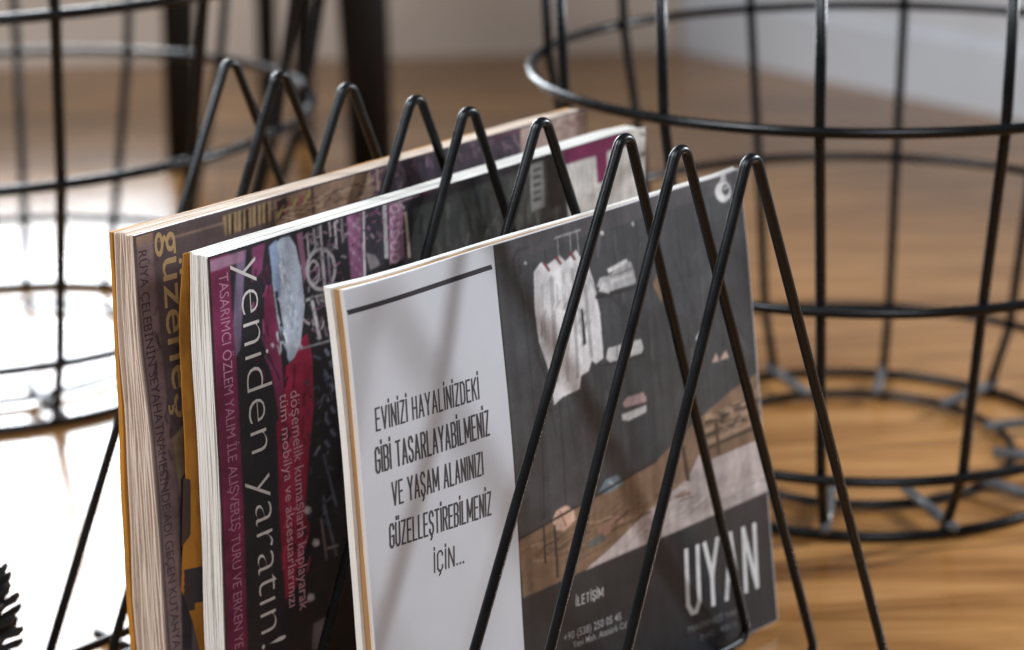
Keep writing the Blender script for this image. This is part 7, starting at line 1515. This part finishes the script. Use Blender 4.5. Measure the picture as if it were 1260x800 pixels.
 (1,(0.083,0.06,0.075),[(-141.7,237.3),(-143.8,234.1),(-143.3,233.8),(-141.2,237.1)]),
 (1,(0.053,0.038,0.05),[(-152.8,173.2),(-153.8,168.1),(-152.7,167.7),(-151.7,172.8)]),
 (1,(0.057,0.041,0.053),[(-148.0,186.8),(-152.5,181.7),(-151.5,180.9),(-147.0,186.0)]),
 (1,(0.094,0.068,0.086),[(-156.0,162.7),(-153.5,156.4),(-152.5,156.5),(-155.0,162.7)]),
 (1,(0.065,0.047,0.06),[(-160.3,131.6),(-159.0,124.8),(-158.4,124.7),(-159.6,131.5)]),
 (1,(0.09,0.065,0.082),[(-164.3,87.1),(-163.0,77.0),(-162.4,76.9),(-163.7,87.0)]),
 (1,(0.059,0.042,0.055),[(-164.0,94.3),(-165.0,88.1),(-164.1,87.8),(-163.1,93.9)]),
 (1,(0.066,0.047,0.062),[(-155.9,180.3),(-154.6,175.4),(-153.5,175.4),(-154.9,180.4)]),
 (1,(0.082,0.059,0.076),[(-149.5,193.5),(-153.2,190.0),(-152.5,189.5),(-148.8,192.9)]),
 (1,(0.064,0.046,0.06),[(-158.1,156.2),(-161.0,150.2),(-160.0,149.6),(-157.1,155.6)]),
 (1,(0.124,0.09,0.113),[(-155.7,186.5),(-158.6,184.3),(-158.1,183.9),(-155.2,186.1)]),
 (1,(0.064,0.046,0.06),[(-152.2,115.0),(-149.0,106.4),(-147.8,106.4),(-151.0,115.1)]),
 (1,(0.123,0.089,0.112),[(-149.8,261.9),(-154.2,254.4),(-153.5,254.1),(-149.1,261.5)]),
 (1,(0.084,0.06,0.078),[(-163.3,152.4),(-166.0,147.0),(-165.0,146.4),(-162.4,151.8)]),
 (1,(0.099,0.072,0.09),[(-157.3,151.9),(-159.9,143.3),(-159.3,143.0),(-156.7,151.6)]),
 (1,(0.113,0.082,0.102),[(-165.5,81.2),(-165.9,71.3),(-165.0,70.9),(-164.6,80.9)]),
 (1,(0.089,0.065,0.081),[(-150.0,176.8),(-148.4,170.2),(-147.5,170.2),(-149.1,176.8)]),
 (1,(0.117,0.085,0.107),[(-159.4,70.7),(-160.2,66.9),(-159.1,66.3),(-158.2,70.2)]),
 (1,(0.113,0.082,0.103),[(-165.8,80.9),(-167.3,78.2),(-166.7,77.7),(-165.2,80.5)]),
 (1,(0.05,0.036,0.047),[(-155.5,220.4),(-154.1,212.7),(-152.7,212.7),(-154.1,220.3)]),
 (1,(0.122,0.089,0.111),[(-148.0,146.3),(-147.2,141.0),(-146.3,140.9),(-147.1,146.2)]),
 (1,(0.071,0.051,0.066),[(-157.3,165.5),(-159.1,161.5),(-158.5,161.1),(-156.6,165.1)]),
 (1,(0.054,0.039,0.05),[(-150.2,176.3),(-149.7,172.7),(-148.8,172.6),(-149.3,176.2)]),
]
TEXT3 = [
 ('RÜYA ÇELEBİNİN SEYAHATNAMESİNDE ADI GEÇEN KÜTAHYA',(-161.9,262.9),(-161.1,57.9),5.2,'reg',(0.05,0.03,0.05),6),
 ('güzeneş',(-148.0,269.7),(-149.0,176.7),13.1,'bold',(0.42,0.29,0.15),6),
]

# ------------------------------------------------------------------ the magazine rack and its frame of reference
RZ = math.pi/2 - AZ
ORG = Vector((-.0298, 1.0469, 0))
def place(x, y, z=0):
    return ORG + Matrix.Rotation(RZ, 3, 'Z') @ Vector((x, y, z))

WR = .0026
BASE_Z = .0085
rack = empty('magazine_rack', ORG, RZ, label='black wire zigzag magazine rack standing on the wood floor, holding three magazines', category='magazine rack')
# y of each inverted V, its two feet, peak height, lean of the foot in y
VEES = [(.183, -.157, .117, .311, -.019), (.1412, -.132, .130, .3093, 0), (.0872, -.138, .131, .3089, 0), (.0358, -.136, .138, .3082, 0),
        (-.0019, -.122, .130, .3079, 0), (-.0515, -.131, .138, .3080, 0), (-.1047, -.134, .114, .3083, 0), (-.1379, -.118, .130, .3074, 0), (-.1783, -.114, .1394, .3089, 0)]
for y, xl, xr, zp, dy in VEES:
    f = .0
    bz = .003 if y < -.13 else BASE_Z
    apex = (.014, y, zp + .0055)
    path = fillet([(0.0, y+dy, bz), (xl, y+dy, bz), apex, (xr, y+dy, bz), (0.0, y+dy, bz)], [.006, .0052, .006], 12)
    bm = bmesh.new(); tube(bm, path[:-1], WR, 14, True)
    from_bm('divider', bm, M_WIRE, rack)
for x in (-.108, .100):
    bm = bmesh.new(); tube(bm, [(x, .185, WR+.0003), (x, 0, WR+.0003), (x, -.118, WR+.0003)], WR, 12)
    from_bm('base_rail', bm, M_WIRE, rack)

# ------------------------------------------------------------------ magazines
def interp(pts, z):
    pts = sorted(pts)
    if z <= pts[0][0]: return pts[0][1]
    for (z0, y0), (z1, y1) in zip(pts, pts[1:]):
        if z <= z1:
            i = pts.index((z0, y0)); d = z1-z0; t = (z-z0)/d
            def slope(k):
                a, b = pts[max(0, k-1)], pts[min(len(pts)-1, k+1)]; return (b[1]-a[1])/(b[0]-a[0])
            m0, m1 = slope(i)*d, slope(i+1)*d
            return (2*t**3-3*t*t+1)*y0 + (t**3-2*t*t+t)*m0 + (3*t*t-2*t**3)*y1 + (t**3-t*t)*m1
    return pts[-1][1]
def front1(x, z):
    t = (x+.1382)/.2844; yl = -.073-(.259-z)*.0388; yr = -.073-(.262-z)*.110
    bow = .0016*math.sin(math.pi*min(1, max(0, t)))*math.sin(2.2*math.pi*z/.26+.5) + .0005*math.sin(38*x+z*14)*math.sin(math.pi*min(1, max(0, t)))
    curl = .0028*max(0, 1-t*7)**2*max(0, (z-.19)/.07)**2 + .0022*max(0, (t-.9)*10)**2*max(0, (z-.21)/.05)**2
    return yl + (yr-yl)*t + bow + curl
def back1(x, z):
    t = max(0, min(1, (x+.1382)/.2844)); return front1(x, z) + .0117 - .0078*t**.6
F2 = [(0, .0155), (.0641, .0129), (.1339, .0090), (.1919, .0074), (.2643, .0052)]
B2 = [(0, .0335), (.0579, .0323), (.167, .0262), (.2285, .0245), (.2639, .0211)]
def front2(x, z): return interp(F2, z)
def back2(x, z):
    t = max(0, min(1, (x+.1517)/.31)); f = front2(x, z)
    return f + (interp(B2, z)-f)*(1-t) + .0150*t
F3 = [(0, .0440), (.0588, .0435), (.1667, .0425), (.2272, .0452), (.2711, .0443)]
B3 = [(0, .0775), (.0483, .0755), (.1382, .0708), (.2231, .0658), (.2722, .0615)]
def front3(x, z):
    t = (x+.1636)/.32; return interp(F3, z)*(1-t) + .0443*t
def back3(x, z):
    t = max(0, min(1, (x+.1636)/.32)); return interp(B3, z)*(1-t) + .0580*t

# narrow upright capitals drawn as strokes of even weight
GLYPH = {
 'E': (.34, [[(1,1),(0,1),(0,0),(1,0)], [(0,.52),(.85,.52)]]), 'V': (.42, [[(0,1),(.5,0),(1,1)]]), 'I': (0, [[(0,0),(0,1)]]),
 'İ': (0, [[(0,0),(0,1)], [(0,1.14),(0,1.26)]]), 'N': (.38, [[(0,0),(0,1),(1,0),(1,1)]]), 'Z': (.34, [[(0,1),(1,1),(0,0),(1,0)]]),
 'H': (.36, [[(0,0),(0,1)], [(1,0),(1,1)], [(0,.5),(1,.5)]]), 'A': (.42, [[(0,0),(.5,1),(1,0)], [(.17,.3),(.83,.3)]]),
 'Y': (.42, [[(0,1),(.5,.45),(1,1)], [(.5,.45),(.5,0)]]), 'L': (.32, [[(0,1),(0,0),(1,0)]]),
 'D': (.36, [[(0,0),(0,1),(.62,1),(1,.85),(1,.15),(.62,0),(0,0)]]), 'K': (.38, [[(0,0),(0,1)], [(1,1),(0,.42)], [(.32,.6),(1,0)]]),
 'G': (.36, [[(1,.76),(1,.86),(.7,1),(.3,1),(0,.86),(0,.14),(.3,0),(.7,0),(1,.14),(1,.48),(.55,.48)]]),
 'B': (.36, [[(0,0),(0,1),(.7,1),(1,.88),(1,.65),(.75,.53),(0,.53)], [(.75,.53),(1,.4),(1,.12),(.7,0),(0,0)]]),
 'T': (.38, [[(0,1),(1,1)], [(.5,1),(.5,0)]]), 'S': (.35, [[(1,.78),(1,.86),(.7,1),(.3,1),(0,.86),(0,.68),(.2,.56),(.8,.43),(1,.31),(1,.14),(.7,0),(.3,0),(0,.14),(0,.24)]]),
 'R': (.36, [[(0,0),(0,1),(.7,1),(1,.87),(1,.62),(.7,.5),(0,.5)], [(.5,.5),(1,0)]]), 'M': (.54, [[(0,0),(0,1),(.5,.2),(1,1),(1,0)]]),
 'U': (.36, [[(0,1),(0,.14),(.3,0),(.7,0),(1,.14),(1,1)]]), 'C': (.35, [[(1,.76),(1,.86),(.7,1),(.3,1),(0,.86),(0,.14),(.3,0),(.7,0),(1,.14),(1,.26)]]),
 '.': (0, [[(0,0),(0,.06)]]), ' ': (.12, [])}
GLYPH['Ü'] = (.36, GLYPH['U'][1] + [[(.22,1.14),(.22,1.26)], [(.78,1.14),(.78,1.26)]])
GLYPH['Ş'] = (.35, GLYPH['S'][1] + [[(.5,0),(.55,-.14),(.3,-.22)]])
GLYPH['Ç'] = (.35, GLYPH['C'][1] + [[(.5,0),(.55,-.14),(.3,-.22)]])
def stroke_line(s, A, B, cap, weight, colr):
    A = Vector(A); d = Vector(B)-A; n_ = Vector((-d.y, d.x)).normalized(); e = d.normalized()
    gap = .23; tot = sum(GLYPH[ch][0] for ch in s) + gap*(len(s)-1); k = d.length/(tot*cap); x = 0; items = []; w_ = cap*weight/2
    for ch in s:
        gw, strokes = GLYPH[ch]
        for st_ in strokes:
            Q = [A + e*((x + px_*gw)*cap*k) + n_*(pz_*cap) for px_, pz_ in st_]
            for a, b in zip(Q, Q[1:]):
                u = (b-a).normalized(); v = Vector((-u.y, u.x))*w_; a2 = a-u*w_*.75; b2 = b+u*w_*.75
                items.append((0, colr, [tuple(a2+v), tuple(b2+v), tuple(b2-v), tuple(a2-v)]))
        x += gw + gap
    return items

def between(fa, fb, t): return lambda x, z: fa(x, z) + (fb(x, z)-fa(x, z))*t

def slab(name, xa, xb, z0, z1, yf, yb, material, root, nx=14, nz=18, wob=0.0, seed=0, round_top=0.0):
    """a stack of leaves between two bowed surfaces yf (camera side) and yb"""
    rr = random.Random(seed); bm = bmesh.new()
    ph = [rr.uniform(0, 6.28) for _ in range(4)]
    ox, oy = root.location_local
    def grid(fy):
        g = []
        for i in range(nx+1):
            col = []
            for j in range(nz+1):
                x = xa + (xb-xa)*i/nx; z = z0 + (z1-z0)*j/nz
                x2 = x + (wob*(math.sin(z*38+ph[0])+.5*math.sin(z*95+ph[1])) if i == 0 else 0)
                z2 = z + (wob*.5*(math.sin(x*30+ph[2])+.5*math.sin(x*80+ph[3])) if j == nz else 0)
                if round_top and j == nz: z2 -= round_top*max(0, (i-nx*.93)/(nx*.07))
                col.append(bm.verts.new((x2-ox, fy(x, z)-oy, z2 + root.tilt*(i/nx)*(j/nz))))
            g.append(col)
        return g
    a = grid(yf); b = grid(yb)
    for i in range(nx):
        for j in range(nz):
            bm.faces.new((a[i][j], a[i+1][j], a[i+1][j+1], a[i][j+1])); bm.faces.new((b[i][j], b[i][j+1], b[i+1][j+1], b[i+1][j]))
    for i in range(nx):
        bm.faces.new((a[i][nz], a[i+1][nz], b[i+1][nz], b[i][nz])); bm.faces.new((a[i][0], b[i][0], b[i+1][0], a[i+1][0]))
    for j in range(nz):
        bm.faces.new((a[0][j], a[0][j+1], b[0][j+1], b[0][j])); bm.faces.new((a[nx][j], b[nx][j], b[nx][j+1], a[nx][j+1]))
    return from_bm(name, bm, material, root.obj, smooth=False)

class Mag:
    def __init__(self, name, x, y, tilt=0.0, **props):
        self.location_local = (x, y); self.tilt = tilt
        self.obj = empty(name, place(x, y), RZ, **props)

import numpy as np
def field(w, h, cell, rs):
    """smooth random field in -1..1"""
    g = rs.uniform(-1, 1, (int(h/cell)+3, int(w/cell)+3)); yy = np.arange(h)/cell; xx = np.arange(w)/cell
    y0 = yy.astype(int); x0 = xx.astype(int); fy = (yy-y0); fx = (xx-x0); fy = (fy*fy*(3-2*fy))[:, None]; fx = (fx*fx*(3-2*fx))[None, :]
    return (g[y0][:, x0]*(1-fx)+g[y0][:, x0+1]*fx)*(1-fy) + (g[y0+1][:, x0]*(1-fx)+g[y0+1][:, x0+1]*fx)*fy
def photo_sheet(name, root, front, items, ground, ink_mat, xa, xb, z0, z1, parent, res=.00055, seed=1):
    """the printed picture: patches painted on a fine sheet of small faces that follows the cover"""
    rs = np.random.RandomState(seed)
    w = int((xb-xa)/res); h = int((z1-z0)/res)
    X = (xa + (np.arange(w)+.5)*(xb-xa)/w)*1000; Z = (z0 + (np.arange(h)+.5)*(z1-z0)/h)*1000
    img = np.empty((h, w, 3)); img[:] = ground
    fold = .65*field(w, h, 16, rs) + .35*field(w, h, 6, rs)
    vert = np.repeat(field(w, 4, 4.5, rs)[:1], h, 0)*.6 + .4*field(w, h, 14, rs)
    for lv, col, pts in sorted(items, key=lambda q: q[0]):
        P = np.array(pts); lo = P.min(0); hi = P.max(0)
        ix = np.nonzero((X >= lo[0]-.4) & (X <= hi[0]+.4))[0]; iz = np.nonzero((Z >= lo[1]-.4) & (Z <= hi[1]+.4))[0]
        if not len(ix) or not len(iz): continue
        sl = (slice(iz[0], iz[-1]+1), slice(ix[0], ix[-1]+1)); cov = np.zeros((len(iz), len(ix)))
        for dx, dz in ((-.15, -.15), (.15, -.15), (-.15, .15), (.15, .15)):
            gx, gz = np.meshgrid(X[ix]+dx, Z[iz]+dz); ins = np.zeros(gx.shape, bool)
            for (ax, az), (bx, bz) in zip(P, np.roll(P, -1, 0)):
                if az == bz: continue
                c = ((az > gz) != (bz > gz)) & (gx < (bx-ax)*(gz-az)/(bz-az)+ax); ins ^= c
            cov += ins*.25
        shade = 1 + .22*fold[sl] + .24*vert[sl]
        img[sl] = img[sl]*(1-cov[..., None]) + np.array(col)*shade[..., None]*cov[..., None]
    for _ in range(1):                                    # the softness of the printed picture
        p = np.pad(img, ((1, 1), (1, 1), (0, 0)), mode='edge')
        img = (p[1:-1, 1:-1]*2 + p[:-2, 1:-1] + p[2:, 1:-1] + p[1:-1, :-2] + p[1:-1, 2:])/6
    img = img*(1 + .16*field(w, h, 26, rs)[..., None]) * (1 + .05*rs.normal(size=(h, w, 1))) + .004*rs.normal(size=(h, w, 3))
    img = np.clip(img, .002, .95)
    ox, oy = root.location_local
    V = np.empty((h, w, 3))
    for i in range(w):
        x = X[i]/1000
        for j in range(h): V[j, i] = (x-ox, front(x, Z[j]/1000)-OFF-oy, Z[j]/1000 + root.tilt*(x-xa)/(xb-xa)*(Z[j]/1000-z0)/(z1-z0))
    idx = np.arange(w*h).reshape(h, w)
    Fq = np.stack([idx[:-1, :-1], idx[:-1, 1:], idx[1:, 1:], idx[1:, :-1]], -1).reshape(-1, 4)
    me = bpy.data.meshes.new(name)
    me.vertices.add(w*h); me.vertices.foreach_set('co', V.reshape(-1))
    me.loops.add(Fq.size); me.loops.foreach_set('vertex_index', Fq.reshape(-1).astype(np.int32))
    me.polygons.add(len(Fq)); me.polygons.foreach_set('loop_start', np.arange(0, Fq.size, 4, dtype=np.int32))
    me.update(calc_edges=True)
    ca = me.color_attributes.new('Col', 'FLOAT_COLOR', 'POINT')
    ca.data.foreach_set('color', np.concatenate([img, np.ones((h, w, 1))], -1).reshape(-1).astype(np.float32))
    return link(name, me, ink_mat, parent)
OFF = .00003
LAYER = .000018
def print_sheet(name, root, front, items, ink_mat, xa, xb, z0, z1, parent, step=.004, first=0):
    """printed patches lying on the cover: (layer, colour, outline in mm)"""
    me_v, me_f, cols = [], [], []
    ox, oy = root.location_local
    ranks = []
    for lv, colr, pts in sorted(items, key=lambda q: q[0]):
        xs_ = [p[0] for p in pts]; zs_ = [p[1] for p in pts]; bb = (min(xs_), max(xs_), min(zs_), max(zs_))
        rank = first + 1 + max([r-first for r, o in ranks if o[0] < bb[1] and o[1] > bb[0] and o[2] < bb[3] and o[3] > bb[2]], default=0)
        if first: rank = first + 1 + len(ranks) % 3
        ranks.append((rank, bb))
        P = [(min(max(p[0]/1000, xa+.0004), xb-.0004), min(max(p[1]/1000, z0+.0004), z1-.0004)) for p in pts]
        bm = bmesh.new()
        try: bm.faces.new([bm.verts.new((p[0], 0, p[1])) for p in P])
        except ValueError: bm.free(); continue
        bmesh.ops.triangulate(bm, faces=bm.faces[:])
        for ax in (0, 2):
            lo = min(p[0 if ax == 0 else 1] for p in P); hi = max(p[0 if ax == 0 else 1] for p in P)
            k = math.ceil(lo/step)*step
            while k < hi:
                no = (1, 0, 0) if ax == 0 else (0, 0, 1)
                bmesh.ops.bisect_plane(bm, geom=bm.verts[:]+bm.edges[:]+bm.faces[:], plane_co=(k if ax == 0 else 0, 0, k if ax == 2 else 0), plane_no=no, dist=1e-7)
                k += step
        base = len(me_v); bm.verts.index_update()
        for v in bm.verts: me_v.append((v.co.x-ox, front(v.co.x, v.co.z)-LAYER*rank-oy, v.co.z))
        for f in bm.faces:
            if f.calc_area() < 1e-12: continue
            ids = [base+v.index for v in f.verts]
            if f.normal.y > 0: ids.reverse()
            me_f.append(ids); cols.append(colr)
        bm.free()
    return col_mesh(name, me_v, me_f, cols, ink_mat, parent)
def col_mesh(name, V, Fc, cols, material, parent):
    me = bpy.data.meshes.new(name); me.from_pydata(V, [], Fc)
    ca = me.color_attributes.new('Col', 'FLOAT_COLOR', 'CORNER')
    for poly, c in zip(me.polygons, cols):
        for li in poly.loop_indices: ca.data[li].color = (*c, 1)
    me.update()
    return link(name, me, material, parent)

DEPS = None
def lettering(name, root, front, items, ink_mat, parent):
    ox, oy = root.location_local
    for s, A, B, cap, style, colr, lv in items:
        if style == 'bold' and all(ch in GLYPH for ch in s):
            print_sheet(name, root, front, stroke_line(s, A, B, cap, .092 if len(s) > 4 else .085, colr), ink_mat, -.2, .2, 0, .3, parent, first=3)
            continue
        V, Fc, cols = [], [], []
        cu = bpy.data.curves.new('t', 'FONT'); cu.body = s; cu.size = 1.0; cu.resolution_u = 3
        cu.offset = {'bold': .004, 'reg': 0.0, 'thin': -.020}[style]
        if style == 'bold' and len(s) > 12: cu.space_character = 1.06
        ob = bpy.data.objects.new('t', cu); COL.objects.link(ob)
        bpy.context.view_layer.update()
        me = bpy.data.meshes.new_from_object(ob.evaluated_get(bpy.context.evaluated_depsgraph_get()))
        bpy.data.objects.remove(ob); bpy.data.curves.remove(cu)
        if not me.vertices: continue
        xs = [v.co.x for v in me.vertices]; x0, x1 = min(xs), max(xs)
        A2 = Vector((A[0], A[1]))/1000; B2_ = Vector((B[0], B[1]))/1000
        d = B2_-A2; n = Vector((-d.y, d.x)).normalized(); base = len(V)
        for v in me.vertices:
            p = A2 + d*((v.co.x-x0)/(x1-x0)) + n*(v.co.y/.727*cap/1000)
            V.append((p.x-ox, front(p.x, p.y)-LAYER*4-oy, p.y))
        for pl in me.polygons:
            ids = [base+i for i in pl.vertices]; Fc.append(ids); cols.append(colr)
        bpy.data.meshes.remove(me)
        col_mesh(name, V, Fc, cols, ink_mat, parent)

Z0 = .0056
# --- front magazine: white text panel and a dark photograph
m1 = Mag('magazine', -.0, -.08, label='front magazine with white text panel and dark photograph of a clothes rail', category='magazine', group='magazines in the rack')
X1A, X1B, Z1T = -.1382, .1462, .2600
T1 = .0115
slab('back_cover', X1A-.0008, X1B, Z0, Z1T, between(front1, back1, .64), back1, M_PAGES_WHITE, m1, wob=.0002, seed=3)
slab('page_block', X1A+.0010, X1B-.001, Z0, Z1T-.0008, between(front1, back1, .30), between(front1, back1, .635), M_KRAFT, m1, wob=.0003, seed=4)
slab('inner_pages', X1A+.0004, X1B-.0006, Z0, Z1T-.0004, between(front1, back1, .125), between(front1, back1, .295), M_CREAM, m1, wob=.0002, seed=5)
c1 = slab('front_cover', X1A, X1B, Z0, Z1T, front1, between(front1, back1, .12), M_COVER_WHITE, m1, nx=96, nz=70)
SPL, BAND = -44.0, 81.0
base = []
rr = random.Random(5)
xs = SPL
while xs < 146.2:
    xe = min(xs + rr.uniform(13, 19), 146.2); g = rr.uniform(.040, .056)
    base.append((0, (g*.9, g*.97, g*1.10), [(xs, BAND), (xe, BAND), (xe, 260), (xs, 260)]))
    base.append((1, (.022, .022, .024), [(xs, BAND), (xs+.7, BAND), (xs+.7, 250), (xs, 250)]))
    xs = xe
base.append((1, (.062, .058, .066), [(SPL, 250.5), (146.2, 250.5), (146.2, 260), (SPL, 260)]))
base.append((0, (.021, .022, .026), [(SPL, 5), (146.2, 5), (146.2, BAND), (SPL, BAND)]))
white = [q for q in PRINT1 if max(p[0] for p in q[2]) < SPL+1]
print_sheet('rule', m1, front1, white, M_INK_GLOSS, X1A, X1B, Z0, Z1T, c1)
photo_sheet('cover_photograph', m1, front1, base + [q for q in PRINT1 if q not in white], (.045, .045, .048), M_INK_GLOSS, SPL/1000, X1B-.0002, Z0, Z1T-.0002, c1, seed=4)
lettering('cover_lettering', m1, front1, TEXT1, M_INK_GLOSS, c1)

# --- middle magazine: black and magenta cover
m2 = Mag('magazine', 0, .018, .0055, label='middle magazine with magenta strip and white title on a black cover', category='magazine', group='magazines in the rack')
X2A, X2B, Z2T = -.1517, .1621, .2650
NB = 15
for i in range(NB):
    t0, t1 = .06 + .86*i/NB, \
        .06 + .86*(i+1)/NB - random.choice((.003, .004, .008, .014))
    slab('page_block', X2A+random.uniform(.0, .0012), X2B-.001, Z0, Z2T-random.uniform(.0002, .0012), between(front2, back2, t0), between(front2, back2, t1), M_PAGES_WHITE, m2, wob=.0003, seed=20+i, round_top=.0015)
c2 = slab('front_cover', X2A, X2B, Z0, Z2T, front2, between(front2, back2, .055), M_COVER_DARK, m2, nx=24, nz=60, round_top=.0012)
def orange_out(x, z):
    c = max(0, 1-(x-X2A)/.05)
    return back2(x, z) + .0004 + c*c*interp([(0, .0165), (.0521, .0150), (.12, .0085), (.1655, .0052), (.1946, .0050), (.23, .0028), (.264, .0008)], z)
bc2 = slab('back_cover', X2A-.0015, X2B-.001, Z0, Z2T-.0012, lambda x, z: orange_out(x, z)-.0005, orange_out, M_ORANGE, m2, nx=90, nz=60, wob=.0006, seed=41)
print_sheet('printed_patch', m2, lambda x, z: orange_out(x, z)-.0006, [(1, (.03, .026, .034), [(-154, 99), (-128, 99), (-128, 79), (-147, 79), (-147, 75), (-154, 75)]), (1, (.05, .03, .03), [(-155, 150), (-150.5, 148), (-150, 118), (-155, 112)])], M_INK_SATIN, X2A-.003, X2B, Z0, Z2T, bc2)
photo_sheet('cover_photograph', m2, front2, PRINT2, (.020, .018, .022), M_INK_SATIN, X2A+.0002, X2B-.0004, Z0, Z2T-.0002, c2, seed=5)
lettering('cover_lettering', m2, front2, TEXT2, M_INK_SATIN, c2)

# --- rear magazine: plum cover with gold title, yellowed and splayed leaves
m3 = Mag('magazine', 0, .06, .0050, label='rear magazine with gold title on a plum cover and yellowed splayed pages', category='magazine', group='magazines in the rack')
X3A, X3B, Z3T = -.1636, .1566, .2710
cuts = [.05 + .81*k/22 for k in range(23)]
for i, (t0, t1) in enumerate(zip(cuts, cuts[1:])):
    gap = (.004, .010, .002, .016, .003, .006, .020, .002)[i % 8]
    def fb(x, z, t1=t1, gap=gap):
        g = gap*max(0, min(1, (.24-z)/.2)); return front3(x, z) + (back3(x, z)-front3(x, z))*(t1-.004-g)
    slab('page_block', X3A+random.uniform(-.0004, .0022), X3B-.001, Z0, Z3T-random.uniform(.0002, .0014), between(front3, back3, t0), fb, M_PAGES_BEIGE, m3, wob=.0006, seed=60+i, round_top=.0012)
c3 = slab('front_cover', X3A, X3B, Z0, Z3T, front3, between(front3, back3, .045), M_COVER_PLUM, m3, nx=24, nz=60, wob=.0002, seed=71)
slab('back_cover', X3A-.0006, X3B-.001, Z0, Z3T-.001, between(front3, back3, .875), back3, M_ORANGE, m3, nx=24, nz=24, wob=.0005, seed=72)
photo_sheet('cover_photograph', m3, front3, PRINT3, (.10, .074, .080), M_INK_SATIN, X3A+.0007, X3B-.0004, Z0, Z3T-.0006, c3, seed=6)
lettering('cover_lettering', m3, front3, TEXT3, M_INK_SATIN, c3)

# ------------------------------------------------------------------ dark cone at the left edge
def cone_thing():
    m, nt, b = mat('dark_cone_scale', (.02, .017, .016), .6, .3)
    n = noise(nt, mapping(nt), 120, 4); r = ramp(nt, [(.3, (.010, .009, .009)), (.7, (.035, .030, .028))])
    nt.links.new(n.outputs['Fac'], r.inputs['Fac']); nt.links.new(r.outputs['Color'], b.inputs['Base Color'])
    root = empty('pine_cone', (-.3045, 1.022, 0), math.radians(20), label='dark pine cone cut off by the left edge of the photo', category='pine cone')
    bm = bmesh.new(); bmesh.ops.create_uvsphere(bm, u_segments=16, v_segments=12, radius=1)
    for v in bm.verts: v.co = Vector((v.co.x*.018, v.co.y*.018, v.co.z*.038+.040))
    from_bm('core', bm, m, root)
    bm = bmesh.new()
    prof = [(0, .004, .0015), (.012, .007, .0022), (.020, .0095, .003), (.0255, .006, .0036), (.028, .0012, .002)]
    rows = []
    for k, (x, w_, t) in enumerate(prof):
        zc = .0045*(k/4)**2
        rows.append([bm.verts.new((x, -w_, zc)), bm.verts.new((x, 0, zc+t)), bm.verts.new((x, w_, zc)), bm.verts.new((x, 0, zc-t*.7))])
    for a, b_ in zip(rows, rows[1:]):
        for k in range(4): bm.faces.new((a[k], a[(k+1) % 4], b_[(k+1) % 4], b_[k]))
    bm.faces.new(rows[0]); bm.faces.new(rows[-1][::-1])
    first = from_bm('scale', bm, m, root, smooth=False)
    N = 150
    for i in range(N):
        o = first if i == 0 else first.copy()
        if i: COL.objects.link(o); o.parent = root
        t = i/(N-1); a = i*2.39996; z = .006 + .068*t
        rad = .017*math.sqrt(max(.05, 1-((t-.42)/.62)**2)); s = .62 + .55*math.sin(math.pi*min(1, t*.9+.12))
        o.location = (rad*.55*math.cos(a), rad*.55*math.sin(a), z)
        o.rotation_euler = (random.uniform(-.2, .2), -(-.25 + 1.15*t), a); o.scale = (s*.95, s*.55, s*.6)
    root.scale = (1.1, 1.1, 1.2)
cone_thing()
